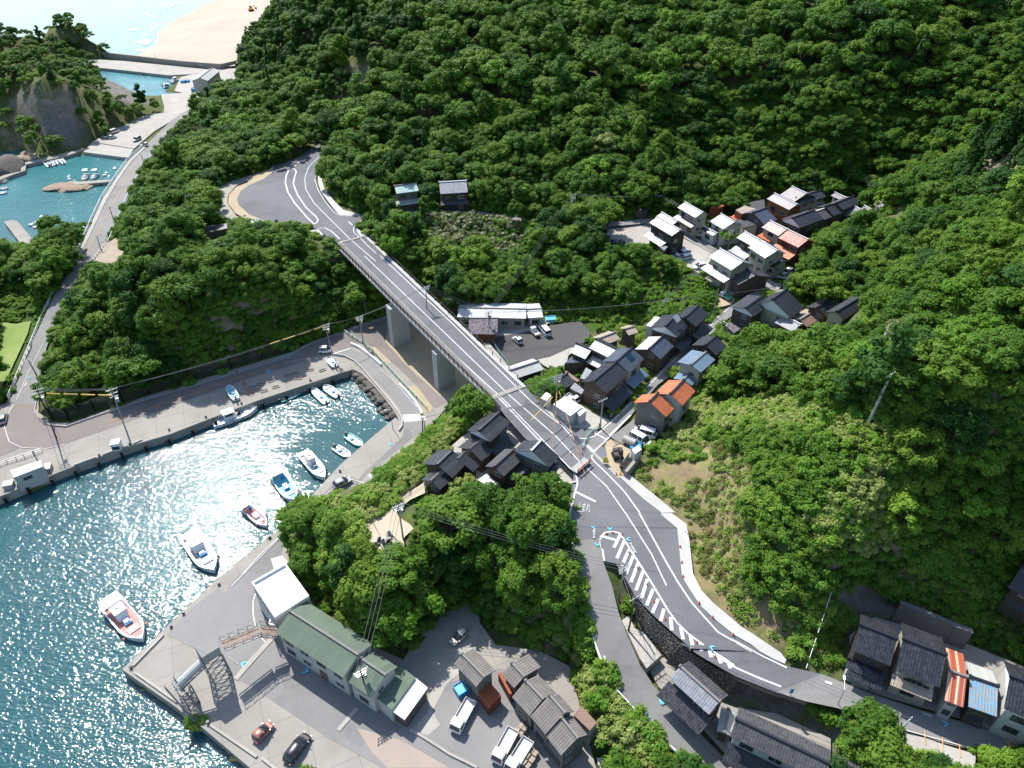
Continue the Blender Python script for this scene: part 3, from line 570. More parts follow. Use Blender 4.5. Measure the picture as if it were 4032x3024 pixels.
def wall_mat(name,c,c2,vert=True,pitch=.25,rough=.8):
    m,t=nt(name); v=objc(t); mp=N(t,'ShaderNodeMapping'); mp.inputs['Scale'].default_value=(1,1,.25) if vert else (.3,.3,1); t.links.new(v,mp.inputs[0])
    f=ramp(t,noise(t,mp.outputs[0],1.8,6,.7),[(.3,0),(.7,1)]); a=mixc(t,f,c,c2)
    sp=N(t,'ShaderNodeSeparateXYZ'); t.links.new(v,sp.inputs[0])
    if pitch:
        s=mathn(t,'ADD',sp.outputs[0],sp.outputs[1]) if vert else sp.outputs[2]
        fr=ramp(t,mathn(t,'FRACT',mathn(t,'DIVIDE',s,pitch)),[(0,1),(.15,0)])
        a=mixc(t,mathn(t,'MULTIPLY',fr,.5),a,tuple(x*.4 for x in c))
    gr=N(t,'ShaderNodeMapRange'); gr.inputs['From Min'].default_value=.2; gr.inputs['From Max'].default_value=1.2; t.links.new(sp.outputs[2],gr.inputs['Value'])
    bsdf(t,a,rough,0,.2); return m
WT={'dark':wall_mat('charred_wood_wall',(.035,.03,.027),(.07,.06,.05)),'brown':wall_mat('brown_board_wall',(.075,.05,.035),(.12,.085,.06)),
 'orange':wall_mat('orange_brown_board_wall',(.26,.11,.05),(.17,.075,.04)),'red':wall_mat('red_brown_wall',(.20,.06,.04),(.13,.05,.035)),
 'white':wall_mat('white_plaster_wall',(.52,.52,.50),(.40,.40,.38),False,0),'cream':wall_mat('cream_wall',(.40,.37,.29),(.31,.29,.23),False,0),
 'beige':wall_mat('beige_siding_wall',(.40,.38,.31),(.32,.30,.25),False,.3),'grey':wall_mat('weathered_grey_board_wall',(.19,.18,.165),(.11,.105,.10),True,.4),
 'concrete':wall_mat('painted_concrete_wall',(.44,.44,.42),(.33,.33,.31),False,0),'timber':wall_mat('grey_timber_wall',(.11,.095,.085),(.07,.06,.055),True,.5)}
M_CAPB=flat('ridge_tile_black',(.02,.022,.03),.35,.5); M_CAPW=flat('ridge_mortar_glint_white',(.62,.62,.62),.5); M_CAPG=flat('ridge_tile_grey',(.2,.19,.18),.7,.2)  # white caps also paint in the sun glint along the ridges
M_GLASS=flat('window_glass',(.03,.045,.055),.08,.8); M_ALU=flat('window_aluminium',(.42,.42,.41),.4); M_DFRAME=flat('dark_window_frame',(.09,.08,.075),.5)
M_DOOR=flat('door_wood',(.16,.10,.07),.6); M_PLAST=flat('gable_plaster',(.70,.71,.72),.7); M_WPLASTIC=flat('white_painted_metal',(.75,.75,.74),.45)
M_STEEL=flat('galvanised_steel',(.42,.43,.44),.4,.5,.6); M_DSTEEL=flat('dark_steel',(.07,.065,.075),.5,.4,.4); M_RUSTY=surf('rusty_steel',(.22,.15,.11),(.35,.30,.26),.8,local=True)
def corr(mb,L0,L1,y0,z0,y1,z1,p=.4,h=.05,th=.1):
    if p>=1: h=.012
    """ribbed roof slope from ridge edge (y0,z0) to eave edge (y1,z1), x from L0 to L1"""
    n=max(2,int(round((L1-L0)/p))); q=(L1-L0)/n; X=[];Hh=[]
    for i in range(n):
        x=L0+i*q; X+=[x,x+q*.62,x+q*.74,x+q*.9]; Hh+=[0,0,h,h]
    X.append(L1);Hh.append(0); k=len(X)
    A=[(x,y0,z0+g) for x,g in zip(X,Hh)]; B=[(x,y1,z1+g) for x,g in zip(X,Hh)]
    A2=[(x,y0,z0-th) for x in X]; B2=[(x,y1,z1-th) for x in X]
    flip=(y1>y0)
    fs=[]
    for i in range(k-1):
        f=(i,i+1,k+i+1,k+i); fs.append(f[::-1] if flip else f)
        g=(2*k+i,3*k+i,3*k+i+1,2*k+i+1); fs.append(g[::-1] if flip else g)
        e=(k+i,k+i+1,3*k+i+1,3*k+i); fs.append(e[::-1] if flip else e)
    for i in (0,k-1):
        e=(i,k+i,3*k+i,2*k+i); fs.append(e if (i==0)!=flip else e[::-1])
    mb.add(A+B+A2+B2,fs)
def window(root,cx,cy,cz,wx,hz_,nrm,frame=M_ALU,door=False,split=2):
    """nrm: 'x+','x-','y+','y-' outward direction in local axes"""
    s=1 if nrm[1]=='+' else -1
    mb=MB(); g=MB(); d=.07; fw=.07
    def B(m,a0,a1,z0,z1,o0,o1):
        if nrm[0]=='y': m.bx(cx+a0,cx+a1,min(cy+s*o0,cy+s*o1),max(cy+s*o0,cy+s*o1),cz+z0,cz+z1)
        else: m.bx(min(cx+s*o0,cx+s*o1),max(cx+s*o0,cx+s*o1),cy+a0,cy+a1,cz+z0,cz+z1)
    h=wx/2;k=hz_/2
    B(mb,-h-fw,h+fw,k,k+fw,-.03,d+.03);B(mb,-h-fw,h+fw,-k-fw,-k,-.03,d+.03);B(mb,-h-fw,-h,-k,k,-.03,d);B(mb,h,h+fw,-k,k,-.03,d)
    for i in range(1,split): B(mb,-h+i*wx/split-.03,-h+i*wx/split+.03,-k,k,0,d-.01)
    B(g,-h,h,-k,k,-.02,.03)
    f=mb.build('window' if not door else 'door',frame,root)
    g.build('pane',M_GLASS if not door else M_DOOR,f)
def solve_gable(a,b,e,zg,he,sl):
    w=3.5
    for _ in range(30):
        zr=zg+he+sl*w; A=T(*a,zr); B=T(*b,zr); E=T(*e,zg+he); d=(B-A); d.z=0; L=d.length; d/=L
        n=Vector((-d.y,d.x,0)); nw=abs((E-A).dot(n)); w=.5*w+.5*max(1.0,min(10,nw))
    s=1 if (E-A).dot(n)>0 else -1
    return A,B,d,n,s,w,zr,L
FOOT=[]
def wing(root,a,b,e,zg,he=5.4,sl=.45,roof='black',wall='brown',f=None,ov=.55,oe=.45,gable=None,cap=None,win=True,pent=None,gpent=None,win2=None,p=.4,
         rooffar=None,windows=None,endwin=True,shallow=False):
    A,B,d,n,s,w,zr,L=solve_gable(a,b,e,zg,he,sl)
    ze=zg+he
    w2=w
    if f:
        E2=T(*f,ze); w2=max(1.0,min(10,abs((E2-A).dot(n))))
    mid=(A+B)/2
    near=n*s
    if root is None or isinstance(root,tuple):
        name,label,cat,grp=root if root else ('house',None,'house',None)
        c0=mid+near*(w-w2)/2
        root=thing(name,label,cat,(c0.x,c0.y,zg),math.atan2(d.y,d.x),grp)
        bpy.context.view_layer.update()
        root['_m']=1
    # local frame of this wing relative to root
    R=Matrix.Rotation(root.rotation_euler.z,4,'Z'); Mi=(Matrix.Translation(root.location)@R).inverted()
    Wm=Matrix(((d.x,n.x,0,mid.x),(d.y,n.y,0,mid.y),(0,0,1,zg),(0,0,0,1)))
    def emit(mb,name,m,par=None):
        M=Mi@Wm
        o=mb.build(name,m,par or root); return o,M
    M=Mi@Wm
    ident=(M-Matrix.Identity(4)); same=max(abs(x) for r_ in ident for x in r_)<1e-4
    sub=[]
    def put(mb,name,m,par=None):
        o=mb.build(name,m,par or root)
        if not same and par is None: o.matrix_local=M
        return o
    h0=-L/2;h1=L/2; yn=s*w; yf=-s*w2
    zR=zr-zg; zE=he
    # walls
    k=.12
    def under(y): 
        ww=w if y*s>0 else w2
        return zR-(zR-zE)*abs(y)/ww-k
    yn_=s*(w-ov); yf_=-s*(w2-ov); x0=h0+oe; x1=h1-oe
    mb=MB(); prof=[(yf_,-1.2),(yf_,under(yf_)),(0,zR-k),(yn_,under(yn_)),(yn_,-1.2)]
    if s<0: prof=prof[::-1]
    mb.add([(x0,y,z) for y,z in prof]+[(x1,y,z) for y,z in prof],[(0,1,2,3,4),(9,8,7,6,5)]+[(i,5+i,5+(i+1)%5,(i+1)%5) for i in range(5)])
    wo=put(mb,'wall',WT[wall])
    # roof
    mb=MB(); corr(mb,h0,h1,0,zR,yn,zE,p); 
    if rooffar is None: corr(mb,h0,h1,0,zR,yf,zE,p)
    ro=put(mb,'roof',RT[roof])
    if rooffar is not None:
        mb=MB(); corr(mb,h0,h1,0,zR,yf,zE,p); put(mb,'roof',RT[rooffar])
    capm={'w':M_CAPW,'g':M_CAPG,None:M_CAPB,'b':M_CAPB}[cap]
    mb=MB(); mb.bx(h0-.05,h1+.05,-.17,.17,zR-.05,zR+.24); mb.bx(h0-.12,h0+.12,-.24,.24,zR-.1,zR+.36); mb.bx(h1-.12,h1+.12,-.24,.24,zR-.1,zR+.36)
    o=mb.build('ridge_cap',capm,ro)
    gx=h1 if (B.y<A.y) else h0   # nearer gable end
    ge=x1 if gx==h1 else x0; sg=1 if gx==h1 else -1
    if gable:
        for ex,sgn in ((x1,1),(x0,-1)):
            mb=MB(); tz=zE-.15
            tri=[(yf_,under(yf_)-.02),(0,zR-k-.02),(yn_,under(yn_)-.02),(yn_*.98,tz-.3),(yf_*.98,tz-.3)]
            o0=[(ex+sgn*.02,y,z) for y,z in tri]; o1=[(ex+sgn*.09,y,z) for y,z in tri]
            mb.hexa(o0,o1); put(mb,'gable_plaster',M_PLAST)
    if win:
        nn=('y+' if s>0 else 'y-'); ff=('y-' if s>0 else 'y+')
        rows=[1.5] if he<4.2 else [1.4,4.1]
        if he<2.6: rows=[]
        for zi in rows:
            if zi+.7>under(yn_): zi=under(yn_)-.8
            n_=max(1,int((x1-x0)/2.9)) 
            for q in range(n_):
                cx=x0+(q+.5)*(x1-x0)/n_
                isd=(zi<2 and q==n_//2 and n_>1)
                if isd: window(root if same else wo,cx,yn_,1.05,1.5,1.9,nn,M_DFRAME,True)
                else: window(root if same else wo,cx,yn_,zi+.1,min(1.7,(x1-x0)/n_-.6),1.05,nn,M_ALU if q%2 else M_DFRAME)
            if not shallow:
                for q in range(max(1,n_//2)):
                    window(root if same else wo,x0+(q+.5)*(x1-x0)/max(1,n_//2),yf_,zi+.1,1.3,.9,ff,M_ALU)
        if endwin and (w+w2)>4:
            for zi in rows:
                window(root if same else wo,ge,(yn_+yf_)/2+yn_*.3,zi+.1,1.1,.9,('x+' if sg>0 else 'x-'),M_ALU)
    if pent:
        zt,dep,f0,f1=pent[:4]; pr=pent[4] if len(pent)>4 else roof
        xa=h0+(h1-h0)*f0; xb=h0+(h1-h0)*f1
        mb=MB(); corr(mb,xa,xb,yn_-s*.02,zt,yn_+s*dep,zt-dep*.38,p); put(mb,'pent_roof',RT[pr])
        if len(pent)>5:   # room below the lean-to
            mb=MB(); ya,yb=sorted((yn_+s*.02,yn_+s*(dep-.5))); mb.bx(xa+.3,xb-.3,ya,yb,-1.2,zt-dep*.38-.05); put(mb,'lean_to',WT[pent[5]])
    if gpent:
        zt,dep=gpent[:2]; pr=gpent[2] if len(gpent)>2 else roof
        mb=MB(); # simple slab on the near gable
        e0=ge; e1=ge+sg*dep
        mb.hexa([(e0,yf_,zt-.1),(e0,yn_,zt-.1),(e1,yn_,zt-dep*.38-.1),(e1,yf_,zt-dep*.38-.1)],[(e0,yf_,zt),(e0,yn_,zt),(e1,yn_,zt-dep*.38),(e1,yf_,zt-dep*.38)]); put(mb,'pent_roof',RT[pr])
    # mask + footprint
    cor=[mid+d*x+n*y for x,y in ((h0,yn),(h1,yn),(h1,yf),(h0,yf))]
    FOOT.append([(c.x,c.y) for c in cor])
    MASKPOLY.append([proj((c.x,c.y,ze))[:2] for c in cor])
    MASKPOLY.append([proj((A.x,A.y,zr))[:2],proj((B.x,B.y,zr))[:2],proj((cor[1].x,cor[1].y,ze))[:2],proj((cor[1].x,cor[1].y,zg+.8))[:2],proj((cor[0].x,cor[0].y,zg+.8))[:2],proj((cor[0].x,cor[0].y,ze))[:2]])
    return root
def house(label,*w,name='house',cat='house',group=None):
    r=(name,label,cat,group)
    for x in w:
        k=dict(x[-1]) if isinstance(x[-1],dict) else {}
        args=x[:-1] if isinstance(x[-1],dict) else x
        r=wing(r,*args,**k)
    return r
def flatbox(label,quad,ztop,zg,roofm,wallm,name='shed',cat='shed',para=0,group=None,win=(),skirt=.25,zs=None,over=0.0):
    """flat or sloped-topped box; quad = roof corner pixels, zs optional corner heights"""
    c=[T(*q,(zs[i] if zs else ztop)) for i,q in enumerate(quad)]
    ctr=sum((Vector((p.x,p.y,0)) for p in c),Vector())/len(c); ctr.z=zg
    root=thing(name,label,cat,ctr,0,group)
    if (c[1]-c[0]).cross(c[2]-c[0]).z<0: c=c[::-1]
    L=[p-ctr for p in c]
    mb=MB(); mb.hexa([p-Vector((0,0,skirt)) for p in L],L); ro=mb.build('roof',roofm,root)
    ins=[Vector((p.x*(1-over),p.y*(1-over),p.z-skirt-.005)) for p in L]
    mb=MB(); mb.hexa([Vector((p.x,p.y,-1)) for p in ins],ins); mb.build('wall',wallm,root)
    if para:
        mb=MB(); k=len(L)
        for i in range(k):
            a,b=L[i],L[(i+1)%k]; u=(b-a).normalized(); nn=Vector((-u.y,u.x,0))*.25
            mb.hexa([a,b,b+nn-u*.25,a+nn+u*.25],[q+Vector((0,0,para)) for q in (a,b,b+nn-u*.25,a+nn+u*.25)])
        mb.build('parapet',M_WPLASTIC,root)
    k=len(L)
    for (i,f,w_,z0,h_) in win:
        a,b=ins[i],ins[(i+1)%k]; u=(b-a); u.z=0; ln=u.length; u/=ln; o=Vector((u.y,-u.x,0)); p=Vector((a.x,a.y,0))+u*ln*f+Vector((0,0,z0))
        mb=MB(); mb.box(p+o*.03,u*(w_/2+.07),o*.06,Vector((0,0,h_/2+.07))); fr=mb.build('window',M_ALU,root)
        mb=MB(); mb.box(p+o*.06,u*(w_/2),o*.05,Vector((0,0,h_/2))); mb.build('pane',M_GLASS,fr)
    FOOT.append([(p.x,p.y) for p in c]); MASKPOLY.append([proj(p)[:2] for p in c]); 
    lo=[proj((p.x,p.y,zg+.6))[:2] for p in c]; MASKPOLY.append(lo)
    for i in range(k): MASKPOLY.append([proj(c[i])[:2],proj(c[(i+1)%k])[:2],lo[(i+1)%k],lo[i]])
    return root
def sheet(label,quad,zs,zg,m,name='lean_to_roof',cat='roof',root=None):
    return flatbox(label,quad,None,zg,m,WT['timber'],name='shed',cat='shed',zs=zs,skirt=.1,over=.08)
D=dict
# --- row beside the lower road, right foreground
house('black-tiled house with white gable at the left end of the roadside row',
 (('t',207,130),('t',448,225),('t',165,300),9.3,5.8,.5,'black','dark',('t',190,52),D(gable=1,cap='b',pent=(3.1,2.6,.1,1.0))),
 (('t',130,345),('t',330,440),('t',100,400),9.3,2.7,.35,'black','white',D(ov=.3,win=False)))
house('widest black-tiled house in the roadside row, with beige balcony band and skylights',
 (('t',485,222),('t',765,328),('t',440,425),9.3,6.0,.5,'black','beige',('t',458,112),D(cap='b',pent=(4.4,1.6,0,.95,'tan'))))
house('rusty red and cream striped metal-roofed house between the black and the mottled blue roofs',
 (('t',778,425),('t',898,470),('t',705,600),9.3,4.6,.3,'stripe','concrete',('t',765,280),D(cap='g',p=.8)))
house('low house with mottled blue and grey tiled roof next to the red striped roof',
 (('t',920,468),('t',1100,530),('t',892,655),9.3,4.2,.3,'mottle','timber',('t',897,372),D(cap='b',rooffar='corr')))
house('white-walled house with black roof cut by the right edge of the view',
 (('t',1177,462),('t',1440,565),('t',1132,668),9.3,6.0,.5,'black','white',('t',1122,358),D(cap='b',gable=1)))
house('dark wooden house on the garden terrace at the right edge',
 (('i',2200,350),('i',2420,470),('i',2110,490),14.0,4.5,.45,'black','dark',D(cap='b')))
# --- between the two roads
house('black house with bright silver-ribbed near slope below the stone retaining wall',
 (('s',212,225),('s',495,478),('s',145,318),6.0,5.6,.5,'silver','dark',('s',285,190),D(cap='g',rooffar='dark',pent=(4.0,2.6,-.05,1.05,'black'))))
house('long grey-tiled house with white walls at the bottom edge between the two roads',
 (('s',612,600),('s',1285,922),('s',565,722),6.0,5.6,.5,'dark','white',('s',617,505),D(cap='b',pent=(3.2,2.6,0,1.0,'black'))))
house('small grey-ribbed annexe roof between the silver-ribbed and the long grey-tiled houses',
 (('s',560,530),('s',530,700),('s',500,640),6.0,3.0,.2,'corr','timber',D(cap='g',win=False)),name='shed',cat='shed')
house('small black-tiled house end cut by the bottom edge, right of the long grey-tiled house',
 (('i',985,1600),('i',1200,1720),('i',960,1659),6.0,4.0,.45,'dark','dark',D(win=False)))
# --- yard group
house('grey cement-tiled storehouse nearest the gravel yard, blue tub beside its wall',
 (('r',250,240),('r',528,525),('r',150,362),2.0,5.2,.5,'grey','grey',('r',405,180),D(cap='g',oe=.3)))
flatbox('rust-red flat-roofed annexe at the gable of the grey storehouse',[('r',432,690),('r',598,592),('r',735,745),('r',580,895)],4.6,2.0,RT['rust'],WT['red'],name='storehouse_annexe',cat='shed')
house('grey cement-tiled house behind the rusty strip roof, half under garden plants',
 (('r',868,350),('r',1025,522),('r',705,445),2.0,4.8,.5,'grey','timber',('r',1052,205),D(cap='g',oe=.3)))
flatbox('long narrow rust-coloured lean-to between the two grey storehouses',[('r',700,480),('r',740,465),('r',888,730),('r',850,755)],4.2,2.0,RT['rust'],WT['red'],name='lean_to_shed',cat='shed')
house('long stepped storehouse with three grey cement-tiled roofs beside the parked trucks',
 (('r',1040,572),('r',1260,800),('r',872,775),2.0,5.2,.5,'grey','grey',('r',1190,490),D(cap='g',oe=.2)),
 (('r',1338,750),('r',1530,972),('r',1088,1000),2.0,5.5,.5,'grey','grey',('r',1420,700),D(cap='g',oe=.2)),
 (('r',1490,1035),('r',1690,1285),('r',1290,1250),2.0,5.2,.5,'grey','grey',('r',1640,1030),D(cap='g',oe=.2)),name='storehouse',cat='storehouse')
flatbox('brown patched flat roof behind the stepped storehouse, its edge of pale concrete',[('r',1730,880),('r',1930,1090),('r',1840,1190),('r',1640,1000)],6.4,2.0,RT['brown'],WT['concrete'],name='storehouse_annexe',cat='shed')
flatbox('narrow pale blue sheet roof along the stepped storehouse',[('r',1285,1318),('r',1330,1285),('r',1505,1505),('r',1470,1545)],4.4,2.0,RT['steel'],WT['timber'],name='lean_to_shed',cat='shed')
# --- green-roofed hall
gh=house('long green-roofed fish hall beside the white flat-roofed building',
 (('q',375,570),('q',990,965),('q',250,770),2.0,6.0,.38,'green','concrete',('q',555,500),D(cap='g',p=1.2,oe=.15)),
 (('q',1020,1000),('q',1240,1148),('q',872,1190),2.0,5.2,.38,'green','concrete',('q',1110,915),D(cap='g',p=1.2,oe=.15)),name='fish_hall',cat='hall')
flatbox('lower green roof at the end of the green-roofed hall',[('q',1362,1052),('q',1512,1172),('q',1297,1468),('q',1148,1340)],5.4,2.0,RT['green'],WT['concrete'],name='hall_annexe',cat='hall')
flatbox('white canopy closing the end of the green-roofed hall',[('q',1512,1172),('q',1622,1262),('q',1412,1552),('q',1297,1470)],5.0,2.0,M_WPLASTIC,WT['timber'],name='canopy',cat='canopy',over=.1)
flatbox('white flat-roofed two-storey building with a parapet beside the quay road',[('q',30,322),('q',335,148),('q',550,442),('q',240,640)],8.6,2.0,M_WPLASTIC,WT['white'],name='flat_roofed_building',cat='building',para=.5,
 win=[(3,.2,1.4,4.8,1.1),(3,.5,1.4,4.8,1.1),(3,.8,1.4,4.8,1.1),(2,.3,1.4,4.8,1.1),(2,.7,1.4,4.8,1.1),(0,.3,1.4,4.8,1.1),(0,.7,1.4,4.8,1.1),(1,.5,1.4,4.8,1.1)])
flatbox('low white canopy north of the white flat-roofed building',[('q',203,92),('q',300,66),('q',372,140),('q',230,190)],5.0,2.0,M_WPLASTIC,WT['concrete'],name='canopy',cat='canopy',over=.15)
# --- houses left of the main road
HG=10.5
house('black-tiled two-storey house closest to the near end of the bridge',
 (('o',750,420),('o',995,200),('o',870,578),HG,6.0,.5,'black','dark',('o',555,470),D(gable=1,pent=(3.4,2.8,.05,1.0))),
 (('o',642,640),('o',785,528),('o',790,782),HG,3.8,.45,'black','brown',('o',500,620),D()))
house('black-tiled house with stepped roofs beside the pale shrub bank',
 (('o',250,830),('o',432,655),('o',420,1000),HG-1,6.0,.48,'black','brown',('o',78,818),D()),
 (('o',172,1025),('o',302,905),('o',275,1142),HG-1,5.2,.48,'black','brown',('o',56,1015),D()),
 (('o',500,760),('o',578,684),('o',690,915),HG-1,5.2,.45,'black','dark',D(win=False)))
house('grey-black house with plain ridge in the middle of the roadside cluster',
 (('o',940,855),('o',1180,640),('o',1052,975),HG,5.0,.5,'dark','brown',('o',838,842),D(cap='b')),)
house('black-tiled house with large white gable right beside the main road',
 (('o',1390,662),('o',1510,535),('o',1580,890),HG+.6,5.8,.5,'black','grey',('o',1195,640),D(gable=1,cap='w')),)
house('small black lean-to roof at the corner of the white-gabled roadside house',
 (('o',1600,900),('o',1690,800),('o',1630,978),HG+.8,3.4,.4,'black','timber',D(win=False)),name='lean_to',cat='lean-to')
flatbox('white sheet-roofed shed half hidden by trees below the roadside cluster',[('o',738,1010),('o',845,938),('o',990,1058),('o',905,1122)],HG+3.2,HG,RT['white'],WT['timber'])
flatbox('grey curved roof of the shed behind the plain-ridged house',[('o',1060,985),('o',1265,775),('o',1385,870),('o',1230,990)],HG+3.6,HG,RT['dark'],WT['timber'])
# --- village houses, near part
house('brown-walled house with black roof beside the white site cabins',
 (('m',420,985),('m',690,760),('m',545,1160),11.5,6.2,.5,'black','brown',('m',268,995),D(pent=(3.4,2.6,0,1.0))),)
house('blue-grey tiled house with a solar water heater on its roof',
 (('m',700,745),('m',885,583),('m',828,905),11.5,6.2,.48,'blue','beige',('m',532,745),D(pent=(3.4,2.2,0,1.0,'steel'))))
house('small house with glare-whitened near roof slope at the corner of the lower car park',
 (('m',215,530),('m',400,610),('m',145,642),8.5,4.8,.48,'white','timber',D(cap='b',rooffar='black')),)  # white near slope stands for sun glare on glazed tiles
house('larger house with glare-whitened near roof slope behind the blue-grey tiled one',
 (('m',450,482),('m',755,630),('m',378,590),9.5,5.6,.48,'white','timber',D(cap='b',rooffar='black',pent=(3.6,2.2,.1,.7,'corr'))))  # near slope coloured white as sun glare on its tiles
flatbox('small lean-to with dark metal roof below the glare-whitened roofs',[('m',75,765),('m',150,700),('m',300,745),('m',298,755)],12.0,8.5,RT['blue'],WT['timber'])
house('small dark-roofed shed with brown annexe beside the tall utility pole',
 (('n',1500,1150),('n',1640,1075),('n',1590,1285),10.0,3.8,.45,'black','timber',('n',1355,1180),D()),name='shed',cat='shed')
flatbox('brown sheet-roofed annexe behind the small dark shed',[('n',1620,1032),('n',1805,1165),('n',1770,1190),('n',1600,1075)],13.6,10.0,RT['brown'],WT['timber'])
flatbox('white ribbed porch roof beside the brown-walled house',[('n',1675,1272),('n',1740,1198),('n',1868,1296),('n',1832,1352)],14.2,11.0,RT['silver'],WT['timber'])
flatbox('white ribbed roof of the narrow shed behind the brown-walled house',[('n',1812,1140),('n',1892,992),('n',1978,1040),('n',1880,1150)],14.4,10.5,RT['silver'],WT['timber'])
house('plain grey-roofed barn at the corner of the lower car park beside the bridge',
 (('n',855,1035),('n',1245,908),('n',1015,1118),6.8,4.2,.3,'corr','dark',('n',850,972),D(cap='g',p=3,win=False)),name='barn',cat='barn')
house('dark brown house with one glare-whitened roof slope and one blue-grey slope',
 (('m',1092,600),('m',1257,445),('m',1222,730),12.0,4.6,.45,'blue','brown',('m',932,592),D(rooffar='white')))  # sun glare painted in as a white far slope
house('black-tiled house with white bargeboards and a silver tank on its ridge',
 (('m',1285,325),('m',1432,172),('m',1430,470),12.4,6.0,.48,'black','brown',('m',1112,330),D(gable=1,pent=(3.4,2.2,0,1))))
house('black-tiled house with green gutter where the village road narrows',
 (('m',1530,215),('m',1692,65),('m',1640,350),12.6,6.0,.48,'black','brown',('m',1468,168),D(pent=(3.4,2.2,0,1))))
house('old tan slate-roofed shed among bushes above the lower car park',
 (('m',480,475),('m',680,398),('m',570,545),9.5,3.0,.3,'tan','timber',('m',392,460),D(cap='g',win=False,p=.9)),name='shed',cat='shed')
house('smaller tan slate-roofed shed nearest the black-tiled houses',
 (('m',795,360),('m',912,325),('m',835,435),10.5,3.0,.3,'tan','timber',D(cap='g',win=False,p=.9)),name='shed',cat='shed')
flatbox('white flat-roofed bathhouse behind the black-tiled house with the silver tank',[('m',1062,310),('m',1165,202),('m',1235,215),('m',1130,330)],16.6,12.0,M_WPLASTIC,WT['white'])
house('black-tiled house above the steel-blue roofs on the right of the village road',
 (('m',1775,550),('m',1902,440),('m',1892,690),12.8,5.2,.48,'black','dark',('m',1612,550),D()))
house('modern house with stepped steel-blue roofs right of the village road',
 (('m',1600,790),('m',1775,640),('m',1730,872),12.5,6.0,.28,'steel','beige',('m',1468,728),D(cap='g',p=.5)),
 (('m',1510,972),('m',1590,875),('m',1640,1005),12.5,3.2,.28,'steel','beige',('m',1382,962),D(cap='g',p=.5,win=False)))
house('grey board-walled house under a vivid orange tile roof at the junction',
 (('m',1100,1232),('m',1200,1132),('m',1300,1422),12.5,5.6,.5,'orange','grey',('m',928,1226),D(cap='b')),
 (('m',1350,1142),('m',1512,975),('m',1500,1275),12.5,6.6,.5,'orange','concrete',('m',1170,1132),D(cap='b')))
# --- village, further up
house('black-tiled storehouse with white gable over weathered boards at the roadside',
 (('l',535,655),('l',742,508),('l',612,778),13.3,5.6,.5,'black','timber',('l',322,665),D(gable=1)))
house('big black-tiled house right behind the white-gabled storehouse',
 (('l',860,552),('l',1032,430),('l',1102,760),13.6,5.8,.5,'black','cream',('l',752,562),D(gable=1)))
house('black-tiled house partly hidden behind the brown slate roof',
 (('l',1412,650),('l',1582,545),('l',1500,770),14.5,5.0,.45,'black','brown',('l',1268,650),D()))
house('low brown slate-roofed house between black roofs',
 (('l',1188,800),('l',1388,680),('l',1292,880),14.0,3.6,.35,'brown','red',('l',1102,760),D(cap='g',rooffar='tan')))
house('tall cream-walled storehouse with long black roof at the edge of the wood',
 (('l',1638,700),('l',1942,515),('l',1722,800),15.0,6.6,.5,'black','cream',('l',1512,700),D()),name='storehouse',cat='storehouse')
house('small white-ribbed roof peeping over the trees below the brown slate roof',
 (('l',990,742),('l',1210,857),('l',895,830),14.0,3.4,.45,'silver','timber',D(cap='w',rooffar='dark')),name='shed',cat='shed')
flatbox('orange tiled lean-to roof between the two black-tiled roadside houses',[('l',798,708),('l',818,648),('l',1005,722),('l',905,785)],17.2,13.6,RT['orange'],WT['red'])
flatbox('purple sheet-roofed bus shelter beside the village road',[('l',288,858),('l',350,822),('l',482,902),('l',405,955)],15.6,13.0,RT['purple'],WT['timber'],name='shelter',cat='shelter')
house('black-walled house with layered grey roofs beside the village car park',
 (('j',787,465),('j',1100,645),('j',700,555),14.5,6.4,.42,'purple','dark',D(cap='w',pent=(3.6,2.4,.0,.8))),
 (('j',848,405),('j',1062,527),('j',780,470),14.5,6.6,.42,'purple','dark',D(cap='w',win=False)))
flatbox('low white-roofed outhouse in front of the black-walled house',[('j',785,835),('j',838,798),('j',932,868),('j',882,920)],17.2,14.4,RT['silver'],WT['dark'],name='outhouse',cat='shed')
house('purple-grey tiled house at the foot of the wooded hill above the black-walled one',
 (('j',1162,265),('j',1408,405),('j',1075,342),15.5,5.6,.45,'purple','beige',D(cap='w',pent=(3.2,1.6,0,1))))
house('house with pale hipped tile roof beside the steel lattice of the pole',
 (('j',1655,425),('j',1840,535),('j',1478,508),14.4,5.4,.42,'silver','white',D(cap='w')),
 (('j',1420,590),('j',1600,690),('j',1400,640),14.4,3.2,.4,'black','white',D(cap='w')))
house('beige two-storey house with long silver-grey ribbed roofs in the middle of the village',
 (('k',-95,735),('k',178,885),('j',1888,757),14.2,6.0,.42,'silver','dark',D(cap='w',pent=(3.4,3.0,0,.8,'silver'))),
 (('k',110,848),('k',345,995),('k',22,995),14.2,6.0,.42,'silver','beige',D(cap='w')),
 (('k',285,1085),('k',415,1140),('k',197,1183),14.2,3.0,.3,'black','beige',D(cap='w')))
house('house with glare-whitened near roof slope standing above the stone wall',
 (('j',1642,900),('j',1955,1080),('j',1508,1020),13.9,6.4,.4,'white','cream',D(cap='w',rooffar='silver',pent=(4.1,2.4,-.05,1.0,'silver'))),  # main near slope is tile with the sun glare put into its colour
 (('j',2010,1180),('j',2130,1260),('j',1835,1350),13.9,3.4,.3,'dark','timber',D(win=False)))
house('orange-brown board-walled two-storey house with dark roof',
 (('k',312,215),('k',618,365),('k',178,272),15.5,6.4,.42,'purple','orange',D(cap='w')))
house('purple tiled roof behind the orange-brown boarded house',
 (('k',548,122),('k',748,215),('k',398,235),17.0,5.0,.42,'purple','timber',D(cap='w',win=False)))
house('black roof with blue tarpaulin at its foot, right of the orange-brown boarded house',
 (('k',602,275),('k',932,172),('k',660,368),16.6,4.8,.42,'black','cream',D()))
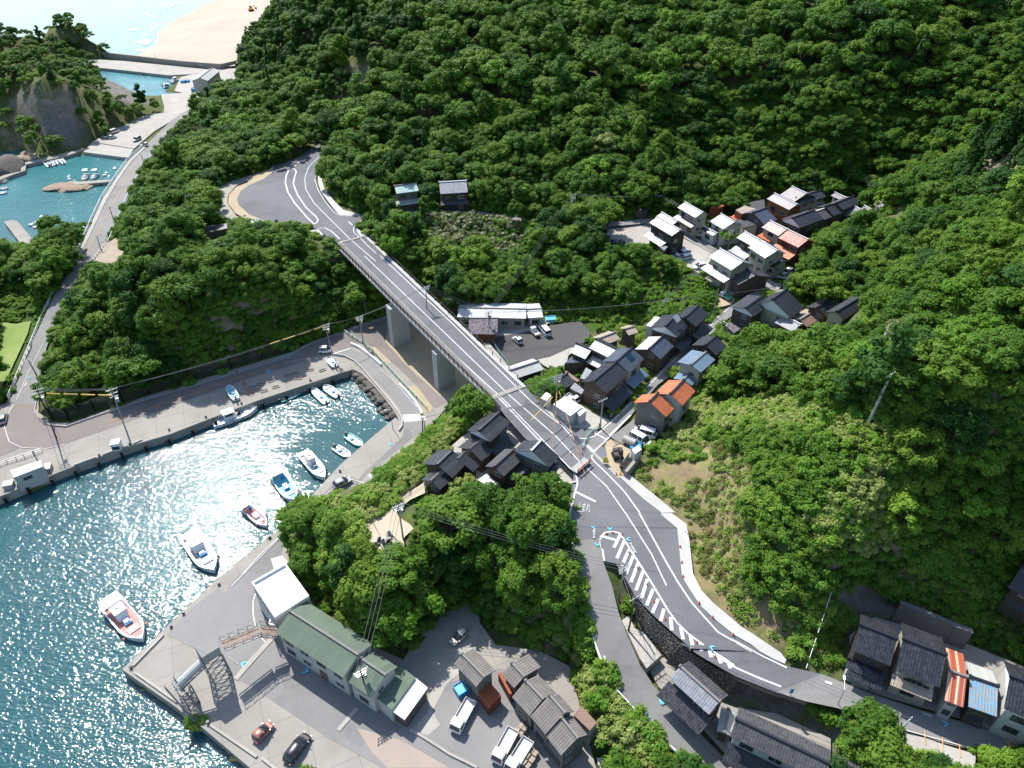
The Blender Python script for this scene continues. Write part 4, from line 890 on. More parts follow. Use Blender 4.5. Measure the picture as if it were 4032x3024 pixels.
house('black-tiled house with white gable in the centre of the upper village',
 (('k',545,552),('k',852,440),('k',637,692),15.0,5.8,.45,'black','brown',('k',398,565),D(gable=1)))
house('weathered grey roof joined to the white-gabled black-tiled house',
 (('k',872,460),('k',1002,415),('k',932,592),15.2,4.8,.4,'dark','timber',D(cap='w')))
house('black house with two stepped roofs near the top of the village',
 (('k',1152,345),('k',1382,250),('k',1222,445),16.0,5.6,.45,'black','timber',D()),
 (('k',1005,390),('k',1150,348),('k',1080,527),15.6,5.0,.45,'black','timber',D()))
house('small purple-tiled roof at the top of the village beside the leaning pole',
 (('k',1132,205),('k',1292,275),('k',1085,248),17.0,4.4,.42,'purple','white',D(cap='w')))
house('left of the two purple roofs emerging from the wood',
 (('k',1400,387),('k',1478,432),('k',1272,512),15.6,3.8,.4,'purple','timber',D(cap='w',win=False)))
house('right of the two purple roofs emerging from the wood',
 (('k',1537,385),('k',1622,430),('k',1400,520),16.2,3.8,.4,'purple','timber',D(cap='w',win=False)))
house('white-walled farmhouse with black roof at the far right of the village',
 (('k',1725,320),('k',1885,402),('k',1680,372),17.0,5.4,.42,'purple','white',D(cap='w')),
 (('k',1885,405),('k',2150,313),('k',1902,452),17.0,5.2,.42,'black','white',D()))
house('blue-grey roofed house next to the tan flat roof',
 (('k',20,475),('k',197,415),('k',122,650),14.8,4.8,.42,'blue','timber',D()))
house('house with faded pink tiles beside the red-tiled one',
 (('k',252,588),('k',482,702),('k',147,680),14.8,5.2,.45,'pink','cream',D(cap='w')))
house('red-tiled house with red-brown walls and orange skirt roof',
 (('k',497,712),('k',770,842),('k',367,820),14.8,5.6,.45,'red','red',D(cap='w',pent=(3.4,2.8,-.1,.95,'orange'))))
flatbox('small orange hipped porch roof below the faded pink tiles',[('k',68,790),('k',162,742),('k',322,822),('k',242,872)],17.4,14.8,RT['orange'],WT['beige'],name='porch',cat='porch')
flatbox('tan flat-roofed house above the red shed roof',[('j',1855,368),('j',1980,308),('j',2132,355),('j',1940,422)],20.4,15.2,RT['tan'],WT['red'],name='house',cat='house')
flatbox('small red-roofed shed below the tan flat roof',[('j',1762,470),('j',1832,435),('j',1925,480),('j',1850,510)],18.0,15.0,RT['orange'],WT['red'])
flatbox('old patched grey roof beside the lattice-topped pole',[('j',1855,512),('j',2072,462),('j',2152,562),('j',1960,612)],18.6,14.8,RT['dark'],WT['beige'],name='house',cat='house')
flatbox('dark slate roof in the shade behind the orange-brown boarded house',[('k',-80,345),('k',170,288),('k',180,410),('k',20,425)],18.6,15.5,RT['dark'],WT['timber'])
flatbox('rusty red shed roof at the edge of the wood above the pale hipped roof',[('j',1505,335),('j',1560,262),('j',1700,308),('j',1640,335)],18.4,15.5,RT['orange'],WT['red'])
flatbox('open wooden shelter beside the hillside lane left of the purple-grey house',[('j',500,378),('j',600,338),('j',665,350),('j',560,400)],17.6,15.2,RT['dark'],WT['timber'],name='shelter',cat='shelter')
# --- along the hillside lane
house('pale teal-roofed two-storey house on the hillside lane',
 (('b',343,1206),('b',487,1188),('b',350,1256),17.6,5.6,.42,'teal','grey',D(cap='g',pent=(3.0,2.0,-.08,1.08,'corr'))))
house('white-ribbed tile-roofed two-storey house on the hillside lane',
 (('b',633,1182),('b',810,1172),('b',645,1256),17.3,5.8,.42,'silver','dark',D(cap='w',pent=(3.0,1.4,-.02,1.02,'dark'))))
# --- lower yard workshop
house('long workshop with bright corrugated roof beside the lower car park',
 (('n',158,180),('n',1080,200),('n',165,306),6.5,3.4,.14,'white','beige',D(cap='g',p=.5)),
 (('n',1080,205),('n',1285,192),('n',1080,322),6.5,3.2,.12,'white','concrete',D(cap='g',p=.5)),name='workshop',cat='workshop')
house('purple-brown slate-roofed cabin in front of the long workshop',
 (('n',302,316),('n',692,316),('n',328,540),6.5,3.2,.35,'purple','orange',D(cap='w',win=True,f=('n',305,290),p=.5)),name='cabin',cat='cabin')
# --- quay hut, warehouse, sheds by the coast road
flatbox('grey quay hut with pale ribbed roof at the left end of the quay',[('C',92,480),('C',368,388),('C',382,445),('C',122,545)],5.2,2.0,RT['white'],WT['concrete'],name='hut',cat='hut',win=[(2,.4,1.6,1.9,.8),(3,.4,1.6,1.9,.8),(0,.4,1.6,1.9,.8),(1,.4,1,1.9,.8)])
house('pale warehouse with gabled roof by the far harbour',
 (('y',688,290),('y',787,212),('y',745,318),1.6,6.5,.4,'corr','concrete',('y',622,312),D(cap='g',p=.8,win=False)),name='warehouse',cat='warehouse')
flatbox('corrugated-roofed shed beside the coast road bridge',[('x',800,795),('x',868,755),('x',955,830),('x',850,960),('x',712,925)],9.5,6.0,RT['tan'],WT['timber'])
flatbox('dark-tiled roof half buried in trees behind the turnaround',[('z',-10,615),('z',40,600),('z',170,585),('z',175,620),('z',10,655)],20.5,16.5,RT['black'],WT['timber'],name='house',cat='house')
# site cabins at the junction
sc1=flatbox('long white site cabin with coloured posters at the junction',[('p',272,178),('p',430,68),('p',672,212),('p',502,338)],15.4,12.5,M_WPLASTIC,WT['white'],name='site_cabin',cat='site cabin',skirt=.12)
flatbox('short white site cabin attached to the long one at the junction',[('p',592,290),('p',672,214),('p',722,262),('p',632,338)],15.1,12.5,M_WPLASTIC,WT['white'],name='site_cabin',cat='site cabin',skirt=.12)
flatbox('white storage shed beside the bridge parapet',[('p',100,92),('p',180,5),('p',245,60),('p',180,130)],15.2,12.6,M_WPLASTIC,WT['white'],name='storage_shed',cat='shed',skirt=.12)
flatbox('white shed beside the blue tub at the excavated plot',[('p',1338,792),('p',1425,735),('p',1475,790),('p',1385,855)],15.0,12.5,M_WPLASTIC,WT['white'],name='storage_shed',cat='shed',skirt=.12)
for o in COL.objects:
    if '_m' in o: del o['_m']
# ---------------------------------------------------------------- long road bridge
def lerp(a,b,t): return a+(b-a)*t
UPZ=Vector((0,0,1))
L0=T('z',945,730,ZB0);R0=T('z',1172,670,ZB0);L1=T('n',605,1445,ZB1);R1=T('n',1075,1262,ZB1)
ctr=(L0+R1)/2; ctr.z=2
BR=thing('road_bridge','long new concrete road bridge with asphalt deck crossing above the quay road','bridge',ctr)
def BM(): return MB(ctr)
du=(L1-L0).normalized()
def cross(t): return lerp(L0,L1,t),lerp(R0,R1,t)
def slabstrip(mb,f0,f1,z0,z1,n=12,t0=0,t1=1):
    for i in range(n):
        a,b=cross(t0+(t1-t0)*i/n),cross(t0+(t1-t0)*(i+1)/n)
        q=[lerp(a[0],a[1],f0),lerp(a[0],a[1],f1),lerp(b[0],b[1],f1),lerp(b[0],b[1],f0)]
        if i in(0,) or True: mb.hexa([p+UPZ*z0 for p in q],[p+UPZ*z1 for p in q])
mb=BM(); slabstrip(mb,-.02,1.03,-.55,-.05,16); mb.build('deck',M_CONN,BR)
M_GIRD=surf('girder_concrete',(.34,.35,.36),(.27,.28,.29),.4,local=True)
mb=BM(); slabstrip(mb,.18,.84,-2.2,-.56,16); mb.build('girder',M_GIRD,BR)
mb=BM(); slabstrip(mb,.20,.90,-.045,.03,16); mb.build('carriageway',M_ASPD,BR)
mb=BM(); slabstrip(mb,.03,.185,-.045,.14,16); mb.build('footway',M_ASPB,BR)
mb=BM(); slabstrip(mb,.185,.198,-.045,.17,16);mb.build('kerb',M_CONN,BR)
mb=BM(); slabstrip(mb,.905,.985,-.045,.32,16); mb.build('parapet',M_CONN,BR)
for t0,t1 in ((0,.012),(.985,1)):
    mb=BM(); slabstrip(mb,.03,.90,.15,.165,1,t0,t1); mb.build('expansion_joint',M_CON,BR)

for i in range(16):
    a,b=cross(i/16),cross((i+1)/16)
    PADTRI.extend([(a[0]+UPZ*.03,a[1]+UPZ*.03,b[1]+UPZ*.03),(a[0]+UPZ*.03,b[1]+UPZ*.03,b[0]+UPZ*.03)])
MASKPOLY.append([proj(p)[:2] for p in (L0+UPZ,R0+UPZ,R1+UPZ,L1+UPZ)]); MASKPOLY.append([proj(p)[:2] for p in (L0,L1,L1-UPZ*2.5,L0-UPZ*2.5)])
def railing(o,p0,p1,h,m,step=2.0,rails=3,parent=None,name='railing',r=.05,post=.09):
    mb=MB(o); n=max(1,int((p1-p0).length/step))
    for i in range(n+1):
        p=lerp(p0,p1,i/n); mb.bar(p,p+UPZ*h,post)
    for k in range(rails): z=h*(k+1)/rails; mb.bar(p0+UPZ*z,p1+UPZ*z,r,r*1.3)
    return mb.build(name,m,parent)
railing(ctr,lerp(L0,R0,.01)+UPZ*.0,lerp(L1,R1,.01),1.25,M_DSTEEL,2.0,4,BR,r=.09,post=.2)
railing(ctr,lerp(L0,R0,1.01)+UPZ*.0,lerp(L1,R1,1.01),1.15,M_DSTEEL,3.4,1,BR,post=.2)
# painted lines on the deck
M_PIER=surf('pier_concrete',(.50,.50,.49),(.40,.40,.39),.25,(.27,.26,.24),1.2,local=True,bs=.3)
for pts3 in ([('A',534,398),('A',560,431),('A',663,386)],[('A',811,670),('A',838,698),('A',943,661)]):
    a,b,c=[T(*q,1.9) for q in pts3]; d=a+(c-b)
    bot=[a,b,c,d]
    ztop=min((lerp(L0,L1,.5).z+1,))
    # height of the girder underside above this pier
    t=((a+c)/2-L0).dot(du)/(L1-L0).length; zt=lerp(L0,L1,t).z-2.1
    mb=BM(); bot=[p-UPZ*.5 for p in bot]; mb.hexa(bot,[Vector((p.x,p.y,zt)) for p in bot]); mb.build('pier',M_PIER,BR)
    MASKPOLY.append([proj(a)[:2],proj(b)[:2],proj(c)[:2],proj((c.x,c.y,zt))[:2],proj((a.x,a.y,zt))[:2]])
    PADTRI.append((a,b,c))
# abutments
back=-(du.copy()); back.z=0
mb=BM(); q=[lerp(L0,R0,0)+back*.1,lerp(L0,R0,1.0)+back*.1,lerp(L0,R0,1.0)+back*7,lerp(L0,R0,0)+back*7]; mb.hexa([Vector((p.x,p.y,6)) for p in q],[p-UPZ*.08 for p in q])
q=[lerp(L0,R0,0)-back*1.4,lerp(L0,R0,1.0)-back*1.4,lerp(L0,R0,1.0)+back*.1,lerp(L0,R0,0)+back*.1]; mb.hexa([Vector((p.x,p.y,6)) for p in q],[Vector((p.x,p.y,p.z-2.3)) for p in q])
mb.build('abutment',M_PIER,BR)
strip('bridge_approach',M_ASPD,[('n',605,1445,13.6),('e',1030,1000,13.6)],[('n',1075,1262,13.6),('e',1285,950,13.6)],thick=4,lift=.02)
EJ=(T('n',605,1445,13.6),T('e',1030,1000,13.6),T('e',1275,950,13.6),T('n',1028,1272,13.6))
o=thing('parapet_railing','dark railing ending beside the cluster of black-tiled houses','railing',EJ[0]); railing(EJ[0],EJ[0],EJ[1],1.2,M_DSTEEL,1.6,4,o,'rails',r=.08,post=.16)
# stairs and slope beside the far abutment
o=thing('concrete_stairs','concrete stairway descending the bank beside the far end of the bridge','stairs',T('z',900,780,12))
a,b,c,d=T('z',765,690,17.2),T('z',835,682,17.4),T('z',945,905,9.2),T('z',905,890,9.2)
mb=MB(o.location); mb.hexa([p-UPZ*1.5 for p in (a,b,c,d)],[a,b,c,d]); mb.build('paved_slope',M_CONL,o)
e,f=T('z',865,680,17.5),T('z',975,900,9.2)
mb=MB(o.location)
for i in range(30):
    p=lerp(b,c,i/30);q=lerp(e,f,i/30);p2=lerp(b,c,(i+1)/30);q2=lerp(e,f,(i+1)/30); z=p.z+.05
    mb.hexa([Vector((k.x,k.y,z-1.4)) for k in (p,q,q2,p2)],[Vector((k.x,k.y,z)) for k in (p,q,q2,p2)])
mb.build('steps',M_CONN,o); railing(o.location,e,f,.9,M_STEEL,1.5,2,o,'handrail')
MASKPOLY.append([proj(p)[:2] for p in (a,e,f,d)])
# ---------------------------------------------------------------- coast road bridge
cl=pts('a',CRL[6:12]);cr=pts('a',CRR[6:12]); c0=cl[2].copy(); c0.z=0
CB=thing('coast_bridge','older curved road bridge over the small harbour with white railings','bridge',c0)
mb=MB(c0); mr=MB(c0); mf=MB(c0)
for i in range(5):
    a,b,c,d=cl[i],cr[i],cr[i+1],cl[i+1]; mb.hexa([p-UPZ*1.3 for p in (a,b,c,d)],[p-UPZ*.02 for p in (a,b,c,d)])
    q=[lerp(a,b,.22),lerp(a,b,.97),lerp(d,c,.97),lerp(d,c,.22)]; mr.hexa([p-UPZ*.01 for p in q],[p+UPZ*.05 for p in q])
    q=[lerp(a,b,.04),lerp(a,b,.2),lerp(d,c,.2),lerp(d,c,.04)]; mf.hexa([p-UPZ*.01 for p in q],[p+UPZ*.2 for p in q])
mb.build('deck',M_CONL,CB); mr.build('carriageway',M_ASP,CB); mf.build('footway',M_CONL,CB)
for i in range(5):
    railing(c0,cl[i],cl[i+1],1.1,M_WPLASTIC,1.6,2,CB,r=.1,post=.2); railing(c0,cr[i],cr[i+1],1.1,M_WPLASTIC,1.6,2,CB,r=.1,post=.2)
    for A_,B_ in ((cr[i],cr[i+1]),):
        mb=MB(c0); mb.hexa([A_-UPZ*1.3,A_-UPZ*.02,B_-UPZ*.02,B_-UPZ*1.3],[p+Vector((.25,-.15,0)) for p in (A_-UPZ*1.3,A_+UPZ*.1,B_+UPZ*.1,B_-UPZ*1.3)]); mb.build('fascia',M_WPLASTIC,CB)
for i in (1,2,3,4):
    m_=(cl[i]+cr[i])/2; w_2=(cr[i]-cl[i])*.35; mb=MB(c0); q=[m_-w_2+Vector((0,.8,0)),m_+w_2+Vector((0,.8,0)),m_+w_2-Vector((0,.8,0)),m_-w_2-Vector((0,.8,0))]
    mb.hexa([Vector((p.x,p.y,-3)) for p in q],[Vector((p.x,p.y,p.z-1.3)) for p in q]); mb.build('pier',M_PIER,CB)
# rebuild the standing surface with the bridge deck included
bv=[];bf=[]
for tr in PADTRI:
    k=len(bv); bv+= [tuple(p) for p in tr]; bf.append((k,k+1,k+2))
k=len(bv); bv+=V.tolist(); bf+=[(k+a,k+b,k+c,k+d) for a,b,c,d in F.tolist()]
BVH=BVHTree.FromPolygons(bv,bf)
# ---------------------------------------------------------------- painted markings
NM=[0]
def mark(t_,line,w=.22,m=None,name='road_marking',gap=None,lift=.045):
    W=[]
    l=[(q if isinstance(q[0],str) else (t_,)+tuple(q)) for q in line]
    for i in range(len(l)-1):
        u0,v0=px(*l[i]);u1,v1=px(*l[i+1]); n=max(1,int(math.hypot(u1-u0,v1-v0)/28))
        for k in range(n+(i==len(l)-2)):
            f=k/n; u,v=u0+(u1-u0)*f,v0+(v1-v0)*f; r=Vector(ray(u,v)).normalized(); h=BVH.ray_cast(Vector((0,0,H)),r)[0]
            if h is not None: W.append(h)
    if len(W)<2: return
    NM[0]+=1; z=lift+NM[0]*.0008; mb=MB(); vs=[]
    for i,p in enumerate(W):
        d=(W[min(i+1,len(W)-1)]-W[max(i-1,0)]); d.z=0
        if d.length<1e-6: d=Vector((1,0,0))
        d.normalize(); nrm=Vector((-d.y,d.x,0))*w/2
        vs+=[p+nrm+UPZ*z,p-nrm+UPZ*z]
    fs=[(2*i,2*i+1,2*i+3,2*i+2) for i in range(len(W)-1)]
    mb.add(vs,fs)
    o=mb.build(name,m or M_WHITE); o['kind']='structure'
WL=.24
mark('e',[(75,20),(600,520),(1045,925),(1520,1415)],WL); mark('e',[(52,22),(560,508),(1030,930),(1500,1425),('p',560,1120),('p',590,1175),('p',600,1270),('p',570,1370),('p',500,1650),('h',1478,0),('h',1488,90)],.3)
mark('e',[(150,0),(640,470),(1085,900),('p',300,610),('p',600,930),('p',720,1040),('p',1000,1300),('p',1250,1659),('h',1840,5),('B',500,250),('B',590,440)],WL)
mark('z',[(835,105),(760,180),(732,260),(740,340),(800,440),(1060,700),(1245,860)],WL)
mark('e',[(252,0),(700,420),(1165,880),('p',0,170),('p',200,330),('p',400,480),('p',500,600),('p',600,642),('p',720,650),('p',820,620),('p',900,570),('p',960,520)],WL)
mark('z',[(1110,670),(1200,760),(1245,800)],WL)
mark('p',[(800,870),(792,910),(830,960),(1000,1120),(1240,1370),(1450,1659),('B',425,0),('B',590,300),('B',660,420),('B',740,540),('B',900,720),('B',1106,840),('s',560,20),('s',780,140),('s',975,235)],.3)
mark('B',[(213,290),(205,230),(190,190),(192,145),(220,118),(265,112),(305,122),(330,155),(370,220),(480,390),(540,490),(600,590),(650,660),(720,730),(850,825),(1000,920),('s',430,130),('s',620,240),('s',780,310),('s',935,370)],.32)
for a_,b_ in [((195,140),(285,165)),((312,130),(272,210)),((335,170),(290,275)),((365,220),(320,320)),((390,260),(345,370)),((420,300),(375,420)),((450,350),(405,470)),((475,400),(440,515)),((510,460),(470,560)),((540,520),(505,605)),((575,580),(555,655)),((615,630),(622,712)),((675,690),(692,766)),((735,742),(748,802)),((790,785),(803,837)),((848,825),(862,875)),((905,872),(920,912))]:
    mark('B',[a_,b_],.55)
for a_,b_ in [((285,5),(300,75)),((350,60),(370,115)),((420,110),(437,160)),((490,158),(506,202)),((560,208),(575,242))]: mark('s',[a_,b_],.5)
mark('p',[(572,1372),(848,1508)],.5)
mark('p',[(728,740),(825,825)],.4); mark('p',[(820,835),(1000,660),(1390,262)],.3); mark('p',[(445,495),(660,512),(862,526)],.5); mark('p',[(835,575),(990,660)],.35)
mark('p',[(170,240),(440,505),(830,850),(1040,1050),(1180,1180)],.7,M_CONL,'drain_channel',lift=.02)
mark('m',[(470,1625),(640,1480),(1000,1130),(1440,690),(1870,285),('l',140,820),('l',335,660)],.22); mark('m',[(600,1650),(915,1350)],.22); mark('m',[(1285,975),(1480,790)],.22); mark('m',[(1840,432),(2030,258),('l',300,820)],.22)
mark('l',[(560,510),(640,460),(700,395)],.25); mark('l',[(890,365),(925,400),(925,435)],.2); mark('l',[(660,230),(760,280),(860,335)],.2)
mark('j',[(1160,680),(1600,912)],.2); mark('j',[(1150,735),(1560,962)],.2); mark('j',[(60,548),(400,520),(720,495)],.2); mark('j',[(420,565),(700,568)],.2)
for i in range(4): mark('j',[(170+i*80,640-i*10),(280+i*80,690-i*10)],.1,M_ORANGE)
mark('z',[(820,215),(805,270),(830,350),(880,430),(935,500),(975,528),(1060,540),(1180,520)],.2)
mark('z',[(615,205),(597,250),(593,290),(610,360),(660,440),(750,545),(800,592)],.45); mark('z',[(625,187),(655,192),(672,215),(660,250),(650,300),(680,380),(740,470),(810,535),(830,562),(815,585),(795,592)],.45)
mark('z',[(692,140),(663,173)],.45); mark('z',[(850,48),(780,88),(720,112),(660,135),(625,138)],.22); mark('z',[(1138,570),(1095,598),(1082,630),(1092,660),(1112,672)],.22); mark('z',[(1046,574),(1075,598)],.4)
mark('z',[(830,622),(880,620),(930,648),(985,700)],.35); mark('z',[(755,602),(780,627)],.3)
mark('d',[(430,1106),(770,988),(1500,768),(1880,655)],.16); mark('d',[(700,1080),(1100,945),(1400,840),(1545,792)],.16,M_ORANGE); mark('d',[(1600,778),(1800,712)],.14,M_ORANGE)
mark('d',[(90,965),(45,1040),(30,1110),(60,1205),(140,1243),(300,1250),(420,1222)],.15); mark('d',[(238,935),(225,1005),(270,1075),(335,1104),(430,1108)],.3,M_CONL); mark('d',[(282,565),(190,745),(108,935)],.14)
mark('d',[(1830,700),(2060,650),(2200,612)],.12)
mark('a',[(885,1050),(800,1200),(700,1390),(600,1570),(560,1650)],.14,M_ORANGE)
mark('g',[(1820,160),(1660,320),(1500,482)],.16); mark('v',[(1040,335),(820,510)],.16); mark('v',[(640,690),(500,820),(380,952)],.16); mark('v',[(1110,290),(1225,322)],.15); mark('v',[(1100,305),(1210,335)],.15)
mark('A',[(180,465),(240,448),(285,433)],.5); mark('A',[(335,420),(420,480),(480,540)],.15); mark('A',[(470,560),(560,640),(700,800)],.12)
mark('q',[(70,390),(40,480),(40,600),(60,700),(90,780),(160,865)],.2); mark('u',[(600,385),(700,465)],.12,M_CONL)
mark('u',[(675,600),(850,400),(1010,225)],.9,M_CONL,'drain_channel'); mark('q',[(810,1650),(985,1450)],.7,M_CONL,'drain_channel'); mark('d',[(1525,735),(1660,948)],1.0,M_RUSTY,'drain_channel')
mark('B',[(90,462),(103,528)],.4); mark('B',[(212,865),(230,910)],.3); mark('i',[(922,1102),(968,1117)],.45); mark('t',[(615,707),(668,725)],.25)
mark('i',[(1350,1390),(1860,1530)],.14); mark('t',[(1160,885),(1175,920)],.3,M_ORANGE); mark('t',[(1160,885),(1267,900)],.25,M_ORANGE); mark('t',[(1170,915),(1267,935)],.25,M_ORANGE)
for q in ((1565,1420),(1680,1460),(1790,1500)): mark('i',[(q[0],q[1]),(q[0]+8,q[1]+90)],.12,M_ORANGE)
def arrow(t_,x,y,dx,dy,s=1.0,m=M_BLUEP):
    s*=.62
    """chevron arrow painted on the road"""
    c=hit(t_,x,y); e=hit(t_,x+dx,y+dy); d=(e-c); d.z=0; d.normalize(); n=Vector((-d.y,d.x,0)); NM[0]+=1; z=UPZ*(.03+NM[0]*.0008)
    mb=MB(); 
    for sg in (1,-1): 
        p=[c+d*.9*s,c+n*sg*.75*s,c-d*.7*s+n*sg*.75*s,c+d*.15*s]; mb.quad(*[k+z for k in (p if sg<0 else p[::-1])])
    o=mb.build('painted_arrow',m); o['kind']='structure'
for a_ in [('u',755,460,-40,-15,1.2),('q',515,1108,30,10,1.2),('d',195,790,-10,20,1),('d',1745,748,-30,8,1.2),('d',1865,645,30,-8,1.2),('e',320,1222,-20,12,1.1),('B',248,95,0,20,.9),('B',360,160,-30,0,.9),('B',172,190,0,20,.9),('B',78,345,-20,-10,.9),('s',442,93,-20,-12,.9),('s',90,478,-20,10,.9),('h',2078,1228,-20,-14,1),('h',1980,1318,-20,10,1),('t',425,742,-30,-5,1),('t',755,773,30,5,1),('h',1630,98,0,14,.7),('x',783,555,-10,10,1),('x',898,486,10,-10,1)]: arrow(*a_)
def bike(t_,x,y,dx,dy,s=.62):
    c=hit(t_,x,y); e=hit(t_,x+dx,y+dy); d=(e-c); d.z=0; d.normalize(); n=Vector((-d.y,d.x,0)); NM[0]+=1; z=UPZ*(.03+NM[0]*.0008); mb=MB()
    def q(a0,a1,b0,b1): 
        p=[c+d*a0*s+n*b0*s,c+d*a1*s+n*b0*s,c+d*a1*s+n*b1*s,c+d*a0*s+n*b1*s]; mb.quad(*[k+z for k in p])
    for k in range(4): q(-1.1+k*.45,-.85+k*.45,-.35,.35)
    q(.7,1.5,-.12,.12); q(-2.0,-1.6,-.4,-.1); q(-2.0,-1.6,.1,.4); q(-1.75,-1.3,-.3,.3)
    mb.quad(*[k+z for k in (c+d*1.9*s,c+d*1.3*s+n*.4*s,c+d*1.3*s-n*.4*s)]); o=mb.build('painted_cycle_symbol',M_WHITE); o['kind']='structure'
for a_ in [('B',152,125,0,20),('B',385,210,-8,-16),('B',90,405,0,-20),('d',1810,665,-20,6),('d',170,828,8,-20)]: bike(*a_)
# 止まれ painted before the stop line
fc=bpy.data.curves.new('stop_lettering','FONT'); fc.body='\u6b62\u307e\u308c'; fc.size=1.0
fo=bpy.data.objects.new('stop_lettering_tmp',fc); COL.objects.link(fo); bpy.context.view_layer.update()
dg=bpy.context.evaluated_depsgraph_get(); tm=bpy.data.meshes.new_from_object(fo.evaluated_get(dg)); bpy.data.objects.remove(fo)
a=hit('p',585,1645);b=hit('p',768,1655);c=hit('p',606,1515)
xsT=[v.co.x for v in tm.vertices];ysT=[v.co.y for v in tm.vertices]
print('text verts',len(xsT))
if xsT:
    x0,x1,y0,y1=min(xsT),max(xsT),min(ysT),max(ysT)
    for v in tm.vertices:
        fx=(v.co.x-x0)/(x1-x0);fy=(v.co.y-y0)/(y1-y0); p=a+(b-a)*fx+(c-a)*fy; v.co=(p.x,p.y,p.z+.07)
    tm.materials.clear(); tm.materials.append(M_WHITE); o=bpy.data.objects.new('stop_lettering',tm); COL.objects.link(o); o['kind']='structure'
# ---------------------------------------------------------------- vehicles
def paint(name,c,metal=0): 
    if name in MATS: return MATS[name]
    m,t=nt(name); b=bsdf(t,c,.28,metal,.5); b.inputs['Coat Weight'].default_value=.5; b.inputs['Coat Roughness'].default_value=.08; MATS[name]=m; return m
P_WHITE=paint('white_car_paint',(.74,.74,.74)); P_BLACK=paint('black_car_paint',(.012,.013,.018)); P_SILVER=paint('silver_car_paint',(.45,.47,.48),.4); P_BROWN=paint('copper_car_paint',(.36,.15,.11),.3)
P_BLUE=paint('blue_car_paint',(.03,.28,.55)); P_LBLUE=paint('pale_blue_car_paint',(.45,.62,.68)); P_GOLD=paint('champagne_car_paint',(.55,.52,.44),.2); P_RED=paint('red_car_paint',(.55,.02,.02))
M_TYRE=flat('tyre_rubber',(.015,.015,.015),.8,.2); M_CGL=flat('car_window_glass',(.015,.02,.025),.06,.9); M_LAMP=flat('headlight_lens',(.7,.7,.68),.15,.8); M_TAIL=flat('tail_light_lens',(.4,.02,.015),.3); M_CHAS=flat('chassis_black',(.03,.03,.03),.7)
M_BED=flat('truck_bed_grey',(.45,.46,.44),.5); M_GREENB=flat('green_truck_bed',(.12,.42,.28),.5)
def loft(mb,secs):
    """secs: list of rings (same count) of points; caps added"""
    n=len(secs[0]); vs=[p for s in secs for p in s]; fs=[]
    for i in range(len(secs)-1):
        for k in range(n): fs.append((i*n+k,i*n+(k+1)%n,(i+1)*n+(k+1)%n,(i+1)*n+k))
    fs.append(tuple(range(n))[::-1]); b=(len(secs)-1)*n; fs.append(tuple(b+k for k in range(n))); mb.add(vs,fs)
def ring(x,hw,z0,z1,r=.12,tw=None):
    tw=hw if tw is None else tw
    return [(x,-hw+r,z0),(x,hw-r,z0),(x,hw,z0+r),(x,hw,z1-r*1.2) if tw==hw else (x,(hw+tw)/2,z1-r*1.5),(x,tw-r,z1),(x,-tw+r,z1),(x,-hw,z1-r*1.2) if tw==hw else (x,-(hw+tw)/2,z1-r*1.5),(x,-hw,z0+r)]
CARS={}
def wheels(o,xs_,hw,r):
    for x in xs_:
        for s in (-1,1):
            mb=MB(); mb.tube((x,s*(hw-.2),r),(x,s*(hw+.01),r),r,r,14); w=mb.build('wheel',M_TYRE,o)
            mb=MB(); mb.tube((x,s*(hw-.02),r),(x,s*(hw+.03),r),r*.58,r*.5,10); mb.build('rim',M_BED,w)
def lamps(o,x0,x1,hw,z):
    for s in (-1,1):
        mb=MB(); mb.bx(x1-.12,x1+.03,min(s*(hw-.42),s*(hw-.1)),max(s*(hw-.42),s*(hw-.1)),z,z+.16); mb.build('headlight',M_LAMP,o)
        mb=MB(); mb.bx(x0-.03,x0+.08,min(s*(hw-.3),s*(hw-.08)),max(s*(hw-.3),s*(hw-.08)),z,z+.25); mb.build('tail_light',M_TAIL,o)
DIM={'kei':(3.4,.74,1.6,.95),'hatch':(4.1,.85,1.5,.95),'wagon':(4.75,.9,1.5,1.0),'van':(4.7,.85,1.95,.7),'keivan':(3.4,.74,1.85,.55),'minivan':(4.7,.87,1.8,.95)}
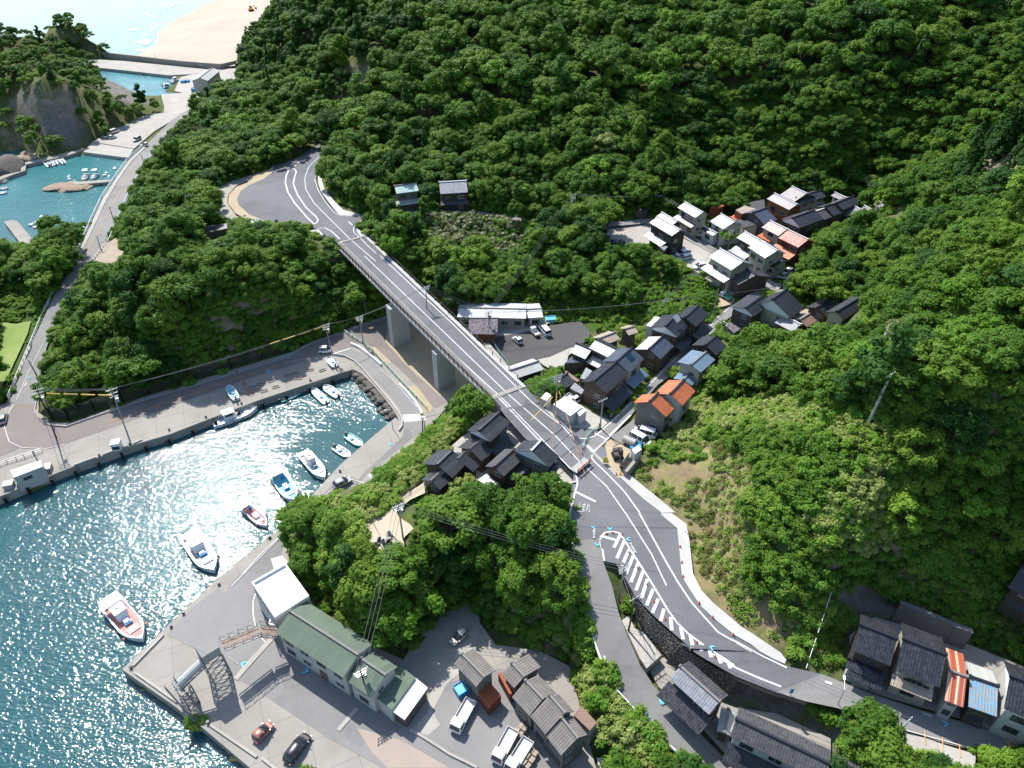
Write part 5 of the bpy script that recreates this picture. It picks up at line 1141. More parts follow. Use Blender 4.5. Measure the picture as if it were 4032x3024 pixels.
def car_proto(kind,col):
    o=thing('car_'+kind if False else 'parked_car',None,None)
    if kind in DIM:
        L,hw,h,hood=DIM[kind]; a=-L/2;b=L/2; zb=.28; belt=h*.56
        mb=MB(); S_=[(a,.78,zb+.12,belt-.1),(a+.12,.96,zb,belt-.02),(a+.8,1,zb-.03,belt),(b-hood-.35,1,zb-.03,belt),(b-hood,1,zb-.03,belt-.03),(b-.35,.95,zb,belt-.16),(b-.05,.82,zb+.08,belt-.28),(b,.7,zb+.15,belt-.4)]
        loft(mb,[ring(x,hw*w,z0,z1) for x,w,z0,z1 in S_]); mb.build('body',col,o)
        rake=.55 if hood>.8 else .3; rr=.55 if kind in('hatch','wagon') else .18
        mb=MB(); tw=hw*.86
        loft(mb,[ring(a+.12,hw*.9,belt-.06,belt+.02,.04),ring(a+.12+rr*.7,hw*.97,belt-.06,h-.16,.05,tw*.96),ring(a+.3+rr,hw*.97,belt-.06,h-.07,.05,tw),ring(b-hood-rake-.35,hw*.97,belt-.06,h-.07,.05,tw),ring(b-hood+.15,hw*.92,belt-.06,belt+.02,.04)]); mb.build('window',M_CGL,o,True)
        mb=MB(); loft(mb,[ring(a+.18+rr*.8,tw*.9,h-.16,h-.08,.03),ring(a+.45+rr,tw*.98,h-.12,h,.04),ring(b-hood-rake-.6,tw*.98,h-.12,h,.04),ring(b-hood-rake-.28,tw*.88,h-.15,h-.09,.03)]); mb.build('roof',col,o,True)
        # pillars
        mb=MB()
        for s in (-1,1):
            for x in ([a+.5+rr,-.15,b-hood-rake-.4] if L>3.8 else [a+.4+rr,b-hood-rake-.4]):
                mb.bar((x,s*hw*.985,belt-.05),(x,s*tw*.99,h-.07),.09)
        mb.build('pillar',col,o)
        mb=MB()
        for s in (-1,1): mb.bx(b-hood-.1,b-hood+.05,min(s*hw,s*(hw+.18)),max(s*hw,s*(hw+.18)),belt,belt+.15)
        mb.build('wing_mirror',col,o)
        wheels(o,(a+L*.19,b-L*.18),hw,.31); lamps(o,a,b,hw,belt-.35)
    else:
        L,hw,cab=(5.4,.95,1.6) if kind=='truck' else (3.4,.74,1.15); a=-L/2;b=L/2; h=2.0 if kind=='truck' else 1.78; fl=.85 if kind=='truck' else .65
        mb=MB(); mb.bx(a+.1,b-.1,-hw*.8,hw*.8,.35,.6); mb.build('chassis',M_CHAS,o)
        mb=MB(); loft(mb,[ring(b-cab,hw,.45,h-.05,.08,hw*.9),ring(b-cab*.5,hw,.42,h,.08,hw*.9),ring(b-.3,hw,.42,h-.08,.08,hw*.88),ring(b-.02,hw*.97,.42,1.12,.08),ring(b,hw*.9,.5,1.0,.08)]); mb.build('cab',col,o)
        mb=MB(); mb.hexa([(b-.27,-hw*.8,h-.16),(b-.27,hw*.8,h-.16),(b+.0,hw*.86,1.2),(b+.0,-hw*.86,1.2)],[(b-.19,-hw*.8,h-.14),(b-.19,hw*.8,h-.14),(b+.05,hw*.86,1.2),(b+.05,-hw*.86,1.2)])
        for s in (-1,1): mb.bx(b-cab+.35,b-.4,min(s*hw*.93,s*(hw*1.005)),max(s*hw*.93,s*(hw*1.005)),1.15,h-.28)
        mb.build('window',M_CGL,o)
        mb=MB(); e=b-cab-.08; mb.bx(a,e,-hw,hw,fl-.1,fl); bo=mb.build('bed',M_BED if kind!='keigreen' else M_GREENB,o)
        mb=MB(); t=.05; mb.bx(a,e,-hw,-hw+t,fl,fl+.36);mb.bx(a,e,hw-t,hw,fl,fl+.36);mb.bx(a,a+t,-hw+t,hw-t,fl,fl+.36);mb.bx(e-t,e,-hw+t,hw-t,fl,fl+.5); mb.build('side_board',col if kind!='keigreen' else M_GREENB,bo)
        wheels(o,(a+L*.22,b-cab*.55),hw*.98,.33 if kind=='truck' else .27); lamps(o,a,b,hw,.75)
    bpy.context.view_layer.update(); kids(o); return o
def recolor(o,old,new):
    for k in KIDS.get(o.name,[]): pass
NC={}
def car(kind,col,t_,r,f,label,name='parked_car',cat='car',group='vehicles parked and driving round the harbour',grnd=None):
    a=at(t_,*r,.8);b=at(t_,*f,.8); c=(a+b)/2; d=b-a; key=(kind,col.name)
    zz=gz(c.x,c.y,c.z+5)
    if key not in NC: NC[key]=car_proto(kind,col); o=NC[key]
    else: o=copy_tree(NC[key])
    o.name=name; o.location=(c.x,c.y,zz+.04); o.rotation_euler=(0,0,math.atan2(d.y,d.x)); tag(o,label,cat,group); KIDS.setdefault(o.name,KIDS.get(NC[key].name,[]))
    MASKPOLY.append([proj(Vector((c.x,c.y,zz+.5))+Vector((math.cos(k),math.sin(k),0))*2.4)[:2] for k in np.arange(0,6.2,.8)])
    return o
_orig=NC
def copy_tree(o):
    c=o.copy(); COL.objects.link(c)
    for ch in PK[o]:
        d=ch.copy(); COL.objects.link(d); d.parent=c
        for g in PK.get(ch,[]):
            e=g.copy(); COL.objects.link(e); e.parent=d
    return c
PK={}
def kids(o):
    PK[o]=[x for x in COL.objects if x.parent==o]
    for k in PK[o]: kids(k)
car('wagon',P_BLACK,'g',(1872,1595),(1975,1458),'black estate car parked on the pale quay concrete')
car('kei',P_BROWN,'g',(1662,1465),(1745,1378),'small copper-brown car parked on the pale quay concrete')
car('truck',P_WHITE,'r',(335,872),(188,1140),'white flatbed truck parked alone on the asphalt yard, left of the other trucks',name='flatbed_truck',cat='truck')
car('truck',P_WHITE,'r',(858,1240),(705,1525),'white flatbed truck with grey bed, between the other two trucks',name='flatbed_truck',cat='truck')
car('truck',P_WHITE,'r',(1030,1385),(882,1625),'white truck with ribbed grey bed, rightmost in the yard beside the pallets',name='flatbed_truck',cat='truck')
car('kei',P_GOLD,'h',(800,768),(722,842),'champagne-silver small car on the gravel yard under the trees')
car('hatch',P_SILVER,'v',(1032,328),(1108,292),'silver hatchback on the narrow quay road by the moored boats')
car('keivan',P_WHITE,'A',(96,442),(158,440),'white microvan stopped on the road below the wooded cliff',name='microvan',cat='van')
car('hatch',P_SILVER,'d',(8,1078),(20,1018),'grey-blue car cut by the left edge at the road bend')
car('kei',P_WHITE,'n',(1000,645),(918,575),'white small car parked alone on the dark lower car park')
car('keitruck',P_WHITE,'n',(1232,542),(1165,475),'white mini truck on the dark car park, left of the white van',name='mini_truck',cat='truck')
car('van',P_WHITE,'n',(1380,540),(1290,435),'long white van on the dark car park, right of the mini truck',name='van',cat='van')
car('kei',P_BLACK,'j',(205,830),(190,765),'left of the two black cars at the edge of the village car park')
car('kei',P_BLACK,'j',(318,830),(300,765),'right of the two black cars at the edge of the village car park')
car('kei',P_WHITE,'j',(80,640),(105,690),'white small car at the left end of the village car park')
car('wagon',P_WHITE,'j',(1200,930),(1082,962),'white estate car beside the black-walled house, next to the pale blue one')
car('wagon',P_LBLUE,'j',(1215,990),(1105,1025),'pale blue estate car in front of the white one in the village yard')
car('wagon',P_WHITE,'j',(1440,1112),(1335,1130),'white estate car standing alone near the wall of the village yard')
car('kei',P_WHITE,'j',(1405,665),(1345,705),'white small car beside the pale hipped-roof house')
car('keivan',P_BLUE,'j',(2055,1410),(2150,1345),'bright blue microvan at the village bend',name='microvan',cat='van')
car('keigreen',P_WHITE,'j',(1785,1575),(1665,1510),'white mini truck with green bed on the vacant lot',name='mini_truck',cat='truck')
car('hatch',P_SILVER,'k',(550,1245),(435,1310),'silver car in front of the beige two-storey house')
car('hatch',P_BLACK,'k',(560,1565),(500,1525),'dark car half hidden behind the big black-tiled house')
car('van',P_WHITE,'p',(1630,590),(1415,530),'farther of the two white vans on the lot beside the orange-roofed house',name='van',cat='van')
car('van',P_WHITE,'p',(1385,610),(1520,685),'nearer of the two white vans on the lot beside the orange-roofed house',name='van',cat='van')
car('keitruck',P_WHITE,'n',(1650,1375),(1760,1445),'white mini truck tucked behind the long white site cabin',name='mini_truck',cat='truck')
car('kei',P_WHITE,'a',(950,936),(922,952),'white small car driving on the coast road beside the barrier')
car('minivan',P_SILVER,'a',(903,892),(870,908),'silver minivan on the harbour yard nearest the coast road')
car('van',P_WHITE,'a',(718,858),(762,842),'white van at the foot of the island cliff, behind the small white cars',name='van',cat='van')
car('kei',P_WHITE,'a',(708,890),(752,880),'right of the two white small cars at the foot of the island cliff')
car('kei',P_WHITE,'a',(700,872),(680,886),'left of the two white small cars at the foot of the island cliff')
car('kei',P_WHITE,'r',(2060,1700),(2020,1610),'white car with red light cut by the bottom edge beside the shrubs')
car('truck',paint('dark_teal_paint',(.03,.12,.11)),'z',(335,560),(395,585),'dark teal truck beside the rubble at the turnaround',name='flatbed_truck',cat='truck')
# ---------------------------------------------------------------- boats
M_HULL=flat('boat_hull_white',(.74,.75,.75),.3,.6); M_DECKW=flat('boat_deck_white',(.66,.67,.66),.5); M_DECKB=flat('boat_deck_turquoise',(.10,.42,.52),.5); M_DECKR=flat('boat_deck_pink',(.55,.20,.18),.6); M_DECKG=flat('boat_deck_grey',(.32,.33,.32),.6)
M_HBLUE=flat('hull_stripe_blue',(.08,.35,.45),.4); M_ENG=flat('outboard_black',(.03,.03,.035),.4); M_FLO=flat('float_orange',(.65,.22,.12),.5); M_TEALH=flat('hull_turquoise',(.10,.50,.45),.35); M_DBLUE=flat('tub_blue',(.04,.28,.60),.5)
def boat(label,t_,stern,bow,w,kind='work',deck=None,hull=None,z=.0,on_ground=False,canopy=None,name='fishing_boat'):
    if on_ground: S_=at(t_,*stern,.6);B_=at(t_,*bow,.6); z=gz((S_.x+B_.x)/2,(S_.y+B_.y)/2,10)+.45
    else: S_=T(t_,*stern,.8);B_=T(t_,*bow,.9)
    c=(S_+B_)/2; d=B_-S_; d.z=0; L=d.length; c.z=z
    o=thing(name,label,'boat',c,math.atan2(d.y,d.x),'boats moored in the harbour'); deck=deck or M_DECKW; hull=hull or M_HULL
    fb=.95 if L>9 else .7 if L>6 else .5; hw=w/2; N_=13; mb=MB(); di=MB(); secs=[];ins=[]
    for i in range(N_):
        f=i/(N_-1); x=-L/2+L*f; k=1-max(0,(f-.62)/.38)**2.4; k=max(k,.03); k*=.88+.12*min(1,f*5); sh=fb*(1+.55*max(0,f-.4)**1.5)
        secs.append([(x,-hw*k,sh),(x,-hw*k*.93,.1),(x,-hw*k*.6,-.35),(x,hw*k*.6,-.35),(x,hw*k*.93,.1),(x,hw*k,sh),(x,hw*k*.86 if k>.1 else hw*k*.5,sh),(x,hw*k*.84 if k>.1 else .01,sh-.32),(x,-hw*k*.84 if k>.1 else -.01,sh-.32),(x,-hw*k*.86 if k>.1 else -hw*k*.5,sh)])
        ins.append((x,k,sh))
    loft(mb,secs); ho=mb.build('hull',hull,o)
    mb=MB(); 
    for i in range(1,N_-2):
        (x0,k0,s0),(x1,k1,s1)=ins[i],ins[i+1]; mb.quad((x0,-hw*k0*.8,s0-.30),(x1,-hw*k1*.8,s1-.30),(x1,hw*k1*.8,s1-.30),(x0,hw*k0*.8,s0-.30))
    mb.build('deck',deck,ho)
    mb=MB()
    for i in range(N_-1):
        (x0,k0,s0),(x1,k1,s1)=ins[i],ins[i+1]
        for s in(-1,1): mb.bar((x0,s*hw*k0,s0-.12),(x1,s*hw*k1,s1-.12),.1,.12)
    mb.build('rubbing_strake',M_HBLUE if kind!='skiff' else M_DECKG,ho)
    dz=fb-.3
    if kind in('work','cabin','canopy','rig'):
        if kind in('cabin','rig'):
            cx=-L*.12 if kind=='cabin' else -L*.1; mb=MB(); loft(mb,[ring(cx-1.3,hw*.52,dz,dz+1.9,.1,hw*.45),ring(cx+.9,hw*.52,dz,dz+1.9,.1,hw*.45),ring(cx+1.5,hw*.45,dz,dz+1.0,.1)]); cb=mb.build('wheelhouse',M_HULL,o)
            mb=MB(); mb.bx(cx-1.0,cx+.75,-hw*.53,hw*.53,dz+1.05,dz+1.55); mb.build('window',M_CGL,cb)
            mb=MB(); mb.bx(cx-1.5,cx+1.2,-hw*.56,hw*.56,dz+1.9,dz+2.0); mb.build('roof',M_HULL,cb)
            mb=MB(); mb.tube((cx-.6,0,dz+2),(cx-.6,0,dz+4.2),.05,.04,6); mb.bar((cx-.6,-.6,dz+3.4),(cx-.6,.6,dz+3.4),.05); mb.tube((cx-.2,0,dz+2.05),(cx-.2,0,dz+2.25),.35,.3,12); mb.build('mast',M_HULL,o)
        if kind=='canopy' or canopy:
            x0,x1=(-L*.5,-L*.2) if not canopy else canopy; zc=dz+2.1; mb=MB(); mb.bx(x0,x1,-hw*.9,hw*.9,zc,zc+.12); rf=mb.build('canopy',M_HULL,o); mb=MB()
            for x in (x0+.15,x1-.15):
                for s in (-1,1): mb.tube((x,s*hw*.8,dz),(x,s*hw*.8,zc),.05,.05,6)
            mb.build('canopy_post',M_STEEL,rf)
        mb=MB(); mb.bx(-.2,1.3,-.45,.45,dz,dz+.75); mb.build('engine_box',M_HULL if deck!=M_DECKW else M_DECKG,o)
        mb=MB(); mb.bx(L*.2,L*.3,-hw*.5,hw*.5,dz,dz+.35); mb.build('hatch',M_DECKW,o); mb=MB(); mb.bx(-L*.42,-L*.36,-hw*.7,hw*.7,dz,dz+.4); mb.build('stern_locker',M_DECKW,o)
        mb=MB(); mb.bx(L*.08,L*.13,-hw*.3,hw*.35,dz,dz+.5); mb.bx(-L*.3,-L*.24,hw*.15,hw*.6,dz,dz+.45); mb.build('fish_crate',M_DBLUE,o)
        mb=MB(); 
        for k in (-.3,-.1,.1,.28): mb.tube((L*k,hw*.97,fb*.5),(L*k,hw*1.12,fb*.5),.22,.22,10); mb.tube((L*k,-hw*.97,fb*.5),(L*k,-hw*1.12,fb*.5),.22,.22,10)
        mb.build('fender',M_FLO if kind!='rig' else M_TYRE,o)
        # rails and gear
        mb=MB()
        for s in (-1,1):
            for i in range(2,N_-1): x,k,sh=ins[i]; mb.bar((x,s*hw*k*.95,sh),(x,s*hw*k*.95,sh+.5),.045)
            for i in range(2,N_-2): (x0,k0,s0),(x1,k1,s1)=ins[i],ins[i+1]; mb.bar((x0,s*hw*k0*.95,s0+.5),(x1,s*hw*k1*.95,s1+.5),.045)
        mb.build('rail',M_STEEL,o)
    if kind in('skiff','open','canopy'):
        mb=MB(); mb.bx(-L/2-.35,-L/2+.1,-.18,.18,.1,fb+.45); mb.bx(-L/2-.5,-L/2-.05,-.22,.22,fb+.2,fb+.55); mb.build('outboard_motor',M_ENG,o)
    if kind in('skiff','open'):
        mb=MB()
        for f in (-.28,0,.25): mb.bx(L*f-.15,L*f+.15,-hw*.82,hw*.82,dz-.02,dz+.12)
        mb.build('thwart',M_DECKW,o)
        mb=MB(); mb.bx(-L*.2,-L*.1,-hw*.4,hw*.2,dz,dz+.35); mb.build('fish_crate',M_DBLUE,o)
    if on_ground:
        mb=MB()
        for x in (-L*.25,L*.25): mb.bx(x-.1,x+.1,-hw*.8,hw*.8,-.45,-.3)
        mb.build('cradle',M_RUSTY,o)
    MASKPOLY.append([proj((c.x+dx,c.y+dy,z+1))[:2] for dx,dy in ((-2,-2),(2,-2),(2,2),(-2,2))])
    return o
boat('large white fishing boat with blue stripe moored along the north quay','w',(462,240),(648,172),3.6,'cabin')
boat('long green-decked skiff tied flat against the north quay','w',(743,140),(828,103),1.9,'skiff',M_DECKG,M_TEALH,name='skiff')
boat('white open boat second from the inner corner of the basin','w',(935,150),(872,86),2.0,'open',name='skiff')
boat('white open boat nearest the inner corner of the basin, by the boulders','w',(985,122),(926,78),2.4,'open',name='skiff')
boat('turquoise-edged skiff moored off the concrete corner of the quay','w',(1020,282),(1088,328),2.1,'skiff',M_DECKW,M_TEALH,name='skiff')
boat('grey skiff with red engine cover beside the turquoise one','w',(972,332),(1036,374),2.1,'skiff',M_DECKG,name='skiff')
boat('large white workboat with turquoise deck gear, third from the inner end','v',(790,100),(950,285),3.0,'rig',M_DECKW)
boat('white boat with square canopy and turquoise deck','v',(605,245),(745,440),3.4,'canopy',M_DECKB)
boat('white boat with small canopy and red deck floor','v',(380,465),(545,612),2.3,'canopy',M_DECKR)
boat('widest white workboat with long deck machinery, moored stern out','v',(-5,660),(180,925),4.0,'rig',M_DECKG)
boat('red-decked boat with white canopy nearest the quay corner','g',(700,572),(922,822),3.8,'cabin',M_DECKR,canopy=(-5.0,-2.6))
boat('small white boat standing on the quay by the rusty drain channel','w',(560,140),(528,88),2.0,'open',M_DECKB,on_ground=True,name='skiff')
boat('small white boat standing on the quay below the utility pole','A',(190,542),(148,492),2.1,'open',on_ground=True,name='skiff')
for i,(s,b,lb) in enumerate([((365,212),(335,168),'leftmost'),((385,208),(365,162),'second from the left'),((420,200),(385,152),'third from the left'),((478,192),(432,145),'rightmost')]):
    boat('white motorboat, %s of the four at the far harbour breakwater'%lb,'x',s,b,2.2,'open',name='motorboat')
boat('white boat with canopy left of the blue-decked one at the stone jetty','x',(650,268),(622,318),2.2,'canopy',name='motorboat')
boat('blue-decked boat with white canopy at the stone jetty','x',(722,268),(685,312),2.2,'canopy',M_DECKB,name='motorboat')
boat('small pale boat with blue deck beneath the coast road bridge','x',(510,700),(575,728),2.2,'skiff',M_DECKB,name='skiff')
boat('tiny white tender beside the pale boat near the coast road bridge','x',(558,684),(578,716),1.2,'skiff',name='skiff')
boat('topmost of the boats cut by the left edge in the far harbour','x',(-30,330),(60,318),2.6,'canopy',name='motorboat')
boat('middle one of the boats cut by the left edge in the far harbour','x',(-30,378),(60,372),2.4,'open',M_DECKR,name='motorboat')
boat('lowest of the boats cut by the left edge in the far harbour','x',(-40,412),(50,405),2.4,'open',name='motorboat')
for i,(s,b,lb) in enumerate([((392,345),(455,335),'red and white boat nearest the camera at the far wharf'),((400,360),(480,350),'blue-trimmed boat at the far wharf beside the slipway'),((450,300),(490,315),'boat with upright gear at the far wharf'),((520,300),(455,330),'second boat with red gear at the far wharf'),((590,262),(560,285),'white boat with blue sheet at the top of the far wharf')]):
    boat(lb,'y',s,b,2.4,'rig' if i%2 else 'open',[M_DECKR,M_DECKB,M_DECKW][i%3])
# floats in the far harbour
fl=None
for k,(x,y) in enumerate([(230,663),(246,657),(262,680),(280,672),(298,666),(316,658),(303,690),(322,705),(345,694),(342,712),(356,706),(335,740),(354,735),(310,748),(297,710),(356,680),(402,690),(392,720),(313,600),(342,622),(275,643),(290,640),(305,636),(605,658),(622,680),(602,688),(798,272),(785,290),(862,235),(860,242),(520,300),(520,318)]):
    p=T('x',x,y,.1)
    if fl is None:
        mb=MB(); s=.55
        for i in range(6):
            a0,a1=math.pi*i/6,math.pi*(i+1)/6
        mb.tube((-.7,0,.1),(-.45,0,.1),.15,s,10,True); mb.tube((-.45,0,.1),(.45,0,.1),s,s,10,False); mb.tube((.45,0,.1),(.7,0,.1),s,.15,10,True)
        fl=mb.build('mooring_float',M_HULL,None,True); o=fl; o.location=p
    else: o=fl.copy(); COL.objects.link(o); o.location=p
    o.rotation_euler.z=k*1.3; tag(o,'white mooring float drifting in the small far harbour','float','mooring floats in the far harbour')
# ---------------------------------------------------------------- poles and wires
M_POLE=surf('concrete_pole',(.34,.34,.33),(.27,.27,.26),.6,local=True); M_WOODP=surf('wooden_pole',(.10,.08,.065),(.07,.055,.045),.8,local=True); M_WIRE=flat('wire_grey',(.20,.20,.20),.5); M_INS=flat('insulator_white',(.75,.75,.74),.3)
M_YEL=flat('cable_guard_yellow',(.75,.45,.08),.5); M_SIGNY=flat('sign_yellow',(.80,.75,.05),.5); M_CONE=flat('cone_orange',(.50,.09,.04),.5)
PT={}
def pole(key,label,t_,base,top,r=.17,arms=3,m=None,trans=True,name='utility_pole',cat='pole',lamp=False):
    b=hit(t_,*base); b.z=max(b.z,0)
    u,v=px(t_,*top); best=min(np.arange(2,18,.1),key=lambda h:abs(proj((b.x,b.y,b.z+h))[1]-v)); h=float(best)
    tp=P(u,v,b.z+h)
    lean=Vector((tp.x-b.x,tp.y-b.y,0)); 
    if lean.length>h*.25: lean=lean.normalized()*h*.25
    o=thing(name,label,cat,b); m=m or M_POLE; e=Vector((lean.x,lean.y,h)); mb=MB(); mb.tube((0,0,-.4),e,r,r*.62,8); mb.build('shaft',m,o)
    ax=Vector((.83,.55,0)) if arms>0 else Vector((.6,-.8,0))
    for i in range(abs(arms)):
        z=1-.06*i-.02; p=e*z; w=1.15-.15*i; mb=MB(); mb.bar(p-ax*w,p+ax*w,.1); ar=mb.build('crossarm',M_STEEL,o)
        mb=MB()
        for s in (-.9,-.35,.35,.9): mb.tube(p+ax*w*s,p+ax*w*s+UPZ*.3,.09,.06,6)
        mb.build('insulator',M_INS,ar)
    if trans and abs(arms)>1 and h>8:
        p=e*.8; mb=MB(); mb.tube(p+ax*.45-UPZ*.5,p+ax*.45+UPZ*.45,.3,.3,10); mb.build('transformer',M_STEEL,o)
    if lamp:
        mb=MB(); mb.bar(e,e+Vector(lamp)*1.6+UPZ*.2,.07); mb.box(e+Vector(lamp)*1.8+UPZ*.2,Vector(lamp)*.35,Vector((-lamp[1],lamp[0],0))*.14,UPZ*.07); mb.build('lamp_head',M_INS,o)
    PT[key]=b+e; return o
pole('q1','tall crossarmed pole on the north quay edge beside the white kiosk','d',(850,1222),(720,860))
pole('l1','crossarmed pole at the road bend left of the quay fence','d',(365,1180),(240,862),m=M_WOODP)
pole('l2','leaning dark pole at the coast road beside the green field','d',(262,815),(180,670),m=M_WOODP,arms=2)
pole('l3','dark stay pole next to the crossarmed pole at the bend','d',(345,1050),(262,870),m=M_WOODP,arms=0)
pole('hut','short pole behind the grey quay hut','d',(245,1332),(212,1262),arms=0)
pole('a1','crossarmed pole beside the white microvan','A',(176,487),(128,282))
pole('a2','crossarmed pole at the start of the green pipe fence','A',(365,402),(340,232))
pole('a3','thin bare pole on the wooded bank left of the first bridge pier','A',(390,252),(364,95),r=.1,arms=0)
pole('a4','dark pole at the white crossing near the tree bank','e',(530,1190),(524,1052),m=M_WOODP,arms=2)
pole('a5','dark brace pole right beside the one at the white crossing','e',(548,1165),(534,1062),m=M_WOODP,arms=0,r=.12)
pole('n1','crossarmed pole in front of the purple-brown cabin','n',(592,605),(560,238))
pole('n2','crossarmed pole rising behind the bridge parapet','A',(760,180),(757,45),arms=3)
pole('p1','tallest pole at the junction, between the bridge end and the site cabin','p',(290,345),('' or 335,-214))
pole('m1','pole with yellow sign at the mouth of the village road','m',(498,1552),(537,1212),arms=1)
pole('k1','clearing pole with crossarms beside the graves','D',(620,672),(560,262))
pole('k2','thin bare flagpole in the grave clearing','D',(275,492),(238,280),r=.07,arms=0,name='flagpole',cat='pole')
pole('q2','crossarmed pole through the canopy of the green-roofed hall','q',(1100,1395),(1010,1105),m=M_WOODP)
pole('b1','crossarmed pole at the head of the weedy strip between the roads','B',(300,528),(335,328))
pole('b2','left of the pair of poles above the stone retaining wall','B',(360,712),(402,512),m=M_WOODP,arms=1)
pole('b3','right of the pair of poles above the stone retaining wall','B',(412,704),(408,515),m=M_WOODP,arms=0)
pole('t1','crossarmed pole on the roadside plot opposite the striped roof','t',(420,892),(513,757))
pole('t2','slim street lamp pole at the roadside railing','t',(45,682),(108,552),r=.08,arms=0,lamp=(.3,.95,0),name='street_lamp',cat='street lamp')
pole('f1','thick leaning white pole standing alone on the wooded spur','f',(1190,1108),(1350,765),r=.26,arms=1,trans=False)
pole('l4','pole half hidden by trees on the slope above the village bend','l',(1812,380),(1868,222),arms=1)
pole('j1','pole with lattice crossarms between the silver roofs','j',(1745,930),(1800,650),arms=4)
pole('j2','dark pole behind the black-walled house on the hillside lane','j',(805,412),(850,172),m=M_WOODP,arms=1)
pole('j3','thin pole beside the vacant lot','j',(1603,1640),(1620,1440),r=.12,arms=0)
pole('j4','thin pole at the railing of the village car park','j',(285,900),(312,682),r=.1,arms=0)
pole('m2','crossarmed pole above the bushes by the black-tiled houses','m',(1255,192),(1290,5))
pole('b4','lattice-armed pole between the two dark trees on the hillside lane','b',(1495,1452),(1503,1258),arms=4)
pole('b5','pole at the hillside lane left of the teal-roofed house','b',(166,1372),(153,1250),r=.12,arms=0)
pole('b6','small cross-shaped pole in the wood above the teal-roofed house','b',(335,1082),(328,995),r=.14,arms=1)
pole('l5','pole on the roadside left of the lane to the village','l',(133,775),(212,432),r=.14,arms=0)
pole('m3','street lamp beside the purple sheet-roofed shelter','m',(2002,512),(2052,300),r=.1,arms=0,lamp=(-.5,.5,0),name='street_lamp',cat='street lamp')
pole('k3','leaning pole at the top of the village','k',(1218,232),(1272,38),arms=2)
pole('x1','dark pole at the outer parapet of the coast bridge','a',(966,1158),(915,1002),m=M_WOODP,arms=0)
pole('x2','dark pole with stay beside the coast bridge trees','a',(760,1492),(708,1340),m=M_WOODP,arms=1)
pole('x3','grey lamp pole at the near end of the coast bridge','a',(662,1650),(628,1530),arms=1)
pole('x4','crossarmed pole on the far road bend','a',(1936,692),(1922,612),arms=1)
pole('x5','tallest crossarmed pole above the far wooded knoll','a',(1830,645),(1815,522),arms=3)
pole('x6','crossarmed pole left of the tallest one above the far knoll','a',(1765,685),(1750,572),arms=2)
pole('x7','thin pole on the sea wall before the beach','a',(1020,425),(1000,352),r=.12,arms=0)
pole('x8','small pole at the corner of the sea wall','a',(492,335),(482,300),r=.1,arms=0)
pole('r1','street lamp at the concrete corner of the small basin','A',(550,935),(535,812),r=.08,arms=0,lamp=(-.6,-.3,0),name='street_lamp',cat='street lamp')
pole('r2','curved-arm street lamp at the junction beside the stop line','o',(1800,1130),(1800,1120),r=.08,arms=0,lamp=(.9,.2,0),name='street_lamp',cat='street lamp')
def wire(p,q,sag=.03,r=.035,n=9):
    mb=MB(); prev=None; L=(q-p).length
    for i in range(n+1):
        f=i/n; a=lerp(p,q,f)-UPZ*(4*f*(1-f)*sag*L)
        if prev is not None: mb.tube(prev,a,r,r,4,False)
        prev=a
    return mb
def wires(a,b,label,k=3):
    p,q=PT[a],PT[b]; mb=MB()
    for i in range(k):
        off=Vector((.83,.55,0))*(i-(k-1)/2)*.8; w=wire(p+off,q+off,.015+.004*i,.032); mb.add(w.v,w.f)
    tag(mb.build('overhead_wire',M_WIRE),label,'wire','overhead wires')
WLS=[('q1','l1','from the quay edge pole to the bend pole'),('q1','a1','along the quay fence'),('a1','a2','from the microvan pole to the green pipe fence'),('a2','n2','under the bridge to the pole behind its parapet'),('n2','n1','to the pole before the purple-brown cabin'),('n1','b4','climbing from the lower car park to the hillside lane'),('b4','j2','along the hillside lane to the village'),
 ('p1','m1','at the junction between the tallest pole and the sign pole'),('n1','m2','behind the glare-whitened roofs'),('m2','j1','from the bushes to the lattice pole'),('j1','j2','above the village yard'),('p1','k1','from the junction to the grave clearing'),('k1','b1','over the wooded knoll to the old road'),('b1','b2','between the poles above the retaining wall'),('b2','t1','over the long grey-tiled house'),
 ('l4','m2','above the white-gabled storehouse'),('j1','k3','across the upper village'),('l1','l2','along the coast road bend'),('x3','x2','beside the coast bridge'),('x6','x5','on the far knoll'),('x5','x4','to the far road bend'),('a4','p1','over the roadside cluster'),('q2','k1','from the green-roofed hall to the clearing')]
for a,b,l in WLS: wires(a,b,'thin overhead wires '+l,2 if a in('x6','x5','a4') else 3)
def guard(label,p,q,m=M_YEL,r=.13): 
    mb=MB(); n=int((q-p).length/.8)
    for i in range(n):
        if i%5<4: mb.tube(lerp(p,q,i/n),lerp(p,q,(i+.95)/n),r,r,6)
    tag(mb.build('cable_guard',m),label,'cable guard')
guard('yellow cable guard on the wires left of the quay edge pole',lerp(PT['q1'],PT['l1'],.02)-UPZ*1.8,lerp(PT['q1'],PT['l1'],.9)-UPZ*1.2)
guard('yellow cable guard high beside the wooded cliff near the microvan',PT['a1']-UPZ*.4,lerp(PT['a1'],PT['q1'],.3)-UPZ*.8)
guard('yellow cable guard crossing above the main road at the bridge end',lerp(PT['p1'],PT['a4'],.03)-UPZ*5.2,T('p',-60,430,17),r=.1)
M_OWR=flat('striped_guard_orange',(.72,.36,.16),.5)
guard('orange stay-wire guard falling left from the tallest junction pole',PT['p1']-UPZ*4,T('p',262,765,13.0),M_OWR,.07); guard('orange stay-wire guard falling right from the tallest junction pole',PT['p1']-UPZ*4+Vector((.4,0,0)),T('p',700,1125,13.0),M_OWR,.07)
guard('pale cable falling from the pale shrub spur to the roadside, orange at its foot',T('i',1072,195,20),T('i',800,1015,10.3),M_INS,.06)
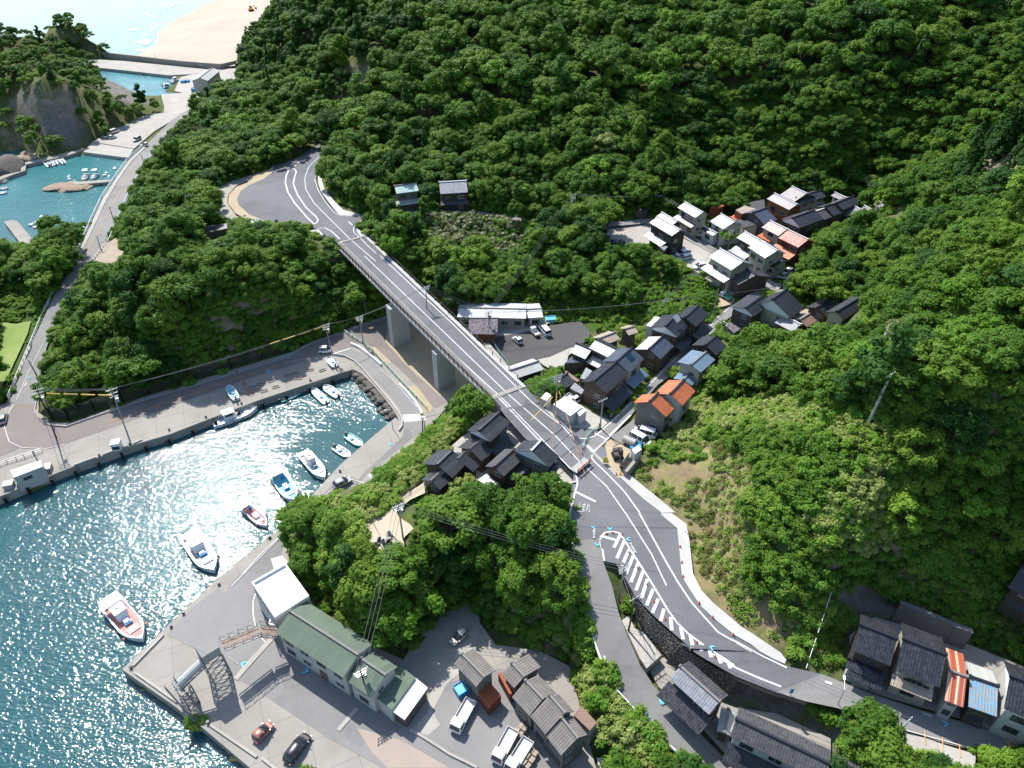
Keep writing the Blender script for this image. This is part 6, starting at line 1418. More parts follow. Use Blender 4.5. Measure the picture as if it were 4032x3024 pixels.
# ---------------------------------------------------------------- fences, guardrails, barriers
def fence_line(name,label,cat,t_,line,h,m,step=2.0,rails=2,r=.07,post=.1,parts='rails'):
    W=[hit(q[0],q[1],q[2]) if isinstance(q[0],str) else hit(t_,*q) for q in line]; o=thing(name,label,cat,W[0]); c=W[0]
    mp=MB(c);mr=MB(c)
    for a,b in zip(W[:-1],W[1:]):
        n=max(1,int((b-a).length/step))
        for i in range(n+1): p=lerp(a,b,i/n); mp.bar(p-UPZ*.2,p+UPZ*h,post)
        for k in range(rails): z=h*(k+1)/rails; mr.bar(a+UPZ*z,b+UPZ*z,r,r)
    mp.build('post',m,o); mr.build('rail',m,o); return o
def barrier(name,label,t_,line,h,w,m,cat='barrier'):
    W=[hit(q[0],q[1],q[2]) if isinstance(q[0],str) else hit(t_,*q) for q in line]; c=W[0]; mb=MB(c); k=len(W); top=[];
    for i,p in enumerate(W):
        d=W[min(i+1,k-1)]-W[max(i-1,0)]; d.z=0; d.normalize(); n=Vector((-d.y,d.x,0))*w/2; top.append((p-UPZ*.4-n,p-UPZ*.4+n,p+UPZ*h+n*.7,p+UPZ*h-n*.7))
    vs=[q for s in top for q in s]; fs=[]
    for i in range(k-1):
        for j in range(4): fs.append((i*4+j,i*4+(j+1)%4,(i+1)*4+(j+1)%4,(i+1)*4+j))
    fs+=[(3,2,1,0),tuple((k-1)*4+j for j in range(4))]; mb.add(vs,fs); return tag(mb.build(name,m),label,cat)
M_GPIPE=flat('pipe_green',(.20,.42,.36),.5); M_NET=flat('fence_net_dark',(.045,.05,.05),.7,.2)
fence_line('rockfall_fence','tall dark rockfall fence along the foot of the wooded cliff','fence','d',[(300,1000),(345,1062),(452,1068),(620,1010),(800,948),(970,890),(1230,812),(1500,722),(1700,668),(1900,612)],3.6,M_NET,3.2,16,.05,.16)
fence_line('guardrail','green pipe guardrail beside the sandy strip under the bridge','guardrail','A',[(250,332),(300,365),(360,400),(425,455),(520,555),(620,662),(700,745),(765,815)],.9,M_GPIPE,1.8,2,.12,.12)
barrier('concrete_barrier','white waisted barrier on the north side of the quay road curve','A',[(290,408),(340,430),(400,475),(450,515),(478,540)],.7,.6,M_HULL); barrier('concrete_barrier','white barrier beside the crossing on the quay road','A',[(592,662),(640,712),(690,770),(735,845)],.7,.6,M_HULL)
barrier('concrete_barrier','long pale kerb barrier above the boulders round the basin','A',[(180,472),(250,482),(310,512),(360,560),(420,630),(480,700),(545,780),(590,840),(610,880),(608,920),(590,948)],.5,.35,M_CONN)
barrier('concrete_wall','low concrete wall between the bend road and the wooded cliff','d',[(240,935),(228,1000),(262,1065),(330,1100),(430,1108),(600,1048),(770,990)],.35,.3,M_CONL,'wall')
fence_line('guardrail','white guardrail on the outer edge of the old road','guardrail','B',[(12,170),(32,290),(60,420),(88,560),(118,680),(150,790),(200,925),('h',1790,1180),('h',1900,1300),('h',2050,1462),('h',2200,1600)],.85,M_WPLASTIC,2.2,2,.16,.12)
fence_line('guardrail','green pipe rail along the side of the dark lower car park','fence','n',[(575,605),(640,700),(720,820),(845,985)],1.1,M_GPIPE,1.8,4,.06,.1)
fence_line('guardrail','white fence along the seaward side of the coast road','guardrail','d',[(60,930),(130,760),(200,590),(270,420),(340,270),(410,140)],1.2,M_WPLASTIC,1.8,3,.1,.14)
fence_line('guardrail','pipe railing left of the grey quay hut','railing','C',[(0,440),(65,415),(150,390),(220,368),(300,340),(380,312)],1.0,M_STEEL,2,2,.08,.08)
fence_line('guardrail','green and orange temporary pipe fence at the junction','fence','p',[(668,790),(725,620),(870,520)],.9,M_GPIPE,1.6,2,.09,.1)
fence_line('guardrail','railing along the edge of the village car park','railing','j',[(95,780),(150,870),(400,868),(560,858)],1.0,M_STEEL,2,2,.07,.08)
fence_line('guardrail','roadside railing opposite the black-tiled row','railing','t',[(0,672),(100,702),(160,735),(245,770)],.8,M_DSTEEL,2,2,.08,.1)
fence_line('wooden_fence','rail fence along the edge of the grave clearing','fence','D',[(100,535),(390,335),(690,115),(830,5)],.9,M_WOODP,2,2,.08,.1)
barrier('stone_kerb_wall','block parapet along the top of the stone retaining wall','B',[(345,420),(400,505),(470,590),(560,680),(660,770),(740,830),('s',210,75),('s',430,210),('s',620,320),('s',900,428),('s',1110,490)],.55,.5,M_CON,'wall')
barrier('concrete_wall','thick low wall between the excavated plot and the grassy slope','p',[(1250,1160),(1340,1050),(1440,935)],1.3,.9,M_CON,'wall')
barrier('concrete_wall','white kerb wall in front of the junction plot','p',[(430,450),(470,492),(650,505),(858,522)],.35,.35,M_HULL,'wall')
barrier('concrete_wall','stone edging wall of the yard below the gable storehouses','h',[(450,1412),(560,1480),(700,1570),(880,1659)],.3,.5,M_CONL,'wall')
barrier('garden_wall','left pale block garden wall along the village road','m',[(625,1440),(745,1290)],1.0,.35,M_CON,'wall'); barrier('garden_wall','right pale block garden wall along the village road','m',[(800,1230),(890,1130)],1.0,.35,M_CON,'wall')
# sea wall of the far harbour
def wallstrip(name,label,line,h,th,m,cat='wall'):
    W=[T(*q[:3],q[3]) for q in line]; c=W[0].copy(); mb=MB(c)
    for a,b in zip(W[:-1],W[1:]):
        d=(b-a); d.z=0; d.normalize(); n=Vector((-d.y,d.x,0))*th/2; q=[a-n,b-n,b+n,a+n]; mb.hexa([p-UPZ*4 for p in q],[p+UPZ*h for p in q])
    return tag(mb.build(name,m),label,cat)
wallstrip('sea_wall','long grey sea wall between the far harbour and the beach',[('a',150,440,1.5),('a',300,396,1.5),('a',500,347,1.5),('a',640,366,1.5),('a',900,395,1.5),('a',1200,430,1.5),('a',1440,448,1.5),('a',1535,425,1.5)],3.0,1.2,M_CON)
wallstrip('retaining_wall','tall dark concrete retaining wall behind the roadside row',[('t',415,88,9.4),('t',520,130,9.4),('t',640,180,9.4),('t',760,235,9.4),('t',870,275,9.4)],4.2,.8,surf('old_wall_concrete',(.14,.14,.14),(.10,.10,.10),.3))
wallstrip('retaining_wall','old stone wall under the yard of the house with the glare-whitened roof',[('j',1290,1265,12.6),('j',1400,1330,12.6),('j',1600,1440,12.6),('j',1880,1570,12.6)],1.4,1.2,M_CON)
# dressed stone slope between the two roads
m,t=nt('cobbled_wall'); v=pos(t); vo=N(t,'ShaderNodeTexVoronoi'); vo.inputs['Scale'].default_value=1.9; t.links.new(v,vo.inputs['Vector']); ve=N(t,'ShaderNodeTexVoronoi',feature='DISTANCE_TO_EDGE'); ve.inputs['Scale'].default_value=1.9; t.links.new(v,ve.inputs['Vector'])
c_=mixc(t,vo.outputs['Color'],(.24,.22,.19),(.12,.11,.10)); c_=mixc(t,ramp(t,ve.outputs[0],[(0,1),(.12,0)]),c_,(.03,.03,.025)); bsdf(t,c_,.9,0,.2,ramp(t,ve.outputs[0],[(0,0),(.3,1)]),.3,1); M_COB=m
strip('stone_slope',M_COB,[('B',370,470,11.2),('B',430,545,11.1),('B',500,625,11),('B',600,715,10.8),('B',740,835,10.5),('s',215,85,10.3),('s',430,215,10.1),('s',620,330,9.9)],
 [('B',410,620,8),('B',430,690,7.6),('B',470,740,7.3),('B',560,830,6.8),('B',640,930,6.4),('s',110,200,6.3),('s',330,330,6.2),('s',545,440,6.2)],carve=False,kind=None)
COL.objects['stone_slope'].name='stone_retaining_wall'; o=COL.objects['stone_retaining_wall']; tag(o,'cobbled stone retaining wall holding up the new road above the silver-ribbed house','wall')
if 'kind' in o: del o['kind']
# ---------------------------------------------------------------- conveyor, quay furniture
def lattice(mb,b,t_,w=.14,n=4):
    w*=.75
    """b,t_: four base and four top points"""
    for i in range(4):
        mb.bar(b[i],t_[i],w); j=(i+1)%4
        for k in range(n):
            a0,a1=lerp(b[i],t_[i],k/n),lerp(b[i],t_[i],(k+1)/n); b0,b1=lerp(b[j],t_[j],k/n),lerp(b[j],t_[j],(k+1)/n)
            mb.bar(a0,b1,w*.55); mb.bar(b0,a1,w*.55); mb.bar(a1,b1,w*.55)
zc=9.0
M_GALV=surf('aged_galvanised_steel',(.24,.25,.26),(.16,.16,.165),.8,local=True,metal=.3,rough=.5)
q=[T('u',385,465,zc),T('u',545,360,zc),T('u',480,205,zc+1.6),T('u',305,295,zc+1.6)]
ctr=Vector((sum(p.x for p in q)/4,sum(p.y for p in q)/4,2)); CV=thing('conveyor_tower','steel conveyor tower with pale ribbed housing standing on the quay','conveyor',ctr)
mb=MB(ctr); top=[T('u',365,400,zc+1.4),T('u',525,300,zc+1.4),T('u',462,190,zc+2.2),T('u',295,298,zc+2.2)]; base=[Vector((p.x,p.y,zc-.8)) for p in top]
base=[T('u',388,465,zc-.9),T('u',548,362,zc-.9)]; base+= [base[1]+(top[2]-top[1])*Vector((1,1,0)),base[0]+(top[3]-top[0])*Vector((1,1,0))]
mb.hexa([Vector((p.x,p.y,zc-.9)) for p in base],[p for p in top]); mb.build('housing',M_CONL,CV)
mb=MB(ctr); legs=[T('u',500,605,2),T('u',620,545,2)]; lb=[Vector((p.x,p.y,2)) for p in base]; sh_=(legs[0]-lb[0])*.5
lattice(mb,[p+sh_*.6 for p in lb],[Vector((p.x,p.y,zc-.9)) for p in base],.2,4); mb.build('lattice_leg',M_GALV,CV)
def gallery(label,p,q,w,h,m=None):
    m=m or M_GALV
    c=p.copy(); o=thing('conveyor_gallery',label,'conveyor',c); d=(q-p).normalized(); n=Vector((-d.y,d.x,0)).normalized()*w/2; mb=MB(c); mb.hexa([p-n*.7,q-n*.7,q+n*.7,p+n*.7],[k+UPZ*.12 for k in (p-n*.7,q-n*.7,q+n*.7,p+n*.7)]); mb.build('belt_floor',M_RUSTY,o)
    mb=MB(c); k=max(2,int((q-p).length/1.2))
    for s in (-1,1):
        mb.bar(p+n*s,q+n*s,.14); mb.bar(p+n*s+UPZ*h,q+n*s+UPZ*h,.07)
        for i in range(k+1):
            a=lerp(p,q,i/k)+n*s; mb.bar(a,a+UPZ*h,.06)
            if i<k: mb.bar(a,lerp(p,q,(i+1)/k)+n*s+UPZ*h,.045)
    mb.build('truss',m,o); return o
g0=T('u',1065,165,6.8);g1=T('u',900,150,7.8);g2=T('u',560,290,9)
gallery('upper conveyor gallery joining the green-roofed hall',g0,g1,2.2,1.1); gallery('long sloping conveyor gallery between the hall and the housing',g1,g2,2.2,1.1)
g3=T('u',370,455,8.2);g4=T('u',150,665,6.4); o=gallery('covered conveyor gallery running out to the loading frame',g3,g4,1.8,.5)
mb=MB(o.location); d=(g4-g3).normalized(); n=Vector((-d.y,d.x,0)).normalized(); prof=[n*(math.cos(a)*.8)+UPZ*(math.sin(a)*.8+.35) for a in np.linspace(0,math.pi,7)]; loft(mb,[[g3+k for k in prof],[g4+k for k in prof]]); mb.build('cover',RT['corr'],o)
fb_=[T('u',160,760,2),T('u',260,900,2),T('u',345,810,2),T('u',255,690,2)]; fc_=sum(fb_,Vector())/4; FR=thing('loading_frame','lattice loading frame at the quay edge under the conveyor end','frame',fc_)
mb=MB(fc_); ft=[Vector((p.x*.96+g4.x*.04,p.y*.96+g4.y*.04,6.6)) for p in fb_]; lattice(mb,fb_,ft,.18,3); mb.build('lattice',M_GALV,FR)
mb=MB(fc_); a,b=T('u',70,645,7.5),T('u',330,945,2.6); nn=(b-a).cross(UPZ).normalized()*.8
for s in(-1,1): mb.bar(a+nn*s,b+nn*s,.16); mb.bar(a+nn*s+UPZ*.9,b+nn*s+UPZ*.9,.08)
for i in range(14): p=lerp(a,b,i/13); mb.bar(p-nn,p+nn,.07); mb.bar(p+nn,p+nn+UPZ*.9,.05); mb.bar(p-nn,p-nn+UPZ*.9,.05)
mb.build('boom',M_GALV,FR)
mb=MB(); a,b=T('u',1040,235,2),T('u',1100,250,2); lattice(mb,[a,b,b+Vector((0,1.5,0)),a+Vector((0,1.5,0))],[Vector((p.x,p.y,6.6)) for p in (a,b,b+Vector((0,1.5,0)),a+Vector((0,1.5,0)))],.16,2); tag(mb.build('support_trestle',M_STEEL),'steel trestle holding the conveyor gallery beside the hall','trestle')
def beam(label,t_,a,b,w=.35,h=.3,m=M_CONL): 
    A_,B_=hit(t_,*a),hit(t_,*b); mb=MB(); mb.bar(A_+UPZ*h/2,B_+UPZ*h/2,w,h); tag(mb.build('kerb_beam',m),label,'kerb beam','low beams along the quay edges')
for i,(t_,a,b,l) in enumerate([('g',(865,1000),(1060,800),'on the short quay edge at the corner'),('g',(880,1045),(1150,1235),'left of the loading frame'),('g',(1365,1385),(1665,1590),'right of the loading frame'),('g',(1700,1600),(1800,1680),'at the bottom edge'),('C',(660,438),(862,365),'left of the small bollard'),('C',(915,345),(1140,262),'beside the white kiosk'),('C',(1190,245),(1269,210),'right of the quay edge pole')]): beam('low pale kerb beam %s of the quay'%l,t_,a,b)
# tyres / fenders along the north quay and bollards
bl=None
for k,(t_,x,y) in enumerate([('C',888,352),('C',1160,250),('w',282,268),('w',435,215),('w',583,158),('w',870,62),('g',1190,660),('g',1110,745),('g',1420,470),('g',1745,170),('u',330,812),('g',850,1010),('g',1350,1370),('v',870,420),('v',1055,240),('v',570,700)]):
    p=hit(t_,x,y)
    if bl is None:
        mb=MB(); mb.tube((0,0,0),(0,0,.4),.2,.17,10); mb.tube((0,0,.4),(0,0,.58),.3,.26,10); bl=mb.build('bollard',M_DSTEEL); o=bl
    else: o=bl.copy(); COL.objects.link(o)
    o.location=p; tag(o,'small dark mooring bollard at the edge of the quay','bollard','mooring bollards along the quays')
fd=None
for k in range(15):
    f=k/14; x=20+(2150-20)*f; seg=[(0,1560),(420,1400),(860,1240),(1100,1170),(1345,1075),(1660,955),(2212,772)]
    y=np.interp(x,[s[0] for s in seg],[s[1] for s in seg]); p=T('d',x,y,1.9); q=T('d',x+20,y-8,1.9); d=(q-p).normalized(); n=Vector((d.y,-d.x,0))
    if fd is None: mb=MB(); mb.bx(-.3,.3,-.25,.25,-1.7,-.15); fd=mb.build('quay_fender',M_TYRE); o=fd
    else: o=fd.copy(); COL.objects.link(o)
    o.location=p+n*.45; o.rotation_euler.z=math.atan2(d.y,d.x); tag(o,'black rubber fender block on the face of the north quay','fender','rubber fenders on the north quay wall')
# boulders by the basin
M_ROCK=surf('armour_stone',(.20,.17,.15),(.11,.10,.09),.9,(.05,.06,.04),3,local=True,bs=1,bd=.15)
def rock(name,label,p,s,seed,group=None,m=None,fl=.65):
    r=random.Random(seed); bm=bmesh.new(); bmesh.ops.create_icosphere(bm,subdivisions=3,radius=1)
    dirs=[Vector((r.gauss(0,1),r.gauss(0,1),r.gauss(0,1))).normalized() for _ in range(14)]; offs=[r.uniform(.55,.95) for _ in dirs]
    for v in bm.verts:
        for d,o_ in zip(dirs,offs):
            k=v.co.dot(d)
            if k>o_: v.co-=d*(k-o_)*.85
        v.co.x*=s[0];v.co.y*=s[1];v.co.z*=s[2]*fl
    me=bpy.data.meshes.new(name); bm.to_mesh(me); bm.free(); me.materials.append(m or M_ROCK); o=bpy.data.objects.new(name,me); COL.objects.link(o); o.location=p; o.rotation_euler.z=r.random()*3; return tag(o,label,'boulder',group)
bo=[(295,575),(325,600),(352,622),(380,650),(402,672),(425,700),(452,730),(472,755),(495,790),(518,815),(545,840)]
on_=['first','second','third','fourth','fifth','sixth','seventh','eighth','ninth','tenth','eleventh']
for k,(x,y) in enumerate(bo): rock('boulder','large brown boulder in the basin bank, %s counted from the quay'%on_[k],T('A',x+14,y+2,1.0),(1.75,1.45,1.35),k,'boulders lining the basin bank'); rock('boulder','low wet boulder at the waterline, %s counted from the quay'%on_[k],T('A',x-14,y+14,.25),(1.5,1.2,1.0),k+20,'boulders lining the basin bank')
M_PALER=surf('pale_shore_rock',(.40,.30,.22),(.26,.20,.15),.5,local=True,bs=1,bd=.2)
for k,(t_,x,y,s) in enumerate([('x',400,385,4),('x',440,372,5),('x',480,368,5),('x',520,372,6),('x',560,385,5),('x',600,382,4),('x',650,372,3.5)]): rock('shore_rock','pale brown rock of the reef at the jetty, %s from its tip'%on_[k],T(t_,x,y,.3),(s,s*.8,1.6),50+k,'rocks of the small reef',M_PALER)
rock('shore_rock','large rounded grey rock at the left edge of the far harbour',T('x',40,220,1),(10,8,7),77,None,M_ROCK)
for k,(x,y,s) in enumerate([(150,170,5),(230,140,6),(290,125,5),(250,160,4),(110,200,4)]): rock('shore_rock','orange-brown shore rock below the island cliff, %s along the breakwater'%on_[k],T('x',x,y,1.0),(s,s*.7,3),90+k,'shore rocks below the island',M_PALER)
rock('shore_rock','bare grey rock outcrop beside the coast road, above the green field',T('d',190,100,7),(7,4,6),123,None,M_ROCK)
# graves
def stone(label,t_,x,y,w,h,m,name='gravestone',cat='gravestone'):
    p=hit(t_,x,y); o=thing(name,label,cat,p,.5); mb=MB(); mb.bx(-w,w,-w*.8,w*.8,0,.35); mb.build('base',M_CON,o); mb=MB(); mb.bx(-w*.55,w*.55,-w*.45,w*.45,.35,h); mb.bx(-w*.4,w*.4,-w*.3,w*.3,h,h+.15); mb.build('shaft',m,o)
M_GRAN=flat('grave_granite_dark',(.05,.05,.055),.25,.6); M_GRANL=flat('grave_granite_pale',(.38,.36,.33),.6)
stone('dark polished gravestone at the front of the grave enclosure','D',455,735,.75,1.7,M_GRAN); stone('pale slim gravestone left of the dark polished one','D',390,740,.5,1.8,M_GRANL); stone('brown gravestone at the left wall of the grave enclosure','D',345,695,.5,1.3,M_GRAN); stone('short gravestone at the back corner of the enclosure','D',455,620,.5,1.2,M_GRANL); stone('small stone block left of the grave enclosure','D',295,725,.6,.7,M_GRANL)
barrier('grave_wall','left low stone wall of the grave enclosure','D',[(318,668),(398,800)],.5,.3,M_GRANL,'wall'); barrier('grave_wall','front low stone wall of the grave enclosure','D',[(398,802),(568,712)],.5,.3,M_GRANL,'wall'); barrier('grave_wall','right low stone wall of the grave enclosure','D',[(470,590),(565,702)],.5,.3,M_GRANL,'wall')
# small things
def cone(t_,x,y,label):
    global CN
    p=hit(t_,x,y)
    if CN is None:
        mb=MB(); mb.tube((0,0,.04),(0,0,.6),.15,.03,10); mb.bx(-.18,.18,-.18,.18,0,.05); CN=mb.build('traffic_cone',M_CONE); o=CN
    else: o=CN.copy(); COL.objects.link(o)
    o.location=p; tag(o,label,'cone','orange road cones and lamps')
CN=None
for i,(x,y) in enumerate([(228,128),(265,122),(322,135),(362,240),(415,335),(472,435),(516,538),(583,645),(775,785),(885,870)]): cone('B',x,y,'orange cone in the striped zone, number %d from its tip'%(i+1) if False else 'orange cone on the striped road zone')
for (x,y) in [(672,205),(683,300),(690,385),(788,545),(870,633),(993,738)]: cone('B',x,y,'orange lamp cone on the kerb of the new pavement')
for (t_,x,y) in [('p',715,610),('p',668,785),('p',945,750),('p',1010,950),('p',1130,1140),('p',1185,1135),('p',865,520),('p',360,440),('p',520,870),('p',720,965),('p',665,860),('z',500,222),('z',370,235)]: cone(t_,x,y,'orange cone beside the junction works or turnaround')
def sign(label,t_,x,y,w,h,z,m=M_SIGNY,rz=0):
    p=hit(t_,x,y); o=thing('road_sign',label,'sign',p,rz); mb=MB(); mb.tube((0,0,0),(0,0,z),.05,.05,6); mb.build('post',M_STEEL,o); mb=MB(); mb.bx(-w/2,w/2,-.07,-.03,z-h,z); pl=mb.build('panel',m,o)
    mb=MB(); 
    for k in range(3): mb.bx(-w*.32,w*.32,-.085,-.071,z-h*(.25+.25*k)-.05,z-h*(.25+.25*k)+.05)
    mb.build('lettering',M_CHAS,pl)
sign('yellow works sign at the corner of the excavated plot','p',975,985,.9,1.5,1.7); sign('yellow sign wrapped round the junction pole foot','p',903,500,.6,1.2,1.3); sign('small yellow sign below the blue-grey microvan pole in the village','k',255,1340,.5,1.4,1.6); sign('yellow sign at the end of the white barrier by the crossing','A',730,858,.7,.6,1.0)
sign('blue sign on the parapet of the bottom road','s',1000,425,.5,1.2,1.6,M_DBLUE); sign('dark notice board facing the bottom road railing','t',130,705,2.4,1.0,1.6,M_GPIPE)
# excavator
def excavator(label,t_,x,y,rz,body,s=1.0):
    p=hit(t_,x,y); o=thing('excavator',label,'excavator',p,rz); o.scale=(s,s,s)
    for sd_ in (-1,1):
        mb=MB(); loft(mb,[[(a,sd_*.75-.22,z),(a,sd_*.75+.22,z),(a,sd_*.75+.22,z2),(a,sd_*.75-.22,z2)] for a,z,z2 in ((-1.2,.2,.45),(-1.0,0,.6),(1.0,0,.6),(1.2,.2,.45))]); mb.build('track',M_TYRE,o)
    mb=MB(); mb.bx(-1.1,.8,-.8,.8,.65,1.3); mb.bx(-1.2,-.4,-.75,.75,1.3,1.55); mb.build('body',body,o)
    mb=MB(); mb.bx(-.3,.75,.0,.75,1.3,2.3); cb=mb.build('cab',M_CHAS,o); mb=MB(); mb.bx(-.2,.78,.05,.78,1.5,2.2); mb.build('window',M_CGL,cb)
    mb=MB(); mb.bar((.7,-.3,1.1),(2.4,-.3,2.5),.25); mb.bar((2.4,-.3,2.5),(3.4,-.3,1.2),.2); mb.build('boom',body,o); mb=MB(); mb.bx(3.1,3.7,-.6,0,.4,1.2); mb.build('bucket',M_DSTEEL,o)
excavator('small dark excavator working on the sandy plot at the junction','p',1145,900,-1.4,flat('excavator_dark',(.06,.055,.055),.5)); excavator('distant orange crawler crane on the beach at the top edge','a',1630,72,1.2,flat('excavator_orange',(.75,.35,.04),.5),1.6)
mb=MB(); a,b=hit('p',1185,1060),hit('p',1300,900); mb.hexa([a,b,b+Vector((.15,.1,0)),a+Vector((.15,.1,0))],[k+UPZ*1.6 for k in (a,b,b+Vector((.15,.1,0)),a+Vector((.15,.1,0)))]); tag(mb.build('hoarding_panel',M_DECKG),'grey hoarding panel beside the dark excavator','hoarding')
p=(at('p',1262,670,.8)+at('p',1355,700,.8))/2; d=at('p',1355,715,.8)-at('p',1262,675,.8); o=thing('storage_tank','beige horizontal tank beside the two white vans','tank',p,math.atan2(d.y,d.x)); mb=MB(); mb.tube((-1.3,0,.95),(1.3,0,.95),.75,.75,18); mb.build('vessel',M_GRANL,o,False); mb=MB(); mb.bx(-1,-.8,-.5,.5,0,.4);mb.bx(.8,1,-.5,.5,0,.4); mb.build('foot',M_STEEL,o)
def tub(label,t_,x,y,m=M_DBLUE,s=1.0,rz=0): 
    p=at(t_,x,y,.4); o=thing('plastic_tub',label,'tub',p,rz); mb=MB(); a,b,h=.9*s,.65*s,.7*s; t=.08
    mb.bx(-a,a,-b,b,0,.1); mb.bx(-a,a,-b,-b+t,.1,h);mb.bx(-a,a,b-t,b,.1,h);mb.bx(-a,-a+t,-b+t,b-t,.1,h);mb.bx(a-t,a,-b+t,b-t,.1,h); mb.build('shell',m,o); mb=MB(); mb.bx(-a-.05,a+.05,-b-.05,b+.05,h,h+.06); 
    o2=MB(); o2.bx(-a+.1,a-.1,-b+.1,b-.1,h*.75,h*.8); o2.build('lining',M_DECKB,o)
tub('blue plastic tub against the wall of the gable storehouse','r',265,665,rz=.6,s=1.5); tub('pale blue skip at the back of the dark car park','n',1410,345,M_LB:=flat('skip_blue',(.25,.62,.75),.5),s=1.6,rz=.1); tub('blue tub behind the white shed at the excavated plot','p',1390,755,s=1.2); tub('blue net heap tub in front of the far warehouse','y',660,388,s=2.4); tub('small blue tub at the far wharf, right one','y',588,318,s=1.5); tub('small blue tub at the far wharf, left one','y',560,322,s=1.5)
def pallet(label,t_,x,y,n,rz): 
    p=at(t_,x,y,.4); o=thing('crate_stack',label,'crates',p,rz); mb=MB(); mb.bx(-1,1,-.8,.8,0,.15); mb.build('pallet',M_RUSTY,o)
    for i in range(n): mb=MB(); a,b=(-.5+(i%2)*1.0),(-.4+(i//2)*.7); mb.bx(a-.42,a+.42,b-.3,b+.3,.15,.75+.1*(i%3)); mb.build('box',RT['tan'],o)
pallet('stack of tan boxes on a pallet between the trucks and the storehouse','r',980,1190,4,.9); pallet('tan boxes at the near end of the pallets beside the ribbed-bed truck','r',1070,1580,4,.9); pallet('reddish boxes on the long pallet row beside the storehouse','r',1110,1500,4,.9)
# white kiosk on the quay
o=thing('kiosk','small white kiosk with black opening standing at the quay edge','kiosk',at('C',1038,262,1),math.radians(12)); mb=MB(); mb.bx(-.9,.9,-.6,1.2,0,2.0); mb.build('shell',M_HULL,o); mb=MB(); mb.hexa([(-.75,-.75,.5),(.75,-.75,.5),(.75,-.2,2.06),(-.75,-.2,2.06)],[(-.75,-.85,.55),(.75,-.85,.55),(.75,-.3,2.1),(-.75,-.3,2.1)]); mb.build('hood',M_CHAS,o)
o=thing('storage_box','pale box left of the grey quay hut','box',at('C',78,610,.5),.3); mb=MB(); mb.bx(-.9,.9,-.8,.8,0,1.0); mb.build('case',M_DECKG,o); mb=MB(); mb.bx(-1,1,-.9,.9,1.0,1.08); mb.build('lid',M_GRANL,o)
o=thing('storage_box','pale box right of the grey quay hut','box',at('C',420,460,.5),.3); mb=MB(); mb.bx(-.8,.8,-1,1,0,1.0); mb.build('case',M_DECKG,o); mb=MB(); mb.bx(-.9,.9,-1.1,1.1,1.0,1.08); mb.build('lid',M_GRANL,o)
# rusty frames lying on the quay
o0=None
for k,(x,y) in enumerate([(1637,853),(1652,875),(1687,833),(1712,876),(1758,811),(1915,760),(1870,775),(1886,800),(1935,795),(1788,850),(2090,742),(2010,740)]):
    p=hit('d',x,y)
    if o0 is None:
        mb=MB(); 
        for a,b in (((-.8,-.4),(.8,-.4)),((.8,-.4),(.8,.4)),((.8,.4),(-.8,.4)),((-.8,.4),(-.8,-.4))): mb.bar((*a,.1),(*b,.1),.16,.2)
        o0=mb.build('steel_frame',M_RUSTY); o=o0
    else: o=o0.copy(); COL.objects.link(o)
    o.location=p; o.rotation_euler.z=.4+.3*math.sin(k*2.1); tag(o,'rusty rectangular frame lying on the north quay','frame','rusty frames lying on the quay')
# solar heater and roof fittings on houses, grate
def slab(name,label,cat,t_,quad,z,m,th=.12):
    c=[T(t_,q[0],q[1],z if len(q)<3 else q[2]) for q in quad]; mb=MB(c[0]); mb.hexa([p-UPZ*th for p in c],c); return tag(mb.build(name,m),label,cat)
slab('roof_tank','silver tank panel on the ridge of the black-tiled house','roof tank','m',[(1375,205,21.6),(1440,168,21.6),(1478,240,20.8),(1435,282,20.6)],21,M_STEEL,.25)
slab('solar_water_heater','blue solar water heater on the blue-grey roof','solar heater','m',[(805,690,20.4),(865,640,20.6),(932,715,19.2),(880,760,19.0)],20,flat('solar_panel_blue',(.06,.16,.22),.15,.8),.15)
for i,(x,y) in enumerate([(515,483),(555,498),(600,515),(640,533)]): slab('skylight','small green-framed skylight in the beige band, %s from left'%on_[i],'skylight','t',[(x-22,y-12,14.6),(x+16,y+2,14.6),(x+10,y+16,14.2),(x-28,y+2,14.2)],14,M_CGL,.12)
slab('drain_grate','pale slotted drain grate beside the shrub bank','grate','e',[(165,1425),(285,1340),(325,1375),(200,1450)],2.12,M_CONN,.1)
slab('blue_tarpaulin','blue tarpaulin along the wall behind the white-gabled house','tarpaulin','k',[(640,440,18.5),(800,360,18.8),(1000,340,19.2),(850,400,18.6)],18.5,flat('tarp_blue',(.04,.10,.22),.6),.2)
slab('white_canopy','white hexagonal canopy roof beside the shrub bank on the quay road','canopy','v',[(1065,390),(1110,362),(1165,358),(1190,382),(1130,425),(1090,425)],4.6,M_WPLASTIC,.1)
for nm,x,y,c_ in (('blue',330,330,M_DBLUE),('pink',372,345,P_RED),('pale',350,340,M_DECKB)):
    a,b=T('p',x-12,y-60,14.7),T('p',x+14,y-52,14.7); mb=MB(); n=Vector((0,-.04,0)); mb.hexa([Vector((a.x,a.y-.25,12.9)),Vector((b.x,b.y-.25,12.9)),Vector((b.x,b.y-.25,14.6)),Vector((a.x,a.y-.25,14.6))],[Vector((a.x,a.y-.32,12.9)),Vector((b.x,b.y-.32,12.9)),Vector((b.x,b.y-.32,14.6)),Vector((a.x,a.y-.32,14.6))])
